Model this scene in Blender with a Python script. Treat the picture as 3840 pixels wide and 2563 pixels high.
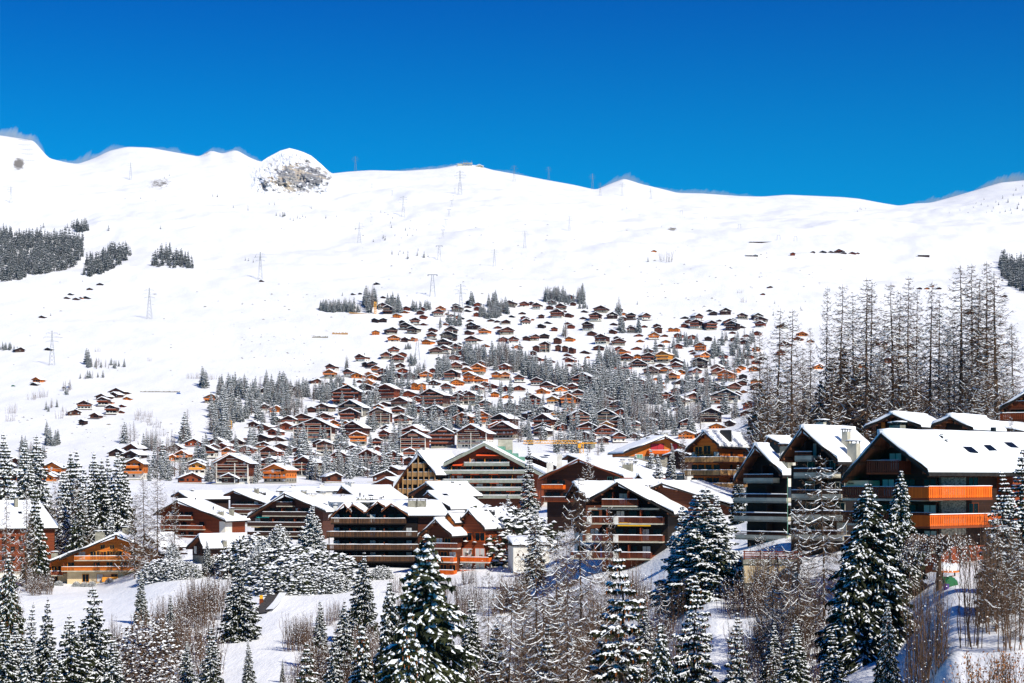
import bpy, math, random
import numpy as np
from mathutils import Vector, Matrix, noise
R=math.radians
F=6696.0; CX=1920.0; HY=1800.0          # focal length in photo pixels, column of the axis, row of the horizon
C=bpy.context.scene.collection
for o in list(bpy.data.objects): bpy.data.objects.remove(o)
# ---------------------------------------------------------------- materials
def newmat(name):
    m=bpy.data.materials.new(name); m.use_nodes=True
    nt=m.node_tree; b=nt.nodes['Principled BSDF']; b.inputs['Specular IOR Level'].default_value=.25
    return m,nt,b
def noisy(name,c1,c2,scale=3,rough=.85,bump=0,stretch=(1,1,1),detail=4,spec=.25,obj_random=0,lo=.35,hi=.65):
    m,nt,b=newmat(name); N=nt.nodes; L=nt.links
    tc=N.new('ShaderNodeTexCoord'); mp=N.new('ShaderNodeMapping'); mp.inputs['Scale'].default_value=stretch
    n=N.new('ShaderNodeTexNoise'); n.inputs['Scale'].default_value=scale; n.inputs['Detail'].default_value=detail
    r=N.new('ShaderNodeValToRGB'); r.color_ramp.elements[0].position=lo; r.color_ramp.elements[1].position=hi
    r.color_ramp.elements[0].color=(*c1,1); r.color_ramp.elements[1].color=(*c2,1)
    L.new(tc.outputs['Object'],mp.inputs['Vector']); L.new(mp.outputs[0],n.inputs['Vector']); L.new(n.outputs[0],r.inputs[0])
    out=r.outputs[0]
    if obj_random:
        oi=N.new('ShaderNodeObjectInfo'); hs=N.new('ShaderNodeHueSaturation')
        mr=N.new('ShaderNodeMapRange'); mr.inputs['To Min'].default_value=1-obj_random; mr.inputs['To Max'].default_value=1+obj_random
        L.new(oi.outputs['Random'],mr.inputs[0]); L.new(mr.outputs[0],hs.inputs['Value']); L.new(out,hs.inputs['Color']); out=hs.outputs[0]
    L.new(out,b.inputs['Base Color']); b.inputs['Roughness'].default_value=rough; b.inputs['Specular IOR Level'].default_value=spec
    if bump:
        bp=N.new('ShaderNodeBump'); bp.inputs['Strength'].default_value=bump; bp.inputs['Distance'].default_value=.1
        L.new(n.outputs[0],bp.inputs['Height']); L.new(bp.outputs[0],b.inputs['Normal'])
    return m
def planks(name,c1,c2,width=.18,vertical=False):
    """wooden boards: each board its own tone, dark joints, grain"""
    m,nt,b=newmat(name); N=nt.nodes; L=nt.links
    tc=N.new('ShaderNodeTexCoord'); sx=N.new('ShaderNodeSeparateXYZ'); L.new(tc.outputs['Object'],sx.inputs[0])
    if vertical:
        ad=N.new('ShaderNodeMath'); ad.operation='ADD'; L.new(sx.outputs[0],ad.inputs[0]); L.new(sx.outputs[1],ad.inputs[1]); src=ad.outputs[0]
    else: src=sx.outputs[2]
    dv=N.new('ShaderNodeMath'); dv.operation='DIVIDE'; dv.inputs[1].default_value=width; L.new(src,dv.inputs[0])
    fl=N.new('ShaderNodeMath'); fl.operation='FLOOR'; L.new(dv.outputs[0],fl.inputs[0])
    fr=N.new('ShaderNodeMath'); fr.operation='FRACT'; L.new(dv.outputs[0],fr.inputs[0])
    wn=N.new('ShaderNodeTexWhiteNoise'); wn.noise_dimensions='1D'; L.new(fl.outputs[0],wn.inputs['W'])
    nz=N.new('ShaderNodeTexNoise'); nz.inputs['Scale'].default_value=1.3; nz.inputs['Detail'].default_value=5; L.new(tc.outputs['Object'],nz.inputs['Vector'])
    mx=N.new('ShaderNodeMath'); mx.operation='ADD'; L.new(wn.outputs[0],mx.inputs[0]); L.new(nz.outputs[0],mx.inputs[1])
    ml=N.new('ShaderNodeMath'); ml.operation='MULTIPLY'; ml.inputs[1].default_value=.55; L.new(mx.outputs[0],ml.inputs[0])
    r=N.new('ShaderNodeValToRGB'); r.color_ramp.elements[0].color=(*c1,1); r.color_ramp.elements[1].color=(*c2,1); L.new(ml.outputs[0],r.inputs[0])
    gp=N.new('ShaderNodeMath'); gp.operation='GREATER_THAN'; gp.inputs[1].default_value=.12; L.new(fr.outputs[0],gp.inputs[0])
    mr=N.new('ShaderNodeMapRange'); mr.inputs['To Min'].default_value=.45; L.new(gp.outputs[0],mr.inputs[0])
    oi=N.new('ShaderNodeObjectInfo'); m2=N.new('ShaderNodeMapRange'); m2.inputs['To Min'].default_value=.85; m2.inputs['To Max'].default_value=1.15; L.new(oi.outputs['Random'],m2.inputs[0])
    m3=N.new('ShaderNodeMath'); m3.operation='MULTIPLY'; L.new(mr.outputs[0],m3.inputs[0]); L.new(m2.outputs[0],m3.inputs[1])
    hs=N.new('ShaderNodeHueSaturation'); L.new(m3.outputs[0],hs.inputs['Value']); L.new(r.outputs[0],hs.inputs['Color'])
    L.new(hs.outputs[0],b.inputs['Base Color']); b.inputs['Roughness'].default_value=.75
    return m
def flat(name,c,rough=.7,metal=0,spec=.3):
    m,nt,b=newmat(name); b.inputs['Base Color'].default_value=(*c,1); b.inputs['Roughness'].default_value=rough
    b.inputs['Metallic'].default_value=metal; b.inputs['Specular IOR Level'].default_value=spec; return m
M={}
WOODC={'k':((.006,.004,.003),(.016,.009,.006)),'d':((.02,.009,.006),(.05,.02,.011)),'b':((.055,.016,.007),(.13,.036,.013)),
 'r':((.13,.026,.008),(.29,.06,.015)),'o':((.46,.105,.012),(.75,.21,.025)),'y':((.6,.21,.025),(.85,.36,.05)),
 'w':((.1,.025,.009),(.22,.055,.018)),'n':((.012,.014,.022),(.03,.034,.05)),'t':((.05,.02,.013),(.10,.035,.02))}
for k,(a,b_) in WOODC.items():
    M['wood_'+k]=planks('wood_'+k,a,b_); M['wood_v_'+k]=planks('wood_v_'+k,a,b_,.16,True)
M['rail_o']=planks('rail_orange',(.62,.085,.004),(.95,.17,.008),.19,True)
M['rail_r']=planks('rail_red',(.11,.028,.012),(.21,.05,.02),.2,True)
M['rail_grey']=planks('rail_weathered',(.02,.014,.011),(.17,.08,.035),.2,True)
M['rail_tan']=planks('rail_tan',(.30,.16,.06),(.55,.31,.12),.22,True)
M['snow']=noisy('snow',(.86,.89,.93),(.93,.94,.95),.8,.55,.0)
M['treesnow']=flat('tree_snow',(.9,.92,.94),.6)
M['plaster']=noisy('plaster',(.62,.58,.5),(.76,.73,.66),.7,.9)
M['cream']=noisy('cream_plaster',(.62,.47,.27),(.74,.58,.36),.7,.9)
M['concrete']=noisy('concrete',(.2,.19,.145),(.33,.31,.24),1.5,.9,.3)
M['palecon']=noisy('pale_concrete',(.42,.38,.29),(.56,.52,.41),1.0,.9)
M['stone']=noisy('stone_wall',(.10,.09,.075),(.42,.38,.30),3.2,.95,.6,stretch=(1,1,2.6))
M['darkroof']=noisy('dark_fascia',(.012,.010,.009),(.03,.024,.02),3,.7)
M['soffit']=planks('soffit_boards',(.10,.035,.014),(.22,.075,.028),.25,True)
M['greyedge']=noisy('grey_green_band',(.22,.235,.19),(.30,.32,.26),1,.7)
M['copper']=noisy('green_copper',(.10,.24,.17),(.16,.34,.24),2,.6)
M['glass']=flat('window_glass',(.006,.008,.01),.25,0,.2)
M['blind']=flat('white_blind',(.7,.68,.62),.8)
M['curtain']=flat('curtain',(.5,.52,.52),.9)
M['shutter']=planks('shutter',(.35,.13,.04),(.55,.23,.07),.12)
M['metal']=flat('dark_metal',(.03,.03,.032),.45,.6)
M['steel']=flat('galvanised_steel',(.22,.24,.26),.6,.2)
M['awnorange']=flat('orange_awning',(.85,.10,.02),.8); M['awnyellow']=flat('yellow_awning',(.85,.45,.02),.8)
M['awnteal']=flat('teal_awning',(.02,.35,.28),.8); M['tealglass']=flat('teal_band',(.02,.28,.26),.5)
M['redpaint']=flat('red_paint',(.45,.02,.03),.6)
M['crane']=flat('crane_yellow',(.80,.36,.02),.5)
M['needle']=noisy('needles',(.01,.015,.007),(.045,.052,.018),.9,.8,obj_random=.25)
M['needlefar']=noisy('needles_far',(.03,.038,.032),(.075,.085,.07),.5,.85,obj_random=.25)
M['bark']=noisy('bark',(.05,.032,.022),(.14,.085,.055),3,.95,stretch=(1,1,.3))
M['larchtwig']=noisy('larch_twig',(.055,.032,.019),(.17,.10,.056),.6,.9,obj_random=.2)
M['brush']=noisy('brush_twig',(.06,.034,.022),(.17,.10,.06),.6,.9,obj_random=.2)
M['cone']=flat('spruce_cone',(.28,.09,.02),.8)
M['leaf']=noisy('brown_leaf',(.22,.08,.02),(.42,.17,.05),2,.8)
M['asphalt']=noisy('asphalt',(.04,.036,.033),(.085,.075,.068),1.6,.8)
M['white']=flat('white_paint',(.75,.75,.73),.6); M['green']=flat('green_plastic',(.02,.14,.05),.5); M['purple']=flat('purple_plastic',(.09,.04,.22),.5)
M['redsign']=flat('sign_red',(.6,.02,.02),.5); M['black']=flat('black_paint',(.01,.01,.01),.5); M['bluecar']=flat('blue_paint',(.03,.14,.5),.3)
def rockmat():
    m,nt,b=newmat('snowy_rock'); N=nt.nodes; L=nt.links
    tc=N.new('ShaderNodeTexCoord'); ge=N.new('ShaderNodeNewGeometry')
    n1=N.new('ShaderNodeTexNoise'); n1.inputs['Scale'].default_value=.02; n1.inputs['Detail'].default_value=8; n1.inputs['Roughness'].default_value=.65
    n2=N.new('ShaderNodeTexNoise'); n2.inputs['Scale'].default_value=.055; n2.inputs['Detail'].default_value=6; n2.inputs['Roughness'].default_value=.7
    for n in (n1,n2): L.new(tc.outputs['Object'],n.inputs['Vector'])
    r=N.new('ShaderNodeValToRGB'); e=r.color_ramp.elements; e[0].position=.38; e[0].color=(.16,.16,.17,1); e[1].position=.6; e[1].color=(.52,.44,.33,1)
    x=e.new(.5); x.color=(.33,.325,.315,1)
    L.new(n1.outputs[0],r.inputs[0])
    at=N.new('ShaderNodeAttribute'); at.attribute_name='rock'
    ad=N.new('ShaderNodeMath'); ad.operation='ADD'; L.new(at.outputs['Fac'],ad.inputs[0]); 
    s=N.new('ShaderNodeMath'); s.operation='MULTIPLY_ADD'; s.inputs[1].default_value=2.6; s.inputs[2].default_value=-1.3; L.new(n2.outputs[0],s.inputs[0]); L.new(s.outputs[0],ad.inputs[1])
    mr=N.new('ShaderNodeMapRange'); mr.inputs[1].default_value=.44; mr.inputs[2].default_value=.56; L.new(ad.outputs[0],mr.inputs[0])
    mx=N.new('ShaderNodeMix'); mx.data_type='RGBA'; mx.inputs['A'].default_value=(.84,.85,.87,1); L.new(mr.outputs[0],mx.inputs['Factor']); L.new(r.outputs[0],mx.inputs['B'])
    L.new(mx.outputs['Result'],b.inputs['Base Color']); b.inputs['Roughness'].default_value=.85
    return m
M['rock']=rockmat()
def groundmat():
    m,nt,b=newmat('ground_snow'); N=nt.nodes; L=nt.links
    tc=N.new('ShaderNodeTexCoord')
    n1=N.new('ShaderNodeTexNoise'); n1.inputs['Scale'].default_value=.006; n1.inputs['Detail'].default_value=9
    n2=N.new('ShaderNodeTexNoise'); n2.inputs['Scale'].default_value=.35; n2.inputs['Detail'].default_value=6
    mp=N.new('ShaderNodeMapping'); mp.inputs['Scale'].default_value=(1,.25,1); L.new(tc.outputs['Object'],mp.inputs[0])
    n3=N.new('ShaderNodeTexNoise'); n3.inputs['Scale'].default_value=.03; n3.inputs['Detail'].default_value=8; n3.inputs['Roughness'].default_value=.7
    L.new(tc.outputs['Object'],n1.inputs['Vector']); L.new(tc.outputs['Object'],n2.inputs['Vector']); L.new(mp.outputs[0],n3.inputs['Vector'])
    r=N.new('ShaderNodeValToRGB'); r.color_ramp.elements[0].position=.36; r.color_ramp.elements[0].color=(.80,.81,.83,1); r.color_ramp.elements[1].position=.6; r.color_ramp.elements[1].color=(.90,.905,.91,1)
    L.new(n3.outputs[0],r.inputs[0])
    # earth and stones poking through where the attribute says so
    at=N.new('ShaderNodeAttribute'); at.attribute_name='rock'
    n4=N.new('ShaderNodeTexNoise'); n4.inputs['Scale'].default_value=.12; n4.inputs['Detail'].default_value=7; n4.inputs['Roughness'].default_value=.75; L.new(tc.outputs['Object'],n4.inputs['Vector'])
    s=N.new('ShaderNodeMath'); s.operation='MULTIPLY_ADD'; s.inputs[1].default_value=2.2; s.inputs[2].default_value=-1.1; L.new(n4.outputs[0],s.inputs[0])
    ad=N.new('ShaderNodeMath'); ad.operation='ADD'; L.new(s.outputs[0],ad.inputs[0]); L.new(at.outputs['Fac'],ad.inputs[1])
    mr=N.new('ShaderNodeMapRange'); mr.inputs[1].default_value=.5; mr.inputs[2].default_value=.62; L.new(ad.outputs[0],mr.inputs[0])
    mx=N.new('ShaderNodeMix'); mx.data_type='RGBA'; mx.inputs['B'].default_value=(.22,.2,.17,1); L.new(mr.outputs[0],mx.inputs['Factor']); L.new(r.outputs[0],mx.inputs['A'])
    L.new(mx.outputs['Result'],b.inputs['Base Color']); b.inputs['Roughness'].default_value=.6
    bp=N.new('ShaderNodeBump'); bp.inputs['Strength'].default_value=.2; bp.inputs['Distance'].default_value=.25; L.new(n2.outputs[0],bp.inputs['Height'])
    b2=N.new('ShaderNodeBump'); b2.inputs['Strength'].default_value=.35; b2.inputs['Distance'].default_value=5; L.new(n3.outputs[0],b2.inputs['Height']); L.new(bp.outputs[0],b2.inputs['Normal'])
    L.new(b2.outputs[0],b.inputs['Normal'])
    return m
M['ground']=groundmat()
# ---------------------------------------------------------------- mesh builder
class MB:
    def __init__(s): s.v=[]; s.f=[]; s.m=[]
    def add(s,vs,fs,mat=0):
        n=len(s.v); s.v.extend(vs); s.f.extend([tuple(i+n for i in f) for f in fs]); s.m.extend([mat]*len(fs))
    def box(s,x0,x1,y0,y1,z0,z1,mat=0):
        s.add([(x0,y0,z0),(x1,y0,z0),(x1,y1,z0),(x0,y1,z0),(x0,y0,z1),(x1,y0,z1),(x1,y1,z1),(x0,y1,z1)],
              [(0,3,2,1),(4,5,6,7),(0,1,5,4),(1,2,6,5),(2,3,7,6),(3,0,4,7)],mat)
    def prism(s,poly,y0,y1,mat=0):      # polygon in x,z (counter-clockwise seen from -y) pulled along y
        n=len(poly); vs=[(x,y0,z) for x,z in poly]+[(x,y1,z) for x,z in poly]
        fs=[tuple(range(n)),tuple(range(2*n-1,n-1,-1))]+[(i+n,(i+1)%n+n,(i+1)%n,i) for i in range(n)]
        s.add(vs,fs,mat)
    def tube(s,p0,p1,r0,r1=None,n=6,mat=0,cap=True):
        r1=r0 if r1 is None else r1; p0=Vector(p0); p1=Vector(p1); d=(p1-p0)
        if d.length<1e-6: return
        d.normalize(); a=d.cross(Vector((0,0,1)) if abs(d.z)<.9 else Vector((1,0,0))).normalized(); b=d.cross(a)
        vs=[]
        for p,r in ((p0,r0),(p1,r1)):
            for i in range(n):
                t=2*math.pi*i/n; q=p+a*(math.cos(t)*r)+b*(math.sin(t)*r); vs.append((q.x,q.y,q.z))
        fs=[(i,(i+1)%n,(i+1)%n+n,i+n) for i in range(n)]
        if cap and n>3: fs+= [tuple(range(n-1,-1,-1)),tuple(range(n,2*n))]
        s.add(vs,fs,mat)
    def slab(s,c,th,nu=6,nv=6,edge=.5,mat=0,seed=0,rough=.25):
        """snow blanket on the quad c (four corners in order), thick th upwards, rounded at its border"""
        c=[Vector(p) for p in c]; rnd=random.Random(seed); n0=len(s.v); top=[]; 
        for j in range(nv+1):
            for i in range(nu+1):
                u=i/nu; v=j/nv
                if nu>2: u= (0,.03,*[.03+.94*k/(nu-2) for k in range(1,nu-2)],.97,1)[i] if nu>3 else u
                if nv>2: v= (0,.03,*[.03+.94*k/(nv-2) for k in range(1,nv-2)],.97,1)[j] if nv>3 else v
                p=c[0].lerp(c[1],u).lerp(c[3].lerp(c[2],u),v)
                b=(i in(0,nu)) or (j in (0,nv))
                h=th*(edge if b else 1)*(1+rnd.uniform(-rough,rough))
                if b: p=p+Vector((rnd.uniform(-1,1),rnd.uniform(-1,1),0))*th*.12
                top.append((p.x,p.y,p.z+h))
        s.v.extend(top); W=nu+1
        for j in range(nv):
            for i in range(nu):
                a=n0+j*W+i; s.f.append((a,a+1,a+W+1,a+W)); s.m.append(mat)
        ring=[i for i in range(nu)]+[nu+W*j for j in range(nv)]+[nv*W+nu-i for i in range(nu)]+[(nv-j)*W for j in range(nv)]
        base=[]
        for r_ in ring:
            x,y,z=top[r_]; i=r_%W; j=r_//W
            p=c[0].lerp(c[1],i/nu).lerp(c[3].lerp(c[2],i/nu),j/nv); base.append((x,y,p.z+.01))
        nb=len(s.v); s.v.extend(base); n=len(ring)
        for k in range(n):
            s.f.append((n0+ring[k],nb+k,nb+(k+1)%n,n0+ring[(k+1)%n])); s.m.append(mat)
    def mesh(s,name,mats,smooth=False):
        me=bpy.data.meshes.new(name); me.from_pydata(s.v,[],s.f)
        for m in mats: me.materials.append(M[m])
        if len(mats)>1: me.polygons.foreach_set('material_index',s.m)
        if smooth: me.polygons.foreach_set('use_smooth',[True]*len(s.f))
        me.update(); return me
    def build(s,name,mats,parent=None,smooth=False):
        if not s.v: return None
        if isinstance(mats,str): mats=[mats]
        o=bpy.data.objects.new(name,s.mesh(name,mats,smooth)); C.objects.link(o)
        if parent: o.parent=parent
        return o
def tag(o,label=None,cat=None,group=None,kind=None):
    if label: o['label']=label
    if cat: o['category']=cat
    if group: o['group']=group
    if kind: o['kind']=kind
    return o
def empty(name,loc=(0,0,0),rz=0):
    o=bpy.data.objects.new(name,None); C.objects.link(o); o.location=loc; o.rotation_euler=(0,0,rz); o.empty_display_size=.5; return o
KIDS={}
def kids(o):
    return [c for c in C.objects if c.parent is o]
def snapshot(o):            # remember a thing's tree once so that copies are quick
    k=kids(o); return (o,[(c,kids(c)) for c in k])
def copy_tree(snap):
    o,ch=snap; r=o.copy(); C.objects.link(r)
    for c,gs in ch:
        d=c.copy(); C.objects.link(d); d.parent=r
        for g in gs:
            e=g.copy(); C.objects.link(e); e.parent=d
    return r
USED=set()
def uniq(label,fmt=None):
    assert label not in USED,label
    USED.add(label); return label
def placed(head,X,Y):
    """label with the place in the photo, whole percents where those are enough"""
    a,b=X/38.4,Y/25.63
    for l in ('%s, %.0f%% across and %.0f%% down'%(head,a,b),'%s, %.1f%% across and %.0f%% down'%(head,a,b),'%s, %.1f%% across and %.1f%% down'%(head,a,b)):
        if l not in USED: USED.add(l); return l
    l='%s, %.2f%% across and %.2f%% down'%(head,a,b); assert l not in USED; USED.add(l); return l
# ---------------------------------------------------------------- terrain
ND=[50,120,160,200,250,300,350,400,450,500,600]
NEAR={ -800:[-32,-32,-32,-32,-31,-29,-27,-26,-25,-22,-17],
 0:[-32,-32,-32,-32,-31,-29,-27,-26,-25.3,-22.5,-17],
 320:[-32,-32,-32,-32,-31,-29,-27,-26.2,-25.6,-22.5,-16],
 700:[-32,-32,-32,-31,-30,-28,-25.5,-22,-19,-17,-13.5],
 1100:[-32,-31.5,-31,-30,-28.5,-26.5,-23.5,-20.5,-17.5,-15,-12],
 1500:[-32,-31,-30,-29.5,-28,-25.5,-22.5,-19.3,-16.5,-14,-11],
 1900:[-31,-30,-29,-27.5,-25.5,-22.5,-20,-18,-15,-12,-9],
 2300:[-30,-28.5,-26,-22.5,-19,-15.3,-13,-11,-9,-8,-5],
 2700:[-28,-26,-20,-14.2,-12,-8,-3,-2,-1,0,2],
 3000:[-26,-21,-17,-13,-9,-3,1,3,4,6,9],
 3300:[-24,-18.5,-13.5,-10.5,-7,0,3,5,6,8,11],
 3600:[-20,-11.5,-9.2,-8.5,-4,2,4,6,7,9,12],
 3840:[-18,-11,-9,-8,-2,4,6,8,9,11,13],
 4700:[-18,-11,-9,-8,-2,4,6,8,9,11,13]}
FD=[800,1100,1300,1500,1800,2100,2400,2700,3000,3300]
FC=[1890,1810,1760,1660,1500,1350,1200,1080,970,880]
FR=[1650,1600,1570,1540,1450,1340,1200,1080,970,880]
def farY(X):
    t=min(1,max(0,(X-2650)/350)); return [a*(1-t)+b*t for a,b in zip(FC,FR)]
RIDGE=[(-1400,640),(-900,560),(-400,520),(0,508),(127,528),(183,594),(249,610),(290,617),(354,594),(410,566),(476,551),(559,554),(625,566),(747,588),(791,564),(833,577),(885,562),(935,591),(980,609),(1024,600),(1085,585),(1168,610),(1240,652),(1311,644),(1388,639),(1510,642),(1643,633),(1717,619),(1781,619),(1847,638),(1942,655),(2063,678),(2152,694),(2235,713),(2285,691),(2340,670),(2406,691),(2474,707),(2541,724),(2633,726),(2774,736),(2860,738),(2952,731),(3160,740),(3222,746),(3307,762),(3375,773),(3412,765),(3491,761),(3565,741),(3675,709),(3749,686),(3840,677),(4100,640),(4500,600),(5200,600)]
cols=np.array(sorted(set(list(range(-1300,-300,60))+list(range(-300,4200,11))+list(range(4200,5200,60)))),float)
rows=[50.0]
while rows[-1]<600: rows.append(rows[-1]*1.013)
while rows[-1]<3300: rows.append(rows[-1]*1.0085)
rows+=[3300+ (4400-3300)*k/60 for k in range(1,61)]+[4440,4500,4700,5200,6000]
rows=np.array([r for i,r in enumerate(rows) if i==0 or r>rows[i-1]-1e-9]); rows=np.unique(rows)
cc=sorted(NEAR)
Zc=[]
for X in cc:
    D=ND+FD; z=NEAR[X]+[(HY-y)/F*d for y,d in zip(farY(X),FD)]
    zz=np.interp(rows,D,z); Zc.append(zz)
Zc=np.array(Zc)
Z=np.zeros((len(cols),len(rows)))
for i,X in enumerate(cols):
    j=max(0,min(len(cc)-2,np.searchsorted(cc,X)-1)); t=(X-cc[j])/(cc[j+1]-cc[j]); t=min(1,max(0,t)); t=t*t*(3-2*t)
    Z[i]=Zc[j]*(1-t)+Zc[j+1]*t
k=np.ones(9)/9
for _ in range(2):
    P=np.pad(Z,((0,0),(4,4)),mode='edge'); Zs=np.array([np.convolve(p,k,'valid') for p in P]); m=(rows<3200)
    Z[:,m]=Zs[:,m]
rx=np.array([a for a,b in RIDGE],float); ry=np.array([b for a,b in RIDGE],float)
RY=np.interp(cols,rx,ry)
RY=np.convolve(np.pad(RY,(1,1),mode='edge'),[.25,.5,.25],'valid')
i33=np.searchsorted(rows,3300); Z1=(HY-RY)/F*4400; kk=np.hanning(61); kk/=kk.sum(); z1s=np.convolve(np.pad(Z1,(30,30),mode='edge'),kk,'valid')
for i in range(len(cols)):
    z0=Z[i,i33]; z1=(HY-RY[i])/F*4400
    mm=rows>=3300
    t=(rows[mm]-3300)/1100
    t2=np.where(t<=1,t,1); 
    z=z0+(z1s[i]-z0)*t2+(z1-z1s[i])*t2**7
    z=np.where(t>1,z1-(rows[mm]-4400)*.55-2,z); Z[i,mm]=z
rockA=np.zeros_like(Z)
XW=(cols[:,None]-CX)/F*rows[None,:]
def fb(x,y,s,seed,oct=4):
    return noise.fractal(Vector((x/s+seed,y/s,seed*1.7)),1.0,2.0,oct)
for i in range(len(cols)):
    X=cols[i]
    for j in range(len(rows)):
        D=rows[j]; x=XW[i,j]
        if D<600: a=.22*min(1,(D-40)/100); Z[i,j]+=a*fb(x,D,14,3,4)+ .9*fb(x,D,60,8,2)*min(1,max(0,(D-150)/100))
        elif D<2400:
            Z[i,j]+=1.6*fb(x,D,70,5,4)*min(1,(D-550)/200)
        elif D<4400:
            w=min(1,(4400-D)/500)*min(1,(D-2300)/500)
            Z[i,j]+= w*(19*fb(x,D,420,2,5)+ 9*abs(fb(x,D,160,9,4))+1.6*fb(x,D,38,6,3))
# bare stony patches on the hillside (photo px: centre x,y, half sizes, strength)
PATCH=[(600,690,60,28,.42),(70,615,22,25,.75),(905,610,110,50,.2),(1000,720,140,60,.2),(760,575,40,14,.35),(820,700,60,60,.16),(1380,980,120,10,.2),(1530,1010,120,16,.17),(2520,860,22,8,.6),(1100,1260,30,130,.12),
 (200,1620,260,70,.13),(500,1640,160,60,.12),(330,1010,150,22,.2),(3640,1130,80,60,.1),(900,1200,200,100,.07),(1160,1400,160,60,.07),(1650,640,200,8,.15),(2450,700,100,10,.2)]
YP=HY-F*Z/rows[None,:]
for (px,py,ax,ay,st) in PATCH:
    g=np.exp(-((cols[:,None]-px)/ax)**2-((YP-py)/ay)**2)*st*1.5; rockA+=g*(rows[None,:]>650)
V=np.stack([XW,np.broadcast_to(rows[None,:],Z.shape),Z],-1).reshape(-1,3)
nc,nr=len(cols),len(rows)
idx=np.arange(nc*nr).reshape(nc,nr)
FQ=np.stack([idx[:-1,:-1],idx[1:,:-1],idx[1:,1:],idx[:-1,1:]],-1).reshape(-1,4)
me=bpy.data.meshes.new('ground'); me.vertices.add(len(V)); me.vertices.foreach_set('co',V.ravel())
me.loops.add(FQ.size); me.loops.foreach_set('vertex_index',FQ.ravel().astype(np.int32)); me.polygons.add(len(FQ))
me.polygons.foreach_set('loop_start',np.arange(0,FQ.size,4,dtype=np.int32)); me.polygons.foreach_set('use_smooth',np.ones(len(FQ),bool))
at=me.attributes.new('rock','FLOAT','POINT'); at.data.foreach_set('value',rockA.ravel().astype(np.float32))
me.materials.append(M['ground']); me.update(calc_edges=True); me.validate()
ground=bpy.data.objects.new('snowy_ground',me); C.objects.link(ground); tag(ground,kind='structure')
def gzXD(X,D):
    i=min(nc-2,max(0,int(np.searchsorted(cols,X))-1)); j=min(nr-2,max(0,int(np.searchsorted(rows,D))-1))
    t=(X-cols[i])/(cols[i+1]-cols[i]); u=(D-rows[j])/(rows[j+1]-rows[j]); t=min(1,max(0,t)); u=min(1,max(0,u))
    return (Z[i,j]*(1-u)+Z[i,j+1]*u)*(1-t)+(Z[i+1,j]*(1-u)+Z[i+1,j+1]*u)*t
def gz(x,y): return gzXD(CX+F*x/y,y)
def pix(X,Y,D): return Vector(((X-CX)/F*D,D,(HY-Y)/F*D))
YV=HY-F*Z/rows[None,:]
def hit(X,Y,Dmin=620):
    """first point of the ground seen through photo pixel X,Y beyond Dmin"""
    i=min(nc-2,max(0,int(np.searchsorted(cols,X))-1)); t=(X-cols[i])/(cols[i+1]-cols[i]); y=YV[i]*(1-t)+YV[i+1]*t
    j0=int(np.searchsorted(rows,Dmin))
    for j in range(j0,nr-6):
        if y[j]<=Y:
            if j==j0: D=rows[j]
            else: D=rows[j-1]+(rows[j]-rows[j-1])*(y[j-1]-Y)/max(1e-6,(y[j-1]-y[j]))
            return Vector(((X-CX)/F*D,D,gzXD(X,D)))
    D=4380.; return Vector(((X-CX)/F*D,D,gzXD(X,D)))
# rocky knoll on the ridge
def rocky():
    nx,ny=190,120; vs=[];fa=[];rk=[]
    sil=[(905,640),(935,596),(980,607),(1005,590),(1024,580),(1050,566),(1085,556),(1110,562),(1140,572),(1168,585),(1200,612),(1230,640),(1262,665),(1290,675)]
    sx=[a for a,b in sil]; sy=[b for a,b in sil]
    for j in range(ny+1):
        for i in range(nx+1):
            u=i/nx; X=905+385*u; yt=float(np.interp(X,sx,sy)); yb=735+25*math.sin(u*3.14); v=j/ny
            Y=yt+(yb-yt)*v
            p=hit(X,max(Y,float(np.interp(X,cols,RY))+1.5),2000); Dg=p.y
            ss=lambda t:(lambda q:q*q*(3-2*q))(max(0,min(1,t)))
            env=ss(min(v*4,(1-v)*1.8))*ss(min(u*4,(1-u)*4))
            q=Vector((X*.03+Y*.012,Y*.034-X*.01,0)); n=noise.ridged_multi_fractal(q,1.0,2.1,6,1.0,2.0)
            cr=noise.ridged_multi_fractal(Vector((X*.075+Y*.02,Y*.045,9)),.9,2.2,5,1.0,2.0)
            D=Dg+2-env*(55+22*(n-.8)+20*noise.fractal(Vector((X*.03,Y*.03,4)),.8,2,4)+15*(cr-1.1))
            if v==0: D=4395
            cx=(X-1115)/105; cy=(Y-668)/62
            r=1.1*math.exp(-cx*cx*.85-cy*cy*.9)+.3*math.exp(-((X-1215)/50)**2-((Y-655)/25)**2)+.32*math.exp(-((X-985)/50)**2-((Y-705)/35)**2)
            n2=noise.fractal(Vector((X*.05,Y*.08,7)),.8,2.1,5)
            rk.append(max(0,r+ n2*.55*min(1,env*2)-.12)*min(1,env*4))
            if v==1 or u in(0,1): D=Dg+8
            w=pix(X,Y,D); vs.append((w.x,w.y,w.z))
    W=nx+1
    # thickness: a back sheet sunk into the ridge closes the knoll
    for j in range(ny):
        for i in range(nx):
            a=j*W+i; fa.append((a,a+W,a+W+1,a+1))
    n0=len(vs)
    for i in range(nx+1):
        x,y,z=vs[i]; vs.append((x*1.03,y*1.03,z-60)); rk.append(0)
    for i in range(nx): fa.append((i,i+1,n0+i+1,n0+i))
    me=bpy.data.meshes.new('rocky_peak'); me.from_pydata(vs,[],fa); at=me.attributes.new('rock','FLOAT','POINT'); at.data.foreach_set('value',rk)
    me.materials.append(M['rock']); me.update(); o=bpy.data.objects.new('rocky_peak',me); C.objects.link(o); tag(o,kind='structure')
rocky()
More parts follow.
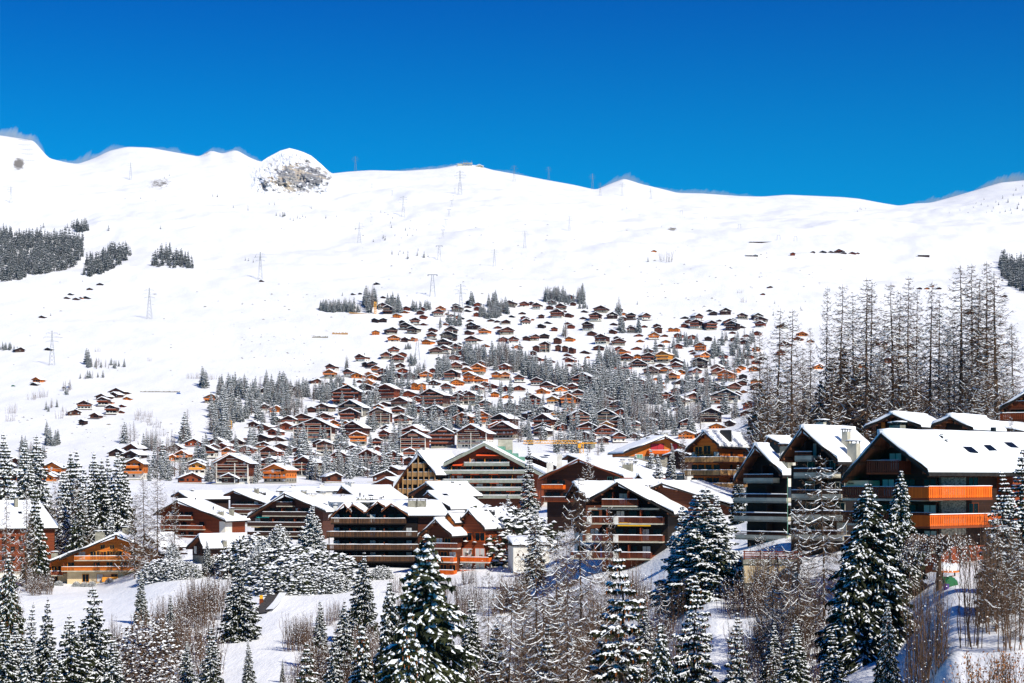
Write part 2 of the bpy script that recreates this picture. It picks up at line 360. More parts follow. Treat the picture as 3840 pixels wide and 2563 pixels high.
# ---------------------------------------------------------------- camera, sun, sky
cam=bpy.data.cameras.new('camera'); co=bpy.data.objects.new('camera',cam); C.objects.link(co)
co.location=(0,0,0); co.rotation_euler=(math.pi/2,0,0); cam.sensor_width=36; cam.lens=F/3840*36; cam.shift_y=(HY-1281.5)/3840; cam.clip_start=1; cam.clip_end=20000
sc=bpy.context.scene; sc.camera=co
AZ,EL=R(40),R(41)
sv=Vector((math.sin(AZ)*math.cos(EL),-math.cos(AZ)*math.cos(EL),math.sin(EL)))
sun=bpy.data.lights.new('sun','SUN'); so=bpy.data.objects.new('sun',sun); C.objects.link(so); sun.energy=4.9; sun.angle=R(.5); sun.color=(1,.945,.83)
so.rotation_euler=(-sv).to_track_quat('-Z','Y').to_euler()
w=bpy.data.worlds.new('World'); sc.world=w; w.use_nodes=True; nt=w.node_tree; bg=nt.nodes['Background']
sky=nt.nodes.new('ShaderNodeTexSky'); sky.sky_type='NISHITA'; sky.sun_disc=False; sky.sun_elevation=EL; sky.sun_rotation=math.atan2(sv.x,sv.y); sky.altitude=1500; sky.air_density=1.0; sky.dust_density=0.1; sky.ozone_density=3.0
hs=nt.nodes.new('ShaderNodeHueSaturation'); hs.inputs['Saturation'].default_value=1.25; hs.inputs['Hue'].default_value=.5
tm=nt.nodes.new('ShaderNodeMix'); tm.data_type='RGBA'; tm.blend_type='MULTIPLY'; tm.inputs['Factor'].default_value=1; tm.inputs['B'].default_value=(.45,.82,1.35,1)
gc=nt.nodes.new('ShaderNodeTexCoord'); gx=nt.nodes.new('ShaderNodeSeparateXYZ'); nt.links.new(gc.outputs['Generated'],gx.inputs[0])
gr=nt.nodes.new('ShaderNodeValToRGB'); gr.color_ramp.interpolation='EASE'; gr.color_ramp.elements[0].position=.13; gr.color_ramp.elements[0].color=(.2,.98,1.36,1); gr.color_ramp.elements[1].position=.32; gr.color_ramp.elements[1].color=(.08,.43,1.17,1)
nt.links.new(gx.outputs[2],gr.inputs[0]); nt.links.new(gr.outputs[0],tm.inputs['B']); nt.links.new(sky.outputs[0],tm.inputs['A']); nt.links.new(tm.outputs['Result'],hs.inputs['Color']); nt.links.new(hs.outputs[0],bg.inputs[0]); bg.inputs[1].default_value=.074
sc.view_settings.view_transform='Standard'; sc.view_settings.look='None'; sc.view_settings.exposure=.17; sc.view_settings.gamma=1
sc.cycles.max_bounces=4; sc.cycles.diffuse_bounces=2; sc.cycles.glossy_bounces=1; sc.cycles.transmission_bounces=1; sc.cycles.transparent_max_bounces=4
# ---------------------------------------------------------------- buildings
class Fr:
    """local frame of a building: x along its gable front, y back along its ridge; turn>0 = front looks to the left of the camera"""
    def __init__(s,X,Y,D,turn,zb):
        s.a=(X-CX)/F*D; s.D=D; s.t=R(turn); s.c=math.cos(s.t); s.s=math.sin(s.t); s.zb=zb; s.X=X
    def u(s,X,y=0):        # local x on the plane local y
        q=(X-CX)/F; a=s.a+y*s.s; D=s.D+y*s.c
        return (q*D-a)/(s.c+q*s.s)
    def v(s,X,u=0):        # local y on the plane local x=u
        q=(X-CX)/F; a=s.a+u*s.c; D=s.D-u*s.s
        return (a-q*D)/(q*s.c-s.s)
    def z(s,Y,u=0,y=0):
        D=s.D-u*s.s+y*s.c
        return (HY-Y)/F*D-s.zb
def roof(fr_parent,xl,zl,xa,za,xr,zr,y0,y1,th=.25,sn=.45,edge='darkroof',nu=4,nv=6,snow=True,seed=0,mat_under='soffit',near=False):
    r=MB(); rnd=random.Random(seed)
    for (x0,z0,x1,z1) in ((xl,zl,xa,za),(xa,za,xr,zr)):
        r.prism([(x0,z0-th),(x1,z1-th),(x1,z1-.03),(x0,z0-.03)],y0+.06,y1-.06,1)
        r.prism([(x0,z0-th-.02),(x1,z1-th-.02),(x1,z1+.0),(x0,z0+.0)],y0,y0+.055,0)
        r.prism([(x0,z0-th-.02),(x1,z1-th-.02),(x1,z1+.0),(x0,z0+.0)],y1-.055,y1,0)
    r.box(xl-.08,xl-.003,y0-.01,y1+.01,zl-th-.04,zl+.02,0); r.box(xr+.003,xr+.08,y0-.01,y1+.01,zr-th-.04,zr+.02,0)
    if near:      # purlin ends and rafters under the verge
        for t in (.12,.45,.8):
            for (x0,z0,x1,z1) in ((xl,zl,xa,za),(xr,zr,xa,za)):
                x=x0+(x1-x0)*t; z=z0+(z1-z0)*t; r.box(x-.12,x+.12,y0+.1,y0+2.2,z-th-.34,z-th-.04,1)
        y=y0+1
        while y<y1:
            r.box(xl+.1,xl+.9,y,y+.12,zl-th-.16+.0,zl-th-.02,1); r.box(xr-.9,xr-.1,y,y+.12,zr-th-.16,zr-th-.02,1); y+=.9
    ro=r.build('roof',[edge,mat_under],fr_parent)
    if snow:
        m=MB(); o=.06
        m.slab([(xl-.02,y0+o,zl),(xa,y0+o,za),(xa,y1-o,za),(xl-.02,y1-o,zl)],sn,nu,nv,.55,0,seed,.16)
        m.slab([(xa,y0+o,za),(xr+.02,y0+o,zr),(xr+.02,y1-o,zr),(xa,y1-o,za)],sn,nu,nv,.55,0,seed+1,.16)
        m.slab([(xa-.5,y0+o+.05,za-.05),(xa+.5,y0+o+.05,za-.05),(xa+.5,y1-o-.05,za-.05),(xa-.5,y1-o-.05,za-.05)],sn+.06,3,nv,.8,0,seed+1,.1)
        m.build('snow_blanket','snow',ro,True)
    return ro
def walls(p,xl,zl,xa,za,xr,zr,y0,y1,mat,z0=-6,zbase=0,base='plaster',name='wall'):
    m=MB()
    zb=max(z0,zbase)
    m.prism([(xl,zb),(xr,zb),(xr,zr),(xa,za),(xl,zl)],y0,y1,0); m.build(name,mat,p)
    if zbase>z0:
        b=MB(); b.box(xl+.03,xr-.03,y0+.03,y1-.03,z0,zbase-.003,0); b.build('ground_floor',base,p)
def window(p,u,z,w,h,y,side=0,shut=None,blind=False,depth=.05,pane='glass',frame='shutter',div=1):
    """side 0: on a front plane y; side 1: on a plane x=y looking to +x"""
    m=MB(); g=MB()
    def bx(b,a0,a1,d0,d1,z0,z1,k=0):
        if side==0: b.box(a0,a1,y-d1,y-d0,z0,z1,k)
        else: b.box(y+d0,y+d1,a0,a1,z0,z1,k)
    t=.09
    bx(m,u-w/2,u+w/2,-.02,depth,z,z+t); bx(m,u-w/2,u+w/2,-.02,depth,z+h-t,z+h)
    bx(m,u-w/2,u-w/2+t,-.02,depth-.003,z+t,z+h-t); bx(m,u+w/2-t,u+w/2,-.02,depth-.003,z+t,z+h-t)
    for k in range(1,div+1):
        if div>0: c=u-w/2+w*k/(div+1); bx(m,c-.03,c+.03,-.02,depth-.006,z+t,z+h-t)
    if shut:
        for s in (-1,1): c=u+s*(w/2+.26); bx(m,c-.24,c+.24,0,depth+.02,z,z+h,1)
    bx(g,u-w/2+t*.5,u+w/2-t*.5,-.01,.012,z+t*.5,z+h-t*.5)
    o=m.build('window',[frame,shut or frame],p); g.build('blind' if blind else 'pane','blind' if blind else pane,o); return o
def balcony(p,x0,x1,z,d,yf=0,style='board',mat='rail_r',slab='concrete',hgt=1.0,side=0,snow=True,near=False,ends=True,sn=.12):
    """floor slab, railing of one of four kinds and snow on the rail; in front of plane yf by d"""
    m=MB(); rl=MB(); s=MB()
    def bx(b,a0,a1,d0,d1,z0,z1,k=0):
        if side==0: b.box(a0,a1,yf-d1,yf-d0,z0,z1,k)
        else: b.box(yf+d0,yf+d1,a0,a1,z0,z1,k)
    bx(m,x0,x1,-.02,d,z-.22,z)
    o=m.build('balcony',slab,p)
    if style=='board':
        if near:
            x=x0; 
            while x<x1-.1: bx(rl,x,x+.215,d-.05,d-.02,z+.03,z+hgt-.06); x+=.3
            bx(rl,x0,x1,d-.09,d-.052,z+.15,z+.27); bx(rl,x0,x1,d-.09,d-.052,z+hgt-.25,z+hgt-.13)
            bx(rl,x0,x1,d-.12,d+.02,z+hgt-.055,z+hgt)
        else:
            bx(rl,x0,x1,d-.07,d-.02,z+.02,z+hgt)
    elif style=='bars':
        n=5 if near else 3
        for k in range(n): h=z+.18+(hgt-.24)*k/(n-1); bx(rl,x0,x1,d-.07,d-.03,h-.05,h+.05)
        nx=max(1,int((x1-x0)/1.9)); 
        for k in range(nx+1): c=x0+.06+(x1-x0-.12)*k/nx; bx(rl,c-.06,c+.06,d-.12,d-.071,z,z+hgt+.12)
    elif style=='parapet':
        bx(rl,x0,x1,d-.15,d,z-.25,z+.5,1)
        for k in range(2): h=z+.66+.24*k; bx(rl,x0,x1,d-.1,d-.04,h-.06,h+.05)
    if ends and style in('board','bars'):
        for e0,e1 in ((x0,x0+.05),(x1-.05,x1)): bx(rl,e0,e1,.0,d-.13,z+.02,z+hgt-.06)
    if ends and style=='parapet':
        for e0,e1 in ((x0,x0+.12),(x1-.12,x1)): bx(rl,e0,e1,.0,d-.153,z-.22,z+.5,1)
    r=rl.build('railing',[mat,'palecon'],o)
    if snow:
        n=max(2,int((x1-x0)/1.2))
        if side==0: c=[(x0,yf-d+.0,z+hgt),(x1,yf-d+.0,z+hgt),(x1,yf-d+.13,z+hgt),(x0,yf-d+.13,z+hgt)]
        else: c=[(yf+d-.13,x0,z+hgt),(yf+d,x0,z+hgt),(yf+d,x1,z+hgt),(yf+d-.13,x1,z+hgt)]
        if side==0: s.slab(c,sn,n,2,.7,0,int(x0*7)&255,.3)
        else: s.slab(c,sn,2,n,.7,0,int(x0*7)&255,.3)
        s.build('rail_snow','snow',o,True)
    return o
def chimney(p,x,y,z0,z1,w=.9,d=.8,mat='concrete',flues=0,cap=True):
    m=MB(); n=len(m.v)
    b=w*.5; t=w*.46
    m.add([(x-b,y-d/2,z0),(x+b,y-d/2,z0),(x+b,y+d/2,z0),(x-b,y+d/2,z0),(x-t,y-d/2,z1),(x+t,y-d/2,z1),(x+t,y+d/2,z1),(x-t,y+d/2,z1)],
          [(0,3,2,1),(4,5,6,7),(0,1,5,4),(1,2,6,5),(2,3,7,6),(3,0,4,7)])
    o=m.build('chimney',mat,p); c=MB()
    if cap:
        for sx in (-1,1):
            for sy in (-1,1): c.box(x+sx*(w*.4)-.05,x+sx*(w*.4)+.05,y+sy*d*.4-.05,y+sy*d*.4+.05,z1,z1+.26,1)
        if w>1.6: c.box(x-.06,x+.06,y-d*.4-.03,y-d*.4+.1,z1,z1+.26,1)
        c.box(x-w*.6,x+w*.6,y-d*.62,y+d*.62,z1+.26,z1+.34,1)
        c.build('chimney_cap',[mat,'metal'],o)
        s=MB(); s.slab([(x-w*.6,y-d*.62,z1+.34),(x+w*.6,y-d*.62,z1+.34),(x+w*.6,y+d*.62,z1+.34),(x-w*.6,y+d*.62,z1+.34)],.16,3,3,.5,0,int(x*9)&63); s.build('cap_snow','snow',o,True)
    for k in range(flues):
        f=MB(); fx=x-w*.2+k*w*.4; h=(1.0,.4)[k%2]; f.tube((fx,y,z1+.3),(fx,y,z1+.5+h),.13,n=8); f.tube((fx,y,z1+.5+h*.55),(fx,y,z1+.5+h*.85),.2,n=8); f.tube((fx,y,z1+.6+h),(fx,y,z1+.68+h),.2,n=8); f.build('flue','metal',o)
    return o
def pipe(p,x,y,z0,h=.8,r=.12):
    f=MB(); f.tube((x,y,z0-.3),(x,y,z0+h),r,n=8); f.tube((x,y,z0+h*.6),(x,y,z0+h*.9),r*1.6,n=8); f.build('vent_pipe','metal',p)
def skylight(p,x,y,z,slope,w=.9,h=1.2,side=1):
    """slope: roof fall on the +x (side=1) plane"""
    m=MB(); dz=slope*h/2
    m.add([(x-h/2,y-w/2,z+dz+.42),(x+h/2,y-w/2,z-dz+.42),(x+h/2,y+w/2,z-dz+.42),(x-h/2,y+w/2,z+dz+.42),(x-h/2,y-w/2,z+dz+.55),(x+h/2,y-w/2,z-dz+.55),(x+h/2,y+w/2,z-dz+.55),(x-h/2,y+w/2,z+dz+.55)],
          [(0,3,2,1),(4,5,6,7),(0,1,5,4),(1,2,6,5),(2,3,7,6),(3,0,4,7)])
    m.build('skylight','glass',p)
def dormer_box(p,x0,x1,y0,y1,z0,z1,mat='wood_d',win=2,name='dormer'):
    """low dormer standing out of the +x roof slope, its front looking to +x"""
    m=MB(); m.box(x0,x1,y0,y1,z0,z1); o=m.build(name,mat,p)
    s=MB(); s.box(x0-.3,x1+.5,y0-.4,y1+.4,z1+.003,z1+.2,0); s.build('dormer_roof','darkroof',o)
    s=MB(); s.slab([(x0-.3,y0-.4,z1+.2),(x1+.5,y0-.4,z1+.2),(x1+.5,y1+.4,z1+.2),(x0-.3,y1+.4,z1+.2)],.4,4,5,.5,0,3); s.build('dormer_snow','snow',o,True)
    for k in range(win):
        c=y0+(y1-y0)*(k+.5)/win; w=MB(); w.box(x1-.02,x1+.05,c-.4,c+.4,z0+(z1-z0)*.35,z1-.12); w.build('window','glass',o)
    return o
# ---------------------------------------------------------------- chalets of the village: a few dozen kinds, copied
def chalet(W,n,col,win,seed):
    rnd=random.Random(seed); p=empty('chalet')
    st=2.65; L=W*rnd.uniform(.75,1.0) if W<20 else W*.6
    pitch=math.tan(R(rnd.choice((20,22,24)))); hw=W/2*.84; ze=n*st; ze=max(ze-.9,2.3); za=ze+hw*pitch
    ap=rnd.uniform(-.08,.08)*W
    white=col in('w','n') ; wood='wood_'+col; zb=0 if n==1 else (st if not white else st*min(n-1,2))*rnd.choice((1,1,.6))
    if col in 'kd' and rnd.random()<.5: zb=0
    if n>=3 and col in('o','r','b') and rnd.random()<.5: zb=st
    walls(p,-hw,ze,ap,za-.3,hw,ze,0,L,wood,-7,zb,'plaster' if rnd.random()<.6 else 'stone')
    ov=rnd.uniform(.9,1.5)+ (.6 if n>2 else 0); so=(W/2-hw)
    roof(p,-hw-so,ze-so*pitch+.28,ap,za+.28,hw+so,ze-so*pitch+.28,-ov-.5,L+.8,.26,rnd.uniform(.4,.6),nu=3,nv=4,seed=seed,edge='darkroof' if col in 'kdnw' or rnd.random()<.5 else 'wood_'+col)
    rm={'k':'wood_d','d':'wood_b','b':'wood_r','r':'wood_r','o':'wood_o','y':'wood_y','w':'wood_r','n':'wood_b','t':'wood_r'}[col]
    style=rnd.choice(('board','board','bars','board'))
    for k in range(1,n+ (1 if za-n*st>2.6 else 0)):
        z=k*st; wv=hw if z<ze-1.2 else max(0,(za-z-1.2)/pitch)*.8
        if z>ze-1.2: wv=min(wv,hw*.62)
        if wv<1.2: continue
        a0,a1=-wv,wv
        if wv==hw and rnd.random()<.3: a1=hw*.55
        if wv==hw and rnd.random()<.3: a0-=.9
        balcony(p,a0,a1,z,ov,0,style,rm,'palecon' if (white or rnd.random()<.15) else wood,ends=True,sn=.08,near=False)
    # openings
    holder=None
    for k in range(0,n+1):
        z=k*st; wv=hw if z<ze-1.8 else max(0,(za-z-2.2)/pitch)
        if wv<.9: continue
        nw=max(1,int(wv*2/2.7)); 
        for i in range(nw):
            u=-wv+2*wv*(i+.5)/nw+rnd.uniform(-.2,.2)
            if rnd.random()<.15: continue
            door=k>0 and rnd.random()<.55; w=rnd.choice((1.1,1.5,2.0)) if 2*wv/nw>2.3 else 1.0; h=2.0 if door else 1.15; zz=z+(.05 if door else .85)
            w=min(w,2*wv/nw*.7)
            if win:
                m=MB(); m.box(u-w/2,u+w/2,-.05,.02,zz,zz+h,0); m.box(u-w/2+.1,u+w/2-.1,-.06,-.049,zz+.08,zz+h-.1,1)
                pn=rnd.choice(('glass','glass','glass','curtain'))
                if rnd.random()<.35 and not door:
                    for s in(-1,1): m.box(u+s*(w/2+.27)-.24,u+s*(w/2+.27)+.24,-.08,-.003,zz,zz+h,0)
                m.build('window',['wood_d' if col not in 'kd' else 'plaster' if rnd.random()<.3 else 'wood_b',pn],p)
            else:
                holder=holder or MB(); holder.box(u-w/2,u+w/2,-.05,.02,zz,zz+h,0)
        # windows of the long sides
        if k<n and z<ze-1.5:
            for i in range(max(1,int(L/4))):
                v=L*(i+.5)/max(1,int(L/4)); m=MB() if win else holder
                if m is None: continue
                m.box(hw-.02,hw+.05,v-.5,v+.5,z+.85,z+1.95,0)
                if win: m.build('window',['glass'],p)
    if holder: holder.build('windows_and_doors','glass',p); holder=None
    if rnd.random()<.75: cx=rnd.choice((-.4,.35,.5))*hw; zt=za-abs(cx-ap)*pitch; chimney(p,cx,L*rnd.uniform(.3,.6),zt-.3,max(zt+1.3,za+.7),.8,.7,rnd.choice(('concrete','plaster','metal')))
    if rnd.random()<.45:
        m=MB(); a=hw*rnd.uniform(.9,1.5); b=hw*rnd.uniform(.9,1.3); m.box(-a,b,-ov-rnd.uniform(1.5,3.5),-.05,-5,-.15); g=m.build('terrace',rnd.choice(('stone','concrete','wood_d')),p)
        m=MB(); m.slab([(-a,-ov-1.5,-.147),(b,-ov-1.5,-.147),(b,-.1,-.147),(-a,-.1,-.147)],.25,3,2,.6,0,seed); m.build('terrace_snow','snow',g)
    if white and n>=3:
        for u in (-hw+.1,rnd.uniform(-.3,.3)*hw,hw-.1): m=MB(); m.box(u-.12,u+.12,-ov-.02,.0,0,min(ze,za-abs(u-ap)*pitch)-.1); m.build('cross_wall','plaster',p)
    p['w']=W; return p
PROTO={}
CWORD={'k':'almost black','d':'dark brown','b':'brown','r':'red-brown','o':'orange','y':'golden yellow','w':'white-banded brown','n':'dark blue-grey','t':'dark brown'}
NWORD={1:'low','2':'two-storey'}
ALLCH=[]       # (X,Ybase,Wpx,col,storeys,zone)
def zoneof(X,Y):
    if Y<1100 and X<1250: return 'on the upper snow slope'
    if Y<1130: return 'on the high pasture'
    if X<1 and 0: return ''
    if X<560 and Y<1640: return 'in the left hamlet' if Y>1430 else 'on the left slope'
    if X>2800: return 'behind the bare larches'
    if Y<1290: return 'in the top rows of the village'
    if Y<1420: return 'on the upper village slope'
    if Y<1560: return 'on the middle village slope'
    if X<760: return 'in the lower left of the village'
    return 'in the lower rows of the village'
def put_chalet(X,Y,Wp,col,n,i):
    rnd=random.Random(i*13+5)
    p=hit(X,Y,1080 if X<2950 else 620); s=p.y/F; Wm=Wp*s
    Wm=max(5.5,min(46,Wm)); 
    cls=min((6,8,10,12.5,15,18,22,27,33,40),key=lambda a:abs(math.log(a/Wm)))
    win=Wp>38; var=rnd.randrange(3)
    n=min(n,max(1,int(Wm*.42/2.65)+ (1 if Wm>9 else 0)))
    key=(cls,n,col,win,var)
    if key not in PROTO:
        o=chalet(cls,n,col,win,hash((cls,n,ord(col),var))%9973+1); PROTO[key]=snapshot(o); r=o
    else: r=copy_tree(PROTO[key])
    k=Wm/cls*1.06; r.scale=(k,k,k*1.16)
    turn=rnd.uniform(-4,26) if rnd.random()<.85 else rnd.uniform(-30,-8)
    r.location=(p.x,p.y,p.z+.5); r.rotation_euler=(0,0,-R(turn))
    size={1:'low',2:'two-storey',3:'three-storey',4:'four-storey',5:'five-storey'}[n]
    tag(r,placed('%s %s chalet %s'%(size,CWORD[col],zoneof(X,Y)),X,Y),'chalet','chalets of the village and the slopes')
    if 'w' in r: del r['w']
    return r
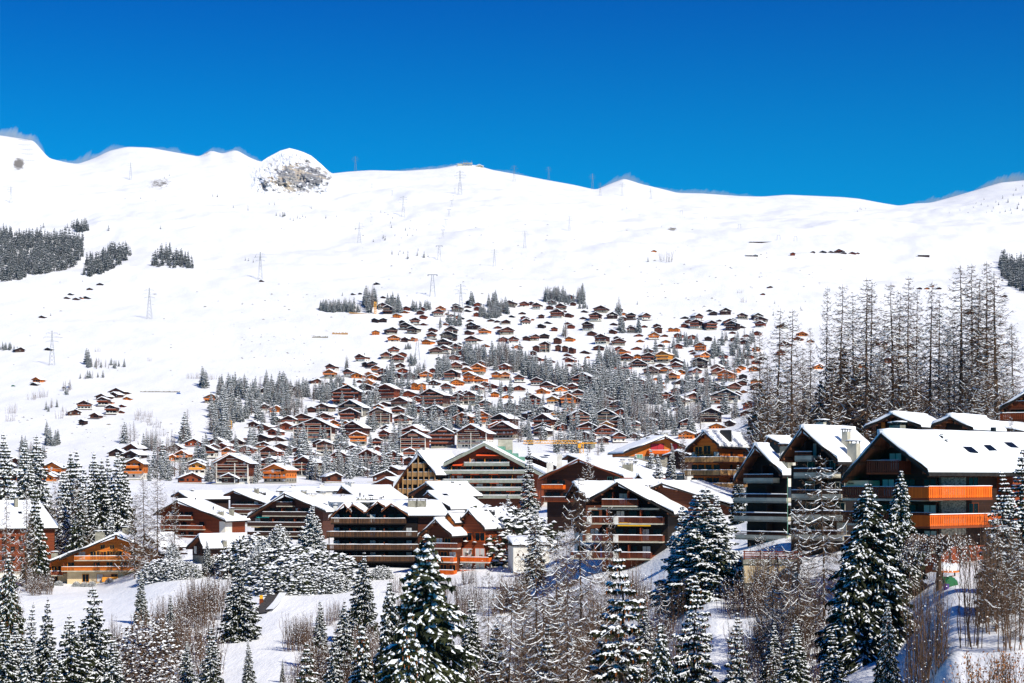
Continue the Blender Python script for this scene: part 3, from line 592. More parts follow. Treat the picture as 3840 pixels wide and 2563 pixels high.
VILLAGE_DATA='''
5 685,50,70,d,1 433,132,40,d,1 450,150,45,b,1 522,145,40,d,1 748,182,60,b,1 838,192,75,b,1 745,285,100,b,2 790,340,95,d,3 975,302,75,r,2 960,328,80,o,1 1125,305,70,r,2 1110,342,80,b,2 1310,320,90,o,2 1290,355,110,b,2 1370,345,28,o,1 1465,313,105,b,2 1570,315,70,d,1 1675,265,80,r,2 1670,305,85,r,2 1987,265,105,b,2 2125,272,90,r,2 2127,292,90,o,2 2250,287,90,b,2 2110,340,75,b,1 2005,370,60,d,1 1808,325,65,b,1
5 665,420,80,d,2 750,418,80,d,2 1045,400,85,o,1 1060,440,100,b,2 935,440,80,d,2 960,488,120,d,2 1030,525,120,d,2 1225,515,85,w,2 1220,580,100,b,2 1358,445,60,o,1 1420,470,50,o,1 1480,388,60,o,2 1520,388,50,d,1 1600,412,75,b,1 1415,530,135,d,2 1385,605,165,d,3 1805,410,80,b,1 1865,420,65,b,1 1950,433,90,b,1 2150,445,95,b,2 2212,400,30,o,1 2290,475,75,d,2 2340,430,40,d,1
5 675,540,85,o,2 835,535,120,d,2 850,615,125,o,2 1040,603,60,o,2 960,605,90,b,1 1613,490,120,d,2 1705,490,60,b,1 1577,540,85,b,2 1730,540,110,o,2 1610,628,130,b,2 1670,600,80,b,1 1960,540,150,b,2 2025,628,105,r,2 2232,600,100,b,2 1495,635,32,d,1 1335,655,130,d,2 1265,730,140,b,2 1345,720,110,b,2 1460,700,120,b,2 1400,690,90,b,1
5 855,730,110,r,2 935,757,90,r,2 780,780,120,r,2 885,805,140,r,2 525,808,115,r,2 575,855,90,d,2 640,865,100,d,2 915,865,100,b,1 235,900,110,b,2 220,962,120,o,2 405,950,110,b,2 450,920,80,r,1 680,915,110,o,2 740,940,110,r,2 615,955,100,o,1 490,965,120,o,1 635,985,120,o,1 895,965,90,b,2 95,1020,110,b,1 205,1030,50,b,1 360,1030,50,o,1 520,1010,80,r,1 600,1035,120,o,1 365,1080,70,o,1 680,1040,70,b,1 740,1055,70,b,1 835,1045,60,b,1 475,1125,90,b,1 470,1150,100,b,1
5 815,1110,150,d,2 770,1190,220,r,4 385,1225,290,b,4 905,1250,190,b,2 1290,785,65,d,1 1235,915,80,r,2 1165,972,130,o,2 1055,1080,80,o,3 1130,1085,90,o,3 1240,1035,110,b,1 1413,985,150,b,3 1460,880,120,r,2 1530,790,80,b,1 1540,840,90,b,1 1565,930,110,o,3 1670,930,130,o,3 1585,1020,120,o,3 1685,1020,110,o,3 1730,760,50,b,1 1850,750,80,d,2 1965,830,60,r,1 1930,900,115,r,2 1855,980,100,o,3 1945,980,95,o,3 2080,1005,110,b,2 1370,1098,120,r,2 1355,1150,110,r,1 1745,1055,120,r,1 1820,1070,110,r,1 1660,1110,100,r,2 1430,1140,90,r,1 1500,1140,100,r,1 1560,1140,100,r,1 1225,1250,270,t,4 1470,1225,140,b,3 1600,1220,150,w,3 1745,1260,120,b,2 1840,1150,90,o,2 1940,1095,100,r,1 2070,1090,130,r,1 2250,1035,130,b,2 2300,1130,100,o,2 2205,1255,180,b,3 2170,1130,60,r,1 2225,860,60,r,2 2190,800,110,r,1 2260,800,100,r,1 2215,740,65,b,2
5 700,1300,100,o,2 885,1320,120,b,2 1095,1320,120,r,3 1245,1370,190,d,3 1445,1370,210,b,3 1530,1445,200,o,3 1700,1425,220,o,3 1890,1470,220,b,3 1915,1560,260,b,3 155,1300,150,b,2 45,1300,90,b,2 430,1340,280,n,3 180,1405,190,b,2 415,1400,200,b,3 710,1440,240,w,4 930,1420,170,b,2 90,1470,190,b,2 260,1470,140,o,2 375,1480,120,o,2 450,1550,250,b,3 785,1490,130,d,1 765,1560,120,r,1 1065,1500,95,w,2 1240,1510,70,r,1 2185,1370,100,d,2 2290,1320,100,d,2 2280,1460,150,b,2 2280,1560,150,d,2
6 360,190,80,r,2 157,293,75,b,2 268,297,105,b,2 305,320,50,r,1 225,380,130,b,3 340,370,80,b,2 497,322,70,b,1 655,325,140,b,2 605,405,125,b,3 487,388,70,b,1 775,385,110,d,2 955,390,100,d,2 1105,395,100,b,2 785,448,80,b,1 138,432,70,d,1 205,505,70,r,2 335,440,75,r,1 365,480,80,r,2 530,500,110,d,3 955,465,55,b,1 1085,470,75,r,1 1208,475,80,b,2 1225,525,85,w,3 965,520,110,b,2 770,530,75,b,2 1180,585,115,o,2 1285,560,75,r,1 1345,510,60,y,2 1400,510,55,y,2 1413,570,90,r,2 1555,585,90,r,2 1725,315,70,d,1 1765,350,80,d,2 1885,345,110,d,2 1910,365,40,r,1 1620,400,100,b,2 1525,430,80,b,2 1590,480,130,b,3 1745,495,120,b,3 1820,410,50,b,1 1925,450,130,r,2 1940,495,130,d,3 1950,405,90,b,1 2045,385,100,b,2 2200,395,100,d,2 2225,425,110,b,2 2215,470,100,r,2 2040,475,70,b,1 1948,530,70,r,1 2085,560,80,r,1 1710,600,80,d,2 1835,600,65,b,1 1965,605,75,b,2 2045,590,45,r,1 2065,635,90,b,2 1950,655,80,b,1 2100,670,50,r,1
6 230,630,80,w,3 135,650,80,b,2 30,710,90,w,3 110,710,110,w,3 243,700,65,w,3 308,710,65,w,3 370,725,65,w,3 660,635,130,b,3 650,590,80,r,1 820,600,90,b,2 835,645,140,b,2 330,750,80,r,1 330,785,90,r,1 380,775,60,r,1 350,810,100,r,1 180,812,70,r,1 40,800,80,r,1 350,850,80,r,1 500,860,70,r,1 535,768,40,o,1 650,870,90,o,2 765,745,75,r,1 870,750,110,o,2 1020,778,90,o,2 1170,765,85,r,2 905,800,115,b,2 1120,820,130,b,3 1268,810,135,y,3 1025,870,185,d,2 1400,850,130,b,2 1630,710,115,o,3 1555,710,60,r,1 1675,790,115,o,2 1860,772,85,r,2 1575,735,90,b,1 1625,870,175,d,3 1600,890,120,b,2 1600,940,110,r,2 1860,835,80,r,2 2000,790,80,b,1 2015,820,90,d,2 2025,850,70,r,1 2030,885,80,o,2 1400,885,110,r,2 1285,920,100,o,2 1150,930,160,w,2 1440,930,110,o,1 1365,950,100,o,1 1365,990,100,o,2 1200,985,80,o,1 1790,880,120,r,1 1805,940,130,r,2 1990,915,100,o,1 1875,995,160,o,3 2050,975,90,n,2 1450,1030,130,d,1 1530,970,70,r,1 1245,1020,80,o,1 1250,1060,90,o,1 1060,985,80,r,1 1040,1020,100,r,1 930,1010,80,b,1 790,1040,70,r,1 500,960,60,r,2 590,970,60,r,2 580,1000,60,r,1 480,1050,220,b,3 380,1090,110,r,2 130,1090,150,b,2 80,1120,120,o,1 275,1095,130,o,1 40,1035,90,b,2
6 350,1140,110,b,1 445,1165,150,w,2 210,1140,60,b,1 185,1225,125,y,3 340,1240,150,o,3 440,1210,100,b,1 100,1310,140,d,1 465,1305,80,b,1 210,1390,190,y,2 90,1470,210,b,3 450,1450,220,w,4 705,1415,230,n,3 820,1280,180,b,2 900,1220,60,o,1 1040,1225,70,o,1 1040,1265,80,r,1 1090,1290,70,o,1 1020,1310,60,r,1 1030,1400,60,r,2 1780,1100,130,w,2 1960,1100,180,b,2 2060,1000,90,b,1 1910,1060,100,o,1 1895,1020,80,b,1 1990,1150,100,r,1 2060,1110,80,o,1 1795,1130,90,r,1 1870,1215,300,n,3 1555,1200,180,w,2 1550,1150,110,r,1 1400,1230,210,w,2 1440,1170,90,r,1 1290,1170,200,b,1 1710,1140,50,r,1 1680,1220,90,o,1 1780,1215,100,o,1 1620,1280,60,r,2 1700,1300,50,r,2 1820,1260,50,r,1 1890,1290,100,d,1 1740,1400,230,d,3 1915,1440,100,d,2 1500,1460,140,b,2 1000,1470,100,b,2 830,1480,150,d,3 720,1480,130,y,2 545,1500,200,b,2 740,1555,270,r,2 70,1540,160,d,2 2180,830,100,r,1 2160,900,120,o,1
4 677,38,50,d,1 607,70,45,b,1 476,105,40,d,1 450,130,40,b,1 513,138,50,b,1 548,130,30,o,1 580,130,60,d,1 283,260,50,b,1 135,492,70,d,1 325,480,60,d,1 247,698,65,o,1 228,718,60,d,1 790,780,120,b,1 857,775,45,b,1 885,805,45,b,1 860,815,60,o,1 685,815,90,b,1 770,800,80,b,1 740,840,50,o,1 697,855,75,b,2 825,865,45,r,1 570,880,100,b,2 505,920,90,b,1 640,942,70,b,1 753,912,80,b,2 820,905,40,r,1 553,985,50,d,2 225,1195,60,d,1 278,1172,50,r,1 90,1260,80,b,1 1430,835,100,o,2 1660,780,75,o,1 1790,770,65,d,1 1908,830,50,b,1 1960,730,50,r,1 2020,755,80,b,1 1790,880,70,b,1 1870,900,95,o,1 1770,15,35,b,1
A 125,560,120,b,1 435,640,180,o,2 435,680,110,b,1 125,660,110,d,1 35,730,80,w,2 115,770,150,b,1 250,720,130,o,1 400,775,110,o,1 205,870,150,r,1 1125,670,180,o,3 1100,500,170,d,1 1370,440,90,r,1 1465,440,150,b,1 1440,520,100,o,1 1525,520,130,o,2 1740,490,145,b,2 1910,495,110,o,2 1620,395,150,r,1 1810,385,150,b,1 1790,435,110,r,1 1870,420,120,r,1 1990,385,120,b,1 1655,630,155,y,2 1940,640,300,y,3 1955,745,310,w,4 1600,740,210,r,1 1920,780,200,d,1 1100,440,150,b,1 980,480,150,d,1 60,600,130,d,1
B 305,105,115,o,1 205,70,80,b,1 410,215,130,b,2 530,210,180,b,2 300,195,110,b,1 195,260,120,w,1 110,235,100,b,1 385,260,180,r,1 280,300,120,r,1 45,345,40,o,1 190,435,120,w,3 240,530,160,r,3 265,645,200,w,3 295,750,230,o,3 540,640,190,w,3 610,360,360,w,4 710,465,150,w,5 840,565,160,r,3 955,500,110,b,3 1100,490,160,b,1 1080,580,190,r,3 990,385,145,o,3 1150,400,100,b,2 1155,445,80,r,1 1285,585,180,r,3 1440,360,200,r,3 1455,450,240,w,4 1420,495,110,r,2 1700,405,220,b,4 1950,410,290,w,4 2160,300,160,o,3 490,490,80,r,2 1240,300,120,d,1 1475,290,100,w,2 1215,345,110,r,2 790,735,150,b,1 1215,735,220,b,1
C 525,290,150,b,2 1060,320,250,r,2 900,285,180,b,2 1170,360,120,b,2 1040,370,90,b,1 330,280,90,r,1
3 85,565,38,o,1 705,592,36,d,1 935,587,32,r,2 1058,570,30,b,1 1118,570,46,d,1 1168,570,35,b,1 1220,570,60,b,1 1245,576,35,b,1 1298,578,50,r,1 1330,578,30,r,1 1710,793,34,b,1 1756,793,34,o,1 1828,793,38,b,1 797,785,34,b,1 752,828,30,r,1 2230,840,40,b,1 1788,778,25,o,1 2025,948,60,b,1 990,1080,70,o,1 965,1110,60,r,1 870,1030,60,b,1
7 640,625,75,o,1 610,675,60,r,1 1260,715,80,r,1 1310,770,70,b,1 1300,850,90,r,1 1380,860,60,o,1 760,900,90,o,1 1100,890,90,o,1 1470,740,80,b,1 700,690,60,o,1 500,720,90,w,1 470,790,80,r,1
'''
def unzoom(k,x,y):
    return {'5':(1150+x/2.61,1050+y/2.61,2.61),'6':(2000+x/2.61,1050+y/2.61,2.61),'4':(x/1.807,1050+y/1.807,1.807),'A':(x/2.24,1500+y/2.24,2.24),
            'B':(900+x/2.24,1500+y/2.24,2.24),'C':(1800+x/2.24,1500+y/2.24,2.24),'3':(2400+x/1.631,600+y/1.631,1.631),'7':(2700+x/2.06,950+y/2.06,2.06)}[k]
CH=[]
for line in VILLAGE_DATA.strip().splitlines():
    k,*items=line.split()
    for it in items:
        x,y,w,c,n=it.split(','); X,Y,s=unzoom(k,float(x),float(y)); CH.append((round(X,1),round(Y,1),float(w)/s,c,int(n)))
CH.sort(key=lambda c:-c[2])
_k=[]
for c in CH:
    if all(abs(c[0]-d[0])>14 or abs(c[1]-d[1])>9 for d in _k): _k.append(c)
CH=_k
print('CHALETS',len(CH))
KEEP=280
_r=random.Random(21); _P=[(1150,1640),(1250,1480),(1400,1400),(1530,1300),(1450,1170),(1700,1130),(2000,1130),(2300,1160),(2480,1230),(2650,1150),(2860,1180),(2880,1400),(2850,1600),(2500,1680),(2200,1650),(1900,1660),(1600,1700),(1500,1790),(1000,1790),(620,1770),(700,1690),(900,1640)]
def _in(x,y):
    c=False
    for i in range(len(_P)):
        (x1,y1),(x2,y2)=_P[i],_P[i-1]
        if (y1>y)!=(y2>y) and x<(x2-x1)*(y-y1)/(y2-y1)+x1: c=not c
    return c
_add=[]
for _ in range(6000):
    X=_r.uniform(600,2900); Y=_r.uniform(1130,1790)
    if not _in(X,Y) or len(_add)>=150: continue
    if Y<1420 and _r.random()<.6: continue
    w=(24+(Y-1130)*.085)*_r.uniform(.8,1.2)
    if 1500<X<1660 and 1300<Y<1400: continue
    if 2270<X<2400 and 1340<Y<1430: continue
    if all(abs(X-c[0])>(w+c[2])*.42 or abs(Y-c[1])>10+w*.12 for c in CH+_add): _add.append((X,Y,w,_r.choice('dbbrro'),_r.choice((1,2,2))))
CH=CH[:KEEP]+sorted(CH[KEEP:]+_add,key=lambda c:-c[2])
for i,c in enumerate(CH[:KEEP]): put_chalet(*c,i)
# the smallest of them, past three hundred in all, as one object
if len(CH)>KEEP:
    m=MB(); rnd=random.Random(4)
    for (X,Y,Wp,col,n) in CH[KEEP:]:
        p=hit(X,Y,1080 if X<2950 else 620); W=max(5,Wp*p.y/F); hw=W*.42; h=max(1.8,n*2.4-.6); L=W*.9; a=-R(rnd.uniform(-4,28)); q=MB()
        za=h+hw*.42; k={'d':0,'k':0,'b':1,'r':2,'o':3,'y':3,'w':1,'n':0,'t':0}[col]
        q.prism([(-hw,-5),(hw,-5),(hw,h),(0,za),(-hw,h)],0,L,k)
        for s in (-1,1):
            P=[(s*(W/2+.1),h-.12),(0,za+.1),(0,za+.25),(s*(W/2+.1),h+.03)]; P=P if s<0 else P[::-1]
            q.prism(P,-1.3,L+.7,4)
            P=[(s*(W/2+.1),h+.035),(0,za+.255),(0,za+.75),(s*(W/2+.1),h+.4)]; P=P if s<0 else P[::-1]
            q.prism(P,-1.25,L+.6,5)
        for j in range(max(1,int(W/3))):
            u=-hw+2*hw*(j+.5)/max(1,int(W/3)); q.box(u-.55,u+.55,-.06,.01,.7,min(1.9,h-.1),6)
            if n>1: q.box(u-.55,u+.55,-.06,.01,3.2,min(4.3,h-.1),6)
        if n>1: q.box(-hw,hw,-1.1,-1.0,2.4,3.3,k)
        ca,sa=math.cos(a),math.sin(a)
        q.v=[(p.x+x*ca-y*sa,p.y+x*sa+y*ca,p.z-.3+z) for x,y,z in q.v]; n0=len(m.v); m.v+=q.v; m.f+=[tuple(i+n0 for i in f) for f in q.f]; m.m+=q.m
    o=m.build('smallest_chalets',['wood_d','wood_b','wood_r','wood_o','darkroof','snow','glass'])
    tag(o,'tiny snow-roofed huts scattered far up the village and the slopes','chalets',kind='stuff')
# ---------------------------------------------------------------- the large buildings of the front rows
class House:
    def __init__(s,name,label,cat,D,turn,apex,left,right,Yb,L=None,endX=None,ov=2.0,eo=1.2,wood='wood_b',base='plaster',baseY=None,th=.3,sn=.45,edge='darkroof',rear=1.0,seed=0,group=None,roofs=True,nu=6,nv=8,backov=.8):
        fr=s.fr=Fr(apex[0],apex[1],D,turn,(HY-Yb)/F*D)
        s.p=empty(name,(fr.a,D,fr.zb),-R(turn)); tag(s.p,uniq(label),cat,group)
        s.xl=fr.u(left[0]); s.zl=fr.z(left[1],s.xl); s.xr=fr.u(right[0]); s.zr=fr.z(right[1],s.xr); s.za=fr.z(apex[1]); s.ov=ov; s.wood=wood
        s.L=L if L else fr.v(endX)
        s.rs=(s.za-s.zr)/s.xr; s.ls=(s.za-s.zl)/(-s.xl); s.seed=seed; s.th=th
        if roofs: s.roof=roof(s.p,s.xl,s.zl,0,s.za,s.xr,s.zr,0,s.L,th,sn,edge,nu,nv,True,seed,'soffit',near=D<420)
        s.wl=s.xl+eo; s.wr=s.xr-eo; s.y=ov; s.zwl=s.zl+eo*s.ls-th-.05; s.zwr=s.zr+eo*s.rs-th-.05
        zb=s.fr.z(baseY,0,ov) if baseY else 0
        walls(s.p,s.wl,s.zwl,0,s.za-th-.05,s.wr,s.zwr,ov,s.L-backov,wood,-8,zb,base)
    def top(s,u): return (s.zwl+(u-s.wl)*s.ls) if u<0 else (s.zwr+(s.wr-u)*s.rs)
    def bal(s,X0,X1,Y,d=None,**k):
        """balcony on the front whose floor slab shows at photo row Y between columns X0 and X1"""
        d=d or s.ov*.8; y=s.ov-d; u0=s.fr.u(X0,y); u1=s.fr.u(X1,y); z=s.fr.z(Y,(u0+u1)/2,y)
        k.setdefault('near',s.fr.D<330); balcony(s.p,u0,u1,z,d,s.ov,**k); return u0,u1,z
    def sbal(s,X0,X1,Y,d=1.4,**k):
        u=s.wr+d; v0=s.fr.v(X0,u); v1=s.fr.v(X1,u); z=s.fr.z(Y,u,(v0+v1)/2); k.setdefault('near',s.fr.D<330)
        balcony(s.p,v0,v1,z,d,s.wr,side=1,**k); return v0,v1,z
    def doors(s,u0,u1,z,n,w=1.7,h=2.05,seed=0,frame='wood_b',blind=.1,skip=.1):
        rnd=random.Random(s.seed*31+seed+int(z*10))
        for i in range(n):
            u=u0+(u1-u0)*(i+.5)/n+rnd.uniform(-.15,.15)
            if rnd.random()<skip or z+h>s.top(u)-.1: continue
            window(s.p,u,z+.05,min(w,(u1-u0)/n*.8),h,s.ov,0,blind=rnd.random()<blind,pane='curtain' if rnd.random()<.12 else 'glass',frame=frame)
    def dividers(s,us,z,h=2.4,d=1.5,mat='wood_r'):
        for u in us: m=MB(); m.box(u-.08,u+.08,s.ov-d,s.ov-.003,z+.0,min(z+h,s.top(u)-.1)); m.build('divider',mat,s.p)
    def swin(s,X,Y,w=1.1,h=1.2,**k):
        v=s.fr.v(X,s.wr); z=s.fr.z(Y,s.wr,v); window(s.p,v,z,w,h,s.wr,1,**k)
    def chim(s,X,Ytop,t=.5,w=1.0,d=.9,drop=1.2,**k):
        """chimney standing on the roof at depth share t of the ridge, seen at column X with its top at row Ytop"""
        y=s.L*t; u=s.fr.u(X,y); zt=s.fr.z(Ytop,u,y); r=(s.za+u*s.ls) if u<0 else (s.za-u*s.rs)
        return chimney(s.p,u,y,min(r-.5,zt-drop),zt-.4,w,d,**k)
    def awn(s,X0,X1,Y,mat,d=1.2):
        u0=s.fr.u(X0,s.ov-d); u1=s.fr.u(X1,s.ov-d); z=s.fr.z(Y,u0,s.ov-d); m=MB()
        m.prism([(0,0),(0,.06),(1,.06),(1,0)],0,1); m.v=[(u0+(u1-u0)*x,s.ov-d+y*d,z+zz+y*.35) for x,y,zz in m.v]; m.box(u0,u1,s.ov-d-.02,s.ov-d,z-.2,z+.03); m.build('awning',mat,s.p)
    def sky(s,X,t,side=1,w=.9,h=1.1):
        y=s.L*t; u=s.fr.u(X,y)
        if u>0: skylight(s.p,u,y,s.za-u*s.rs,s.rs,w,h)
    def pipes(s,lst):
        for X,t,h in lst: y=s.L*t; u=s.fr.u(X,y); pipe(s.p,u,y,(s.za+u*s.ls) if u<0 else (s.za-u*s.rs),h)
# 1 orange chalet lower left -------------------------------------------------
h=House('chalet','large bright orange wooden chalet with three balcony floors alone on the lower left slope','chalet',440,-6,(435,2005),(222,2098),(640,2095),2192,L=15,ov=2.2,eo=1.6,wood='wood_o',base='cream',baseY=2143,edge='darkroof',seed=1)
for X0,X1,Y in ((278,560,2101),(230,580,2141)):
    u0,u1,z=h.bal(X0,X1,Y,style='bars',mat='wood_o',slab='palecon',near=True); h.doors(u0+.5,u1,z,7,frame='wood_y',blind=.0,seed=Y)
    h.dividers([u0+(u1-u0)*k for k in (.02,.36,.66)],z,1.9,1.2,'wood_r')
h.doors(h.fr.u(240,2),h.fr.u(560,2),h.fr.z(2186,0),6,frame='wood_y',skip=.1,seed=3)
for X in (372,410,446): window(h.p,h.fr.u(X,2.2),h.fr.z(2098,0,2.2),1.6,2.1,h.ov,frame='wood_y',pane='glass'); 
for X in (385,420): 
    w=window(h.p,h.fr.u(X,2.2),h.fr.z(2060,0,2.2),1.2,1.1,h.ov,frame='wood_y')
h.chim(375,1990,.6,2.4,1.2); h.chim(470,1975,.6,1.6,1.0)
m=MB(); m.box(h.fr.u(380),h.fr.u(440),h.ov-1.0,h.ov-.003,h.fr.z(2183),h.fr.z(2166)); m.build('terrace_fence','wood_y',h.p)
h=House('chalet_annexe','low orange annexe with two small balconies left of the bright orange chalet','chalet',442,-6,(262,2075),(146,2122),(300,2095),2192,L=13,ov=2.2,eo=2.6,wood='wood_o',base='cream',baseY=2150,seed=2)
h.bal(156,232,2158,style='bars',mat='wood_r',slab='palecon',near=True,d=2.4); h.bal(147,190,2193,style='bars',mat='wood_r',slab='palecon',near=True,d=3.2)
h.doors(h.fr.u(192,2),h.fr.u(240,2),h.fr.z(2156),2,frame='wood_y',skip=0); h.doors(h.fr.u(185,2),h.fr.u(225,2),h.fr.z(2190),1,frame='wood_y',skip=0)
m=MB(); x=h.fr.u(167,-1); m.box(x-.14,x+.14,-.9,-.62,-3.5,h.fr.z(2118)); m.build('post','wood_r',h.p); h.chim(205,2068,.5,1.6,1)
h=House('house','wide snow roof half hidden by the bare larches right of the orange chalet','house',462,45,(545,2003),(505,2040),(600,2054),2140,endX=650,ov=1.5,wood='wood_b',seed=3); h.bal(560,600,2085,style='bars',mat='wood_b'); 
# 2 red-walled block at the left edge
h=House('apartment_block','red-brown block under a big snow roof at the left edge behind spruces','house',462,60,(-120,1884),(-190,1985),(-58,1984),2165,endX=150,ov=1.2,eo=1.0,wood='wood_r',base='plaster',baseY=2135,seed=4)
for Y in (2030,2068,2105):
    for X in (15,48,78,104): h.swin(X,Y,1.1,1.2,frame='wood_d')
h.sky(35,.3); h.sky(75,.6); h.chim(60,1865,.6,1.1)
# 3 low chalet in the middle of the left forest
h=House('chalet','small dark chalet with double snow roof between the left forest and the larches','chalet',560,50,(345,1880),(325,1898),(375,1905),1975,endX=430,ov=1.2,wood='wood_b',seed=5); h.chim(405,1876,.4,1.3); h.sbal(350,395,1970,mat='wood_o',slab='wood_b')
h=House('chalet','lower snow roof directly below the small dark chalet by the left forest','chalet',545,50,(350,1899),(330,1920),(395,1936),1982,endX=425,ov=1.2,wood='wood_b',seed=6); h.sbal(365,420,1978,mat='wood_r',slab='wood_b')
# 4 red chalet
h=House('chalet','large red-brown chalet with three balcony floors and a long right-hand snow roof','chalet',512,20,(663,1876),(575,1930),(846,1956),2045,endX=760,ov=2.0,eo=1.3,wood='wood_r',base='stone',baseY=2040,seed=7)
for X0,X1,Y in ((622,716,1948),(600,760,1985),(600,750,2022)):
    u0,u1,z=h.bal(X0,X1,Y,style='bars',mat='wood_r',slab='palecon',near=True); h.doors(u0,u1,z,5,frame='wood_d',seed=Y); h.dividers([u0+(u1-u0)*.45],z,2,1.2,'wood_b')
for Y in (1970,2006):
    for X in (738,783): window(h.p,h.fr.u(X,2),h.fr.z(Y,0,2),1.7,1.4,h.ov,frame='wood_r',pane='wood_r')
m=MB(); m.box(h.wr-1.8,h.wr+.05,h.ov-.05,h.ov+4,-3,h.zwr-.2+1.8*h.rs*0); m.build('white_corner','plaster',h.p)
h.chim(828,1915,.25,1.5,1.1); h.chim(868,1905,.6,1.3,1.0); h.pipes([(655+40,.3,1.2),(733,.6,1),(800,.4,1.4)])
h=House('house','dark-gabled house behind the red-brown chalet with wide snow roof','house',580,50,(668,1845),(640,1862),(710,1873),1930,endX=830,ov=1.3,wood='wood_d',seed=8); h.chim(720,1838,.3,1.6); h.chim(650+130,1846,.7,1.2)
h=House('chalet','dark chalet with long falling snow roof behind and right of the red-brown chalet','chalet',560,24,(873,1840),(838,1858),(1004,1896),1960,L=20,ov=2,eo=1.2,wood='wood_d',seed=9,group=None)
for Y in (1905,1925): u0,u1,z=h.bal(868,985,Y,style='board',mat='wood_b',slab='palecon'); h.doors(u0,u1,z,5,seed=Y)
h.chim(962,1830,.4,1.4); h.chim(983,1845,.5,2.4,1.0,mat='metal'); h.chim(922,1838,.6,.9)
# 5 low house with dark left gable
h=House('house','low house with black left gable and flat white roof below the red-brown chalet','house',430,56,(742,2008),(697,2056),(760,2058),2086,endX=925,ov=1.3,eo=1.0,wood='wood_d',base='stone',seed=10)
h.chim(842,2024,.45,1.0); h.chim(905,2011,.75,1.0); h.doors(h.wl+.5,h.wr-.5,.2,3)
m=MB(); m.box(-11,-6,-3,0,.2,.5); m.box(-11,-6,-3,-2.9,.5,1.4); m.box(-8.6,-8.4,-1.6,-1.4,-4,.2); m.build('deck','wood_d',h.p)
# 7 dark chalet
h=House('apartment_chalet','dark brown apartment chalet with four long balconies behind the snowy round conifers','chalet',480,16,(1065,1850),(926,1940),(1222,1921),2045,endX=1180,ov=3.0,eo=2.0,wood='wood_t',base='concrete',seed=11)
for X0,X1,Y in ((1036,1096,1898),(983,1160,1935),(927,1160,1974),(927,1158,2010)):
    u0,u1,z=h.bal(X0,X1,Y,style='board',mat='wood_d',slab='palecon',hgt=1.05,d=2.0,near=False); 
    h.doors(u0+1,u1-.5,z,max(2,int((u1-u0)/2.4)),frame='wood_d',seed=Y); h.dividers([u0+(u1-u0)*k for k in ((.4,.75) if u1-u0>6 else ())],z,2,1.6,'wood_r')
h.awn(942,975,1976,'awnyellow'); h.awn(960,1010,1940,'awnteal')
h.chim(1140,1838,.5,1.3); h.chim(1170,1850,.5,2.6,1.1,mat='plaster'); h.sky(1220,.4)
# 8 long flat-topped attic behind it
def boxhouse(name,label,cat,X,D,turn,Yb,x0,x1,y1,ztop,mat,eave=.9,win=(),sn=.45,chs=(),roofmat='darkroof'):
    fr=Fr(X,0,D,turn,(HY-Yb)/F*D); p=empty(name,(fr.a,D,fr.zb),-R(turn)); tag(p,uniq(label),cat)
    m=MB(); m.box(x0,x1,0,y1,-8,ztop); m.build('wall',mat,p)
    m=MB(); m.box(x0-eave,x1+eave,-eave,y1+eave,ztop+.003,ztop+.3); r=m.build('roof',roofmat,p)
    s=MB(); e=eave-.05; s.slab([(x0-e,-e,ztop+.3),(x1+e,-e,ztop+.3),(x1+e,y1+e,ztop+1.6),(x0-e,y1+e,ztop+1.6)],sn,8,5,.5,0,5); s.build('snow_blanket','snow',r,True)
    m=MB(); m.prism([(x0,ztop+.3),(x1,ztop+.3),(x1,ztop+1.6),(x0,ztop+1.6)],y1-.2,y1); m.build('parapet',mat,p)
    for (u,z,w,hh) in win: window(p,u,z,w,hh,0,frame='wood_b')
    for (u,y,zt,w) in chs: chimney(p,u,y,ztop,zt,w,.9,'plaster')
    return p,fr
boxhouse('attic_block','long low attic block with brown wall strip and white chimneys above the dark apartment chalet','house',1135,522,4,1945,0,14.5,9,4.9,'wood_t',1.4,[(2+k*2.2,3.3,1.2,.9) for k in range(5)],.5,[(2,3,7.2,1.1),(5.3,3,7.3,1.8),(6.8,4,7.6,2.6),(11,5,6.6,1.0)])
boxhouse('flat_house','flat snow-roofed house behind the long attic block','house',1048,560,0,1900,0,23,8,4.6,'plaster',1.0,[(2+k*3,2.6,1.2,1.0) for k in range(7)],.5,[(4,3,6.4,1.2),(13,3,6.8,1.4)])
# 9
h=House('house','broad white roof with a dark left gable behind the dark zigzag-roofed block','house',545,46,(1280,1824),(1258,1856),(1345,1874),1960,endX=1465,ov=1.3,wood='wood_d',seed=12,eo=1)
h.pipes([(1425,.4,1.0),(1432,.45,1.0),(1438,.5,1.0)]); h.chim(1312,1808,.15,3.2,1.2,mat='plaster'); h.sky(1390,.3,w=2,h=.8)
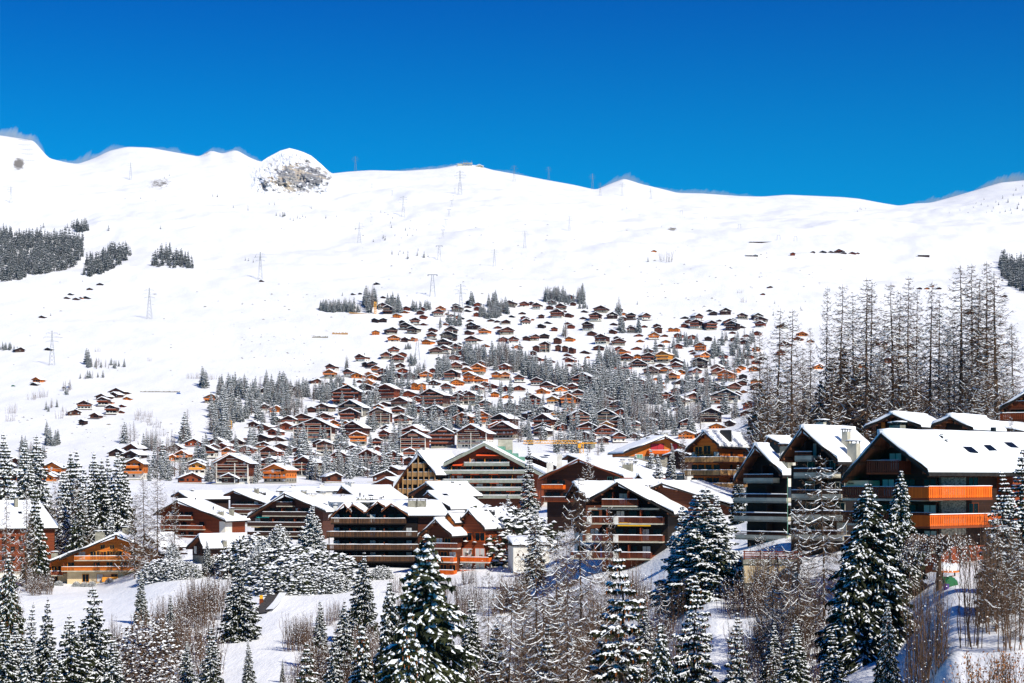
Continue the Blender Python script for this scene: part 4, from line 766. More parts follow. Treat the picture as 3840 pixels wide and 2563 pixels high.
# 10 black building with four small gables
fr=Fr(1400,0,398,3,(HY-2135)/F*398); BK=empty('apartment_block',(fr.a,398,fr.zb),-R(3)); tag(BK,uniq('blackened wooden apartment block with four weathered balcony rows and zigzag gables'),'apartment block')
u=lambda X,y=2.2: fr.u(X,y); zz=lambda Y,X=1400,y=2.2: fr.z(Y,fr.u(X,y),y)
m=MB(); m.box(u(1252),u(1566),2.2,15,-8,zz(1940)); m.build('wall','wood_k',BK)
m=MB(); m.box(u(1567),u(1640),2.4,15,-8,zz(1936)); m.build('side_wall','wood_b',BK)
gab=[(1230,1948,1290,1889,1316,1921),(1298,1917,1322,1890,1364,1921),(1372,1920,1416,1880,1445,1902),(1430,1917,1466,1887,1530,1932)]
for i,(xl,yl,xa,ya,xr,yr) in enumerate(gab):
    g=empty('x'); bpy.data.objects.remove(g)
    U=[u(x,0) for x in(xl,xa,xr)]; ZZ=[fr.z(y,U[0],0) for y in (yl,ya,yr)]
    r=MB(); 
    for a,b in ((0,1),(1,2)): r.prism([(U[a],ZZ[a]-.3),(U[b],ZZ[b]-.3),(U[b],ZZ[b]),(U[a],ZZ[a])],0,13,0)
    ro=r.build('gable_roof',['soffit'],BK)
    for a,b in ((0,1),(1,2)):
        s=MB(); c=[(U[a],.1,ZZ[a]+.003),(U[b],.1,ZZ[b]+.003),(U[b],13,ZZ[b]+.003),(U[a],13,ZZ[a]+.003)]; s.slab(c,.42,4,6,.5,0,i); s.build('snow_blanket','snow',ro,True)
    w=MB(); w.add([(U[0]+.6,2.3,zz(1952)),(U[2]-.3,2.3,zz(1952)),(U[2]-.3,2.3,ZZ[2]-.35),(U[1],2.3,ZZ[1]-.35),(U[0]+.6,2.3,ZZ[0]-.2)],[(0,1,2,3,4)]); w.build('gable_wall','wood_k',BK)
ro=MB(); A=(u(1466,6),6,fr.z(1880,0,6)); y1=13
c=[(u(1530,1),1.0,fr.z(1934,0,1)),(u(1688,1),1.0,fr.z(1934,0,1)),(u(1650,9),9,fr.z(1880,0,9)),(u(1420,9),9,fr.z(1880,0,9))]
ro.add([(x,y,z-.35) for x,y,z in c]+c,[(0,3,2,1),(4,5,6,7),(0,1,5,4),(1,2,6,5),(2,3,7,6),(3,0,4,7)]); rr=ro.build('roof','darkroof',BK)
s=MB(); s.slab([(x,y,z+.003) for x,y,z in c],.5,10,6,.5,0,2); s.build('snow_blanket','snow',rr,True)
c2=[(u(1230,9),9.05,fr.z(1884,0,9)),(u(1650,9),9.05,fr.z(1884,0,9)),(u(1640,9),17,fr.z(1934,0,9)),(u(1250,9),17,fr.z(1934,0,9))]
s=MB(); s.slab(c2,.5,8,4,.6,0,9); s.build('snow_blanket','snow',rr,True)
for X0,X1,Y in ((1240,1520,1964),(1224,1565,2014),(1224,1575,2062),(1224,1560,2106)):
    x=X0; edges=[X0,X0+70,X0+(X1-X0)*.62,X1] if Y>1970 else [X0,X0+103,X0+196,X1]
    for a,b in zip(edges,edges[1:]):
        dd=2.6 if a!=edges[1] else 2.75
        balcony(BK,u(a,-.4)+.02,u(b,-.4)-.02,fr.z(Y,0,-.4),dd,2.2,'board','rail_grey','wood_k',1.15,near=True,sn=.14)
    for k in range(9):
        X=1262+k*34; 
        if X<X1-10: window(BK,u(X),fr.z(Y,0,2.2)+.05,1.4,2.1,2.2,frame='wood_d',pane='glass' if k%4 else 'curtain')
    for X in (1316,1444): m=MB(); m.box(u(X)-.08,u(X)+.08,.4,2.19,fr.z(Y,0,2.2),fr.z(Y,0,2.2)+1.9); m.build('divider','wood_r',BK)
for X in (1234,): m=MB(); m.box(u(X,0)-.1,u(X,0)+.1,-.1,.1,-6,zz(2014)); m.build('post','wood_d',BK)
for x,w,dx in ((1549,2.3,0),(1579,2.4,0)): chimney(BK,u(x,5),5,fr.z(1918,0,5),fr.z(1878,0,5),w,1.5,'concrete')
chimney(BK,u(1357,11),11,fr.z(1885,0,11)-1,fr.z(1873,0,11),2.2,1.0,'concrete',flues=2); chimney(BK,u(1393,10),10,fr.z(1885,0,10)-1,fr.z(1872,0,10),.8,.8,'metal'); chimney(BK,u(1258,8),8,fr.z(1912,0,8)-1,fr.z(1898,0,8),.9,.8,'plaster')
# 11 roofs to the right behind
h=House('house','wide snow roof with long black gable in front of the timber hotel','house',455,48,(1597,1811),(1530,1856),(1655,1862),1960,endX=1752,ov=1.4,wood='wood_k',seed=14,eo=1.1); h.chim(1693,1806,.6,1.4,mat='plaster'); h.pipes([(1725,.7,.8)])
h=House('house','snow roof with dark gable directly right of the twin concrete chimneys','house',430,46,(1603,1846),(1586,1862),(1690,1911),1975,endX=1745,ov=1.4,wood='wood_k',seed=15,eo=1.1); h.chim(1634,1842,.25,1.6,1.3,mat='metal'); h.sky(1670,.3,w=1.6,h=.8)
# 12 brown and orange house
h=House('house','brown house with orange frames, white blinds and orange balconies right of centre','house',380,24,(1632,1948),(1565,2012),(1694,2012),2165,endX=1730,ov=2.2,eo=1.2,wood='wood_b',base='cream',baseY=2150,seed=16)
for X0,X1,Y in ((1620,1714,2056),(1600,1700,2107),(1600,1700,2156)):
    u0,u1,z=h.bal(X0,X1,Y,style='board',mat='rail_o' if Y>2060 else 'rail_r',slab='plaster',near=True); h.doors(u0,u1,z,3,frame='wood_o',seed=Y,blind=.3)
h2=House('house_wing','right wing with orange-framed windows and a square snow roof on the brown house','house',384,24,(1757,1914),(1715,1960),(1818,1986),2165,endX=1893,ov=1.2,eo=.9,wood='wood_r',base='cream',baseY=2152,seed=17)
m=MB()
for zt in (0,):
    pass
for Y,k in ((2030,'glass'),(2088,'blind'),(2140,'blind')):
    for i,Xc in enumerate((1752,1800)): window(h2.p,h2.fr.u(Xc,1.2),h2.fr.z(Y,0,1.2),2.4,1.9,h2.ov,frame='rail_o',blind=k=='blind')
for Y in (2108,2156): h2.bal(1725,1832,Y,d=1.8,style='board',mat='rail_o',slab='plaster',near=True)
for X in (1840,1862,1885): 
    for Y,k in ((2030,'glass'),(2083,'blind'),(2135,'blind')): h2.swin(X,Y,1.6,1.5,frame='rail_o',blind=k=='blind')
m=MB(); v=h2.fr.v(1912,h2.wr); m.box(h2.wr-3,h2.wr+.05,v-.5,v+1.4,-3,h2.zwr-.1); m.build('white_corner','plaster',h2.p)
h2.chim(1846,1912,.5,1.0,mat='metal'); h2.sky(1818,.4,w=1.6,h=.7)
d=House('dormer_house','small raised roof with orange eaves between the two roofs of the brown house','roof',383,24,(1680,1922),(1664,1945),(1706,1962),2100,endX=1738,ov=.6,eo=.4,wood='wood_o',seed=18,sn=.35,nu=4,nv=5)
d.sky(1735,.5)
# white building behind larches
boxhouse('white_house','plain white wall with small square windows behind the bare larches','house',1925,372,-8,2150,0,7.6,8,5.6,'plaster',.3,[(1.0+k*1.1,3.6,.4,.4) for k in range(6)],.4)
# 13 timber hotel
h=House('hotel_wing','steep black gable with tan timber posts and galleries left of the grey hotel','hotel',585,30,(1567,1692),(1472,1835),(1634,1782),1865,endX=1692,ov=2.4,eo=1.6,wood='wood_k',base='wood_k',seed=19,sn=.4)
for X0,X1,Y in ((1546,1590,1753),(1528,1618,1786),(1508,1640,1815),(1492,1640,1849)):
    u0,u1,z=h.bal(X0,X1,Y,style='board',mat='rail_tan',slab='rail_tan',near=False,hgt=1.3,sn=.1); h.doors(u0,u1,z,max(2,int((u1-u0)/2.2)),w=1.5,frame='wood_k',seed=Y)
for X,Yt in ((1568,1715),(1589,1737),(1608,1760),(1630,1782),(1546,1735),(1528,1760),(1510,1790),(1493,1815)): m=MB(); x=h.fr.u(X,.4); m.box(x-.16,x+.16,.32,.6,-.5,h.fr.z(Yt,x,.4)); m.build('post','rail_tan',h.p)
# 14 grey-green hotel
h=House('hotel','wide hotel with a pale grey-green roof edge, grey balcony bands and orange dividers','hotel',585,8,(1815,1660),(1663,1738),(2046,1784),1872,L=22,ov=2.6,eo=3.2,wood='wood_r',base='wood_b',th=1.1,edge='greyedge',seed=20,sn=.4)
h.wl=h.fr.u(1664,2.6)
m=MB(); m.box(h.fr.u(1664,2.6),h.fr.u(1700,2.6),2.62,18,-6,h.fr.z(1760)); m.build('side_wing','wood_b',h.p)
for X0,X1,Y in ((1740,1910,1745),(1664,1975,1774),(1660,1970,1808),(1660,1965,1838),(1660,1960,1867)):
    u0=h.fr.u(X0,.4); u1=h.fr.u(X1,.4); z=h.fr.z(Y,0,.4); o=MB(); o.box(u0,u1,.3,2.6,z-.25,z-.02); o.box(u0,u1,.1,.3,z-.3,z+.75); b=o.build('balcony','greyedge',h.p)
    r=MB(); r.box(u0,u1,.14,.22,z+1.0,z+1.08); 
    r.build('railing','white',b); s=MB(); s.slab([(u0,.08,z+.75),(u1,.08,z+.75),(u1,.32,z+.75),(u0,.32,z+.75)],.12,12,2,.7); s.build('rail_snow','snow',b,True)
    h.doors(u0+1,u1-.6,z,int((u1-u0)/3),w=2.2,frame='wood_r',seed=Y,skip=0,blind=.15)
    n=max(3,int((u1-u0)/6))
    for k in range(n):
        x=u0+(u1-u0)*(k+.35)/n
        if z+1.9<h.top(x)-.2: m=MB(); m.add([(x-.07,.35,z),(x+.07,.35,z),(x+.07,2.58,z),(x-.07,2.58,z),(x-.07,1.7,z+2.3),(x+.07,1.7,z+2.3),(x+.07,2.58,z+2.3),(x-.07,2.58,z+2.3)],[(0,3,2,1),(4,5,6,7),(0,1,5,4),(1,2,6,5),(2,3,7,6),(3,0,4,7)]); m.build('divider','wood_y',h.p)
for X0,X1,Y in ((1785,1870,1708),(1697,1732,1745),(1695,1730,1780),(1762,1796,1779),(1833,1868,1779),(1760,1795,1811),(1836,1870,1812),(1897,1932,1843)): h.awn(X0,X1,Y,'awnorange',2.0)
for k in range(4):
    X=1885+k*24; y=h.L*.5; x=h.fr.u(X,y); r=h.za-x*h.rs; m=MB(); m.prism([(x-1.3,r-.5),(x+1.1,r-.8),(x+1.0,r+1.3),(x-1.3,r+1.3)],y-3,y); m.build('roof_dormer','copper',h.p)
h.chim(2098,1700,.3,1.9,1.2,mat='plaster'); h.chim(2062,1732,.1,2.2,1.0,mat='plaster'); h.chim(1895,1645,.6,5.0,2.0,mat='palecon',cap=False)
h=House('hotel_rear_roof','low terraced snow roofs with solar panels right behind the grey hotel','hotel',610,30,(1985,1706),(1960,1722),(2110,1765),1860,L=16,ov=1.2,eo=.8,wood='wood_b',seed=21); h.sky(2040,.3,w=5,h=.9); h.sky(2050,.6,w=4,h=.9)
h=House('house','dark snow-capped gable just left of the droopy larch behind the brown roof','house',520,40,(2128,1707),(2108,1722),(2190,1728),1800,L=12,ov=1.0,wood='wood_d',seed=22)
# small gables in front of the hotel wing
h=House('chalet','wide low chalet roof with orange window just left of the timber hotel wing','chalet',640,28,(1446,1793),(1384,1824),(1490,1814),1850,L=12,ov=1.4,wood='wood_r',seed=23)
# 15
h=House('chalet','broad rust-brown chalet with green shutters behind the small droopy larch','chalet',430,27,(2168,1722),(2018,1797),(2340,1792),1900,endX=2330,ov=2.0,eo=1.4,wood='wood_b',base='wood_d',baseY=1870,edge='wood_r',seed=24)
u0,u1,z=h.bal(2030,2110,1834,style='board',mat='rail_o',slab='wood_r',near=True); h.doors(u0,u1,z,3,frame='wood_d')
u0,u1,z=h.bal(2030,2160,1880,style='board',mat='rail_r',slab='wood_r',near=True); h.doors(u0,u1,z,4,frame='wood_d')
for X in (2287,2315): window(h.p,h.fr.u(X,2),h.fr.z(1806,0,2),1.3,1.1,h.ov,frame='copper',pane='glass')
h.chim(2354,1736,.45,2.6,1.2,mat='concrete'); h.chim(2335,1722,.75,.9,mat='plaster'); h.chim(2365,1722,.8,.9,mat='plaster')
h=House('house','long white roof with a brown attic strip behind the rust-brown chalet','house',455,34,(2240,1722),(2215,1745),(2420,1776),1900,endX=2380,ov=1.0,wood='wood_b',seed=25); 
h=House('house','small black triangular gable poking from a snow roof above the big chalet','house',340,20,(2393,1781),(2367,1809),(2421,1809),1830,L=8,ov=.8,eo=.4,wood='wood_k',seed=26)
h=House('house','low snow roof with concrete chimney left of the big dark chalet roof','house',345,50,(2150,1812),(2120,1865),(2195,1868),2000,endX=2300,ov=1.2,wood='wood_b',seed=27); h.chim(2176,1798,.2,1.1,mat='plaster'); h.sky(2225,.5,w=1.6,h=.6); h.pipes([(2248,.7,.6)])
# 16 main dark brown chalet
h=House('apartment_chalet','big dark chalet with red-brown slatted balconies, white posts and a yellow awning','chalet',302,13,(2313,1808),(2210,1874),(2530,1930),2148,endX=2520,ov=3.2,eo=1.6,wood='wood_k',base='wood_r',baseY=2080,seed=28,sn=.5,nu=8,nv=10)
for X0,X1,Y in ((2256,2390,1897),(2185,2485,1963),(2184,2485,2031),(2140,2440,2095)):
    u0,u1,z=h.bal(X0,X1,Y,style='bars',mat='rail_r',slab='palecon',hgt=1.05,d=2.3); h.doors(u0+.5,u1,z,max(2,int((u1-u0)/2.0)),w=1.5,frame='wood_k',seed=Y)
    h.dividers([u0+(u1-u0)*k for k in (.3,.72)],z,2.3,2.0,'wood_r')
    if Y>1900:
        for X in (2210,2309): m=MB(); x=h.fr.u(X,h.ov-2.4); m.box(x-.42,x+.42,h.ov-2.42,h.ov-2.2,z-.2,z+1.12); m.build('white_post','plaster',h.p)
m=MB(); m.box(h.fr.u(2210,3),h.fr.u(2475,3),h.ov-1.6,h.ov-.01,h.fr.z(1908,0,2)-.2,h.fr.z(1908,0,2)+.12); m.build('white_beam','palecon',h.p)
h.awn(2316,2440,1969,'awnyellow',2.2)
h.chim(2427,1818,.28,1.15,1.0,mat='plaster'); h.chim(2552,1776,.85,1.5,1.2,mat='concrete'); h.chim(2715,1872,.5,.8,.8,mat='palecon')
for (X0,X1,Y0,Y1) in ((2505,2590,1815,1840),):
    y0=h.L*.35; u_=h.fr.u(2540,y0); r=h.za-u_*h.rs; dormer_box(h.p,u_-3.5,u_+.4,y0-1.8,y0+2.2,r-1.0,r+1.0,'wood_d',2)
h=House('house','right-hand snow roof joined behind the big dark chalet, ending above the white fir','house',318,18,(2480,1812),(2440,1830),(2762,1905),2120,endX=2660,ov=1.0,eo=1.0,wood='wood_b',seed=29,sn=.5)
# 17 orange four-storey
h=House('apartment_chalet','tall golden-brown timber chalet with wrap-around balconies and a black chimney','chalet',350,24,(2639,1618),(2568,1690),(2697,1674),1865,endX=2790,ov=2.2,eo=1.0,wood='wood_o',base='palecon',baseY=1845,seed=30,sn=.4)
for Y in (1734,1783,1832):
    u0,u1,z=h.bal(2568,2702,Y,style='bars' if Y==1832 else 'board',mat='rail_tan',slab='wood_b',d=1.6,near=True); h.doors(u0+.6,u1-.6,z,4,frame='wood_b',seed=Y,skip=0)
    h.sbal(2700,2842,Y,1.4,style='board',mat='rail_tan',slab='wood_b'); 
    for X in (2742,2790,2822): h.swin(X,Y-10,1.3,1.6,frame='wood_b')
window(h.p,h.fr.u(2652,2.2),h.fr.z(1705,0,2.2),1.6,1.8,h.ov,frame='wood_y'); window(h.p,h.fr.u(2620,2.2),h.fr.z(1705,0,2.2),1.6,1.6,h.ov,frame='wood_y')
h.chim(2722,1606,.35,2.0,1.6,mat='metal',cap=False); h.pipes([(2838,.9,.7)]); h.sky(2800,.4,w=1.6,h=.6)
h=House('shed_roof','low dark dormer house on the snow right of the golden-brown chalet','house',322,40,(2880,1640),(2866,1664),(2924,1664),1700,L=7,ov=.5,eo=.4,wood='metal',seed=31)
# 18
h=House('chalet','orange chalet with a raspberry window and long left-hand snow roof','chalet',520,-16,(2496,1636),(2338,1700),(2580,1682),1770,L=14,ov=2,eo=1.2,wood='wood_o',base='stone',baseY=1712,seed=32)
u0,u1,z=h.bal(2434,2508,1702,style='board',mat='rail_o',slab='wood_r'); window(h.p,h.fr.u(2465,2),h.fr.z(1694,0,2),4.2,2.3,h.ov,frame='wood_d',pane='redpaint',div=1); window(h.p,h.fr.u(2500+28,2),h.fr.z(1694,0,2),2.2,2.3,h.ov,frame='wood_d',pane='redpaint')
h.chim(2490,1622,.5,2.2,1.2,mat='concrete'); h.chim(2432,1640,.6,1.2,mat='concrete'); window(h.p,h.fr.u(2398,2),h.fr.z(1720,0,2),2,1.2,h.ov,frame='plaster',pane='copper')
h=House('garage','low dark roofed garage beside the orange chalet with raspberry window','garage',500,35,(2537,1691),(2482,1712),(2585,1706),1760,L=10,ov=1,wood='wood_d',seed=33)
# 19 and 20 dark steep-gabled blocks with pale concrete balconies
h=House('apartment_block','steep black-gabled block with pale concrete balconies, leftmost of the right-hand group','apartment block',260,47,(2830,1670),(2748,1806),(2934,1783),2150,endX=2878,ov=2.6,eo=1.0,wood='wood_k',base='wood_k',seed=34,sn=.4)
for X0,X1,Y in ((2788,2898,1806),(2752,2950,1880),(2752,2952,1950),(2755,2950,2020)):
    u0,u1,z=h.bal(X0,X1,Y,style='parapet',mat='wood_b',slab='palecon',d=2.0); h.doors(u0+.4,u1-.4,z,max(2,int((u1-u0)/2.2)),w=1.5,frame='palecon',seed=Y,skip=0); h.dividers([u0+(u1-u0)*.6],z,2.3,1.8,'wood_k')
m=MB(); x=h.fr.u(2942,2.5); m.box(x-.9,x+.3,2.45,3.0,-3,h.fr.z(1990)); m.build('corner_pier','wood_r',h.p)
m=MB(); x=h.fr.u(2955,.2); m.tube((x,.1,-3),(x,.1,h.fr.z(1790)),.05); m.build('drainpipe','copper',h.p)
m=MB(); m.box(h.wr+.01,h.wr+1.5,h.ov+2,h.ov+9,-4,h.fr.z(1800)); m.build('dark_infill','wood_k',h.p)  # dark box added to blot out the bright snow gap beside this block
h.chim(2948,1664,.9,1.5,1.2,mat='concrete')
h=House('apartment_block','tall black-gabled block behind the gnarled bare tree with two square grey chimneys','apartment block',232,44,(3006,1604),(2924,1722),(3142,1733),2150,endX=3200,ov=2.6,eo=1.0,wood='wood_k',base='wood_k',seed=35,sn=.45,nu=6,nv=10)
for X0,X1,Y in ((2980,3043,1724),(2976,3120,1787),(2968,3155,1868),(2966,3160,1945),(2966,3160,2020)):
    u0,u1,z=h.bal(X0,X1,Y,style='parapet',mat='wood_b',slab='palecon',d=2.0); h.doors(u0+.4,u1-.4,z,max(2,int((u1-u0)/2.2)),w=1.5,frame='palecon',seed=Y,skip=0); h.dividers([u0+(u1-u0)*.55],z,2.3,1.8,'wood_k')
m=MB(); m.box(h.wl-1.6,h.wl-.01,h.ov+.8,h.ov+5,-4,h.fr.z(1745)); m.build('dark_infill','wood_k',h.p)  # added dark filler box, keeps the gap to the left neighbour from showing white
h.chim(3083,1574,.75,1.3,1.2,mat='palecon'); h.chim(3098,1574,.8,.8,1.0,mat='metal',cap=False); h.chim(3173,1608,.42,.95,.8,mat='palecon',drop=2.4); h.chim(3202,1652,.3,1.5,1.0,mat='palecon',drop=2.6)
# 21 big chalet on the right
h=House('apartment_chalet','largest chalet with wide snow roof, stone chimney and glowing orange picket balconies','chalet',187,50,(3302,1625),(3154,1798),(3482,1772),2250,endX=4100,ov=3.0,eo=1.4,wood='wood_d',base='wood_d',th=.35,seed=36,sn=.5,nu=10,nv=16)
for X0,X1,Y in ((3249,3368,1772),(3158,3486,1871),(3160,3490,1966),(3165,3490,2062)):
    u0,u1,z=h.bal(X0,X1,Y,style='board',mat='rail_r',slab='palecon' if Y>1800 else 'wood_r',hgt=1.25,d=2.2,near=True,sn=.07); h.doors(u0+.3,u1-.3,z,max(1,int((u1-u0)/2.4)),w=1.7,frame='wood_b',seed=Y,skip=0)
ys=[]
for X0,X1,Y in ((3484,3722,1868),(3488,3770,1972)):
    v0,v1,z=h.sbal(X0,X1,Y,2.6,style='board',mat='rail_o',slab='wood_r',hgt=1.2,near=True,sn=.07); ys.append((v0,v1,z))
for X in (3530,3650): h.swin(X,1858,1.8,2.1,frame='wood_b'); h.swin(X,1960,1.8,2.1,frame='wood_r')
m=MB(); v0=h.fr.v(3520,h.wr); v1=h.fr.v(3612,h.wr); m.box(h.wr-.1,h.wr+.35,v0,v1,-2,h.zwr-.3); m.build('stone_pier','stone',h.p)
m=MB(); v=h.fr.v(3738,h.wr); m.box(h.wr-1,h.wr+2.0,v,v+6,-4,h.zwr-1.0); m.build('orange_bay','wood_r',h.p)
m=MB(); m.box(h.wr-1,h.wr+.6,h.fr.v(3500,h.wr),h.fr.v(3730,h.wr),-4,ys[1][2]-2.2); m.build('plinth','wood_r',h.p)
h.chim(3540,1673,.22,1.55,1.5,mat='stone',flues=2,drop=3.2); h.chim(3373,1582,.33,1.0,1.0,mat='concrete',drop=1.6); h.chim(3356,1584,.36,1.1,.8,mat='copper')
y=h.L*.62; h.chim(3725,1590,.5,.45,.45,mat='metal',cap=False,drop=2.5); h.pipes([(3640,.42,.4),(3758,.62,.6)])
for X,t in ((3640,.28),(3712,.38),(3793,.5)): h.sky(X,t,w=1.5,h=.9)
m=MB(); x=h.fr.u(3228,1.5); m.box(x-1.6,x+1.4,1.0,2.9,h.fr.z(1858),h.fr.z(1803)); m.build('cream_panel','cream',h.p)
# front eave extension
# 22 roofs behind
h=House('chalet','snow-capped dark gable with an orange beam behind the largest chalet, left one','chalet',262,32,(3345,1553),(3238,1606),(3455,1602),1680,endX=3470,ov=2,eo=1.2,wood='wood_k',seed=37,sn=.5,th=.25); m=MB(); x=h.fr.u(3312,1.2); m.box(x-.25,x+.25,1.0,1.4,h.fr.z(1606),h.fr.z(1583)); m.build('beam','wood_o',h.p)
h=House('chalet','snow-capped dark gable behind the largest chalet, right one','chalet',240,36,(3562,1562),(3492,1596),(3650,1612),1690,endX=3690,ov=2,eo=1.2,wood='wood_k',seed=38,sn=.5)
h=House('house','snow roof at the right edge sinking behind the largest chalet','house',250,40,(3700,1588),(3640,1612),(3850,1625),1690,L=12,ov=1,wood='wood_b',seed=39)
# 23
h=House('chalet','red-brown chalet cut by the right edge behind bare larches','chalet',262,30,(3850,1470),(3745,1535),(3960,1540),1622,L=14,ov=2.2,eo=1.2,wood='wood_r',base='wood_d',seed=40)
for X0,X1,Y in ((3750,3930,1574),(3780,3930,1530)): u0,u1,z=h.bal(X0,X1,Y,style='board',mat='wood_r',slab='wood_b',near=True); h.doors(u0,u1,z,4,frame='wood_d')
# terrace wall and garden table right of the white fir
fr=Fr(2790,0,205,5,(HY-2165)/F*205); p=empty('terrace',(fr.a,205,fr.zb),-R(5)); tag(p,uniq('cream terrace wall topped by a slatted fence below the black-gabled block'),'terrace')
m=MB(); m.box(.1,6.3,.12,11.9,-6,-.703); m.build('foundation','concrete',p)
m=MB(); m.box(0,6.4,0,12,-.7,1.5); m.build('wall','cream',p)
m=MB(); m.box(-.1,6.6,-.15,12.2,1.503,2.0); m.build('coping','concrete',p)
for k in range(4): m=MB(); m.box(-.1,6.6,-.12,-.06,2.1+k*.25,2.24+k*.25); m.build('fence_board','wood_r',p)
for k in range(4): m=MB(); m.box(k*1.8,k*1.8+.12,-.05,.05,2.003,3.05); m.build('post','wood_r',p)
m=MB(); m.slab([(0,.1,2.0),(6.5,.1,2.0),(6.5,12,2.0),(0,12,2.0)],.4,5,5,.6,0,4); m.build('terrace_snow','snow',p)
# ---------------------------------------------------------------- trees
def spruce(seed,h,r,wh,nb,tw,nd=1.0,snow=.75,cones=False,droop=.5,bare=.06,irregular=.25,depth=.45,sw=1.0,curve=1.0):
    """trunk, needle fronds and the snow lying on them, each a mesh of its own"""
    rnd=random.Random(seed); T=MB(); N=MB(); S=MB(); K=MB()
    r0=h*.012+.06; segs=8; pts=[Vector((rnd.uniform(-.02,.02)*h*(k/segs),rnd.uniform(-.01,.01)*h*(k/segs),h*k/segs)) for k in range(segs+1)]
    for k in range(segs): T.tube(pts[k],pts[k+1],r0*(1-k/segs)+.02,r0*(1-(k+1)/segs)+.015,7,cap=False)
    def trunk(z): 
        t=min(segs-1e-6,max(0,z/h*segs)); i=int(t); return pts[i].lerp(pts[i+1],t-i)
    lobe=[rnd.uniform(1-irregular,1+irregular*.5) for _ in range(7)]
    def needle(a,b,dp,w):
        """hanging curtain of needles under the twig a-b, jagged along its lower edge, and a flat spray around it"""
        d=b-a; L=d.length
        if L<.02: return
        side=Vector((-d.y,d.x,0)); side=side.normalized()*w if side.length>1e-6 else Vector((w,0,0))
        m=a.lerp(b,.5); n=len(N.v)
        N.v+= [tuple(a+side),tuple(b+Vector((0,0,-dp*.1))),tuple(a-side)]; N.f.append((n,n+1,n+2)); N.m.append(0)
        k=2 if L>.5 else 1
        for i in range(k):
            p=a.lerp(b,i/k); q=a.lerp(b,(i+1)/k); t=p.lerp(q,rnd.uniform(.3,.8))+Vector((rnd.uniform(-w,w)*.5,rnd.uniform(-w,w)*.5,-dp*rnd.uniform(.6,1.3)))
            n=len(N.v); N.v+=[tuple(p),tuple(q),tuple(t)]; N.f.append((n,n+1,n+2)); N.m.append(0)
            s2=side*rnd.uniform(.5,1); t=m+s2+Vector((0,0,-dp*rnd.uniform(.3,.9))); n=len(N.v); N.v+=[tuple(p),tuple(q),tuple(t if i%2 else m-s2+Vector((0,0,-dp*.7)))]; N.f.append((n,n+1,n+2)); N.m.append(0)
    def pad(a,b,w,t):
        """a pillow of snow on the twig a-b"""
        d=b-a; 
        if d.length<.02: return
        side=Vector((-d.y,d.x,0)); 
        if side.length<1e-6: return
        side=side.normalized()*w; up=Vector((0,0,t)); n=len(S.v)
        a2=a-d*.08; m=a.lerp(b,.5); wj=rnd.uniform(.8,1.25)
        S.v+=[tuple(a2),tuple(m+side*wj-up*.25),tuple(b),tuple(m-side*wj-up*.25),tuple(m+up+Vector((rnd.uniform(-.3,.3)*w,rnd.uniform(-.3,.3)*w,0)))]
        for f in ((0,1,4),(1,2,4),(2,3,4),(3,0,4),(0,3,2,1)): S.f.append(tuple(i+n for i in f)); S.m.append(0)
    for k in range(wh):
        t=bare+(1-bare)*(k+rnd.uniform(-.3,.3))/wh; t=min(.985,max(bare,t)); z=h*t
        base=trunk(z); n=max(3,int(nb*(1-.45*t)))
        az0=rnd.uniform(0,6.28)
        for i in range(n):
            az=az0+6.283*i/n+rnd.uniform(-.35,.35)
            prof=(1-t)**.82*(1 if t>.18 else .75+t*1.4); L=r*prof*rnd.uniform(.72,1.12)*lobe[int((az%6.283)/6.284*7)]+.12*r*(.3+.7*(1-t))
            out=Vector((math.cos(az),math.sin(az),0)); rise=.35*t-.1-(1-t)*.25*droop
            P=[]; ns=max(2,int(2+L/ (r*.33)))
            for j in range(ns+1):
                s=j/ns; P.append(base+out*(L*s)+Vector((0,0,L*(rise*s*1.0-droop*s*s*.55*curve+ .22*s**4*curve))))
            if L>r*.3: T.tube(P[0],P[len(P)//2],.02+.012*L,.02,3,cap=False)
            for j in range(ns):
                a,b=P[j],P[j+1]; s=(j+.5)/ns
                if s>.12 or t>.6:
                    needle(a,b,depth*(.5+.5*(1-t)),.12*r*.5*(1-s*.5))
                    if rnd.random()<snow+.2: pad(a,b,(.05+.045*r*(1-s*.6))*sw,(.05+.028*r)*sw)
            ntw=max(2,int(tw*L/r+1.5))
            for j in range(ntw):
                s=.18+.8*(j+rnd.random()*.6)/ntw; f=s*ns; q=min(ns-1,int(f)); p=P[q].lerp(P[q+1],f-q)
                for sd in (-1,1):
                    if rnd.random()<.1: continue
                    tl=L*(.42*(1-s)+.13)*rnd.uniform(.7,1.2); ang=az+sd*rnd.uniform(.55,1.0)
                    e=p+Vector((math.cos(ang)*tl,math.sin(ang)*tl,-tl*rnd.uniform(.15,.55)*(.5+droop)))
                    mm=p.lerp(e,.55)+Vector((0,0,tl*.06))
                    needle(p,mm,depth*rnd.uniform(.6,1.0)*(.5+.5*(1-t)),.05*r*rnd.uniform(.6,1)); needle(mm,e,depth*rnd.uniform(.5,.9)*(.5+.5*(1-t)),.04*r)
                    if rnd.random()<snow: pad(p,mm,(.03+.02*r)*sw*rnd.uniform(.7,1.3),(.04+.014*r)*sw)
                    if rnd.random()<snow*.9: pad(mm,e,(.02+.017*r)*sw*rnd.uniform(.7,1.3),(.035+.012*r)*sw)
                    if cones and t>.35 and rnd.random()<.16:
                        c=e+Vector((0,0,-.05)); K.tube(c,c+Vector((0,0,-.28)),.05,.03,4)
    return T,N,S,K
def finish(name,parts,mats,label_parts=('trunk','crown','snow','cones')):
    o=empty(name)
    for mb,nm,mt in zip(parts,label_parts,mats): mb.build(nm,mt,o)
    return o
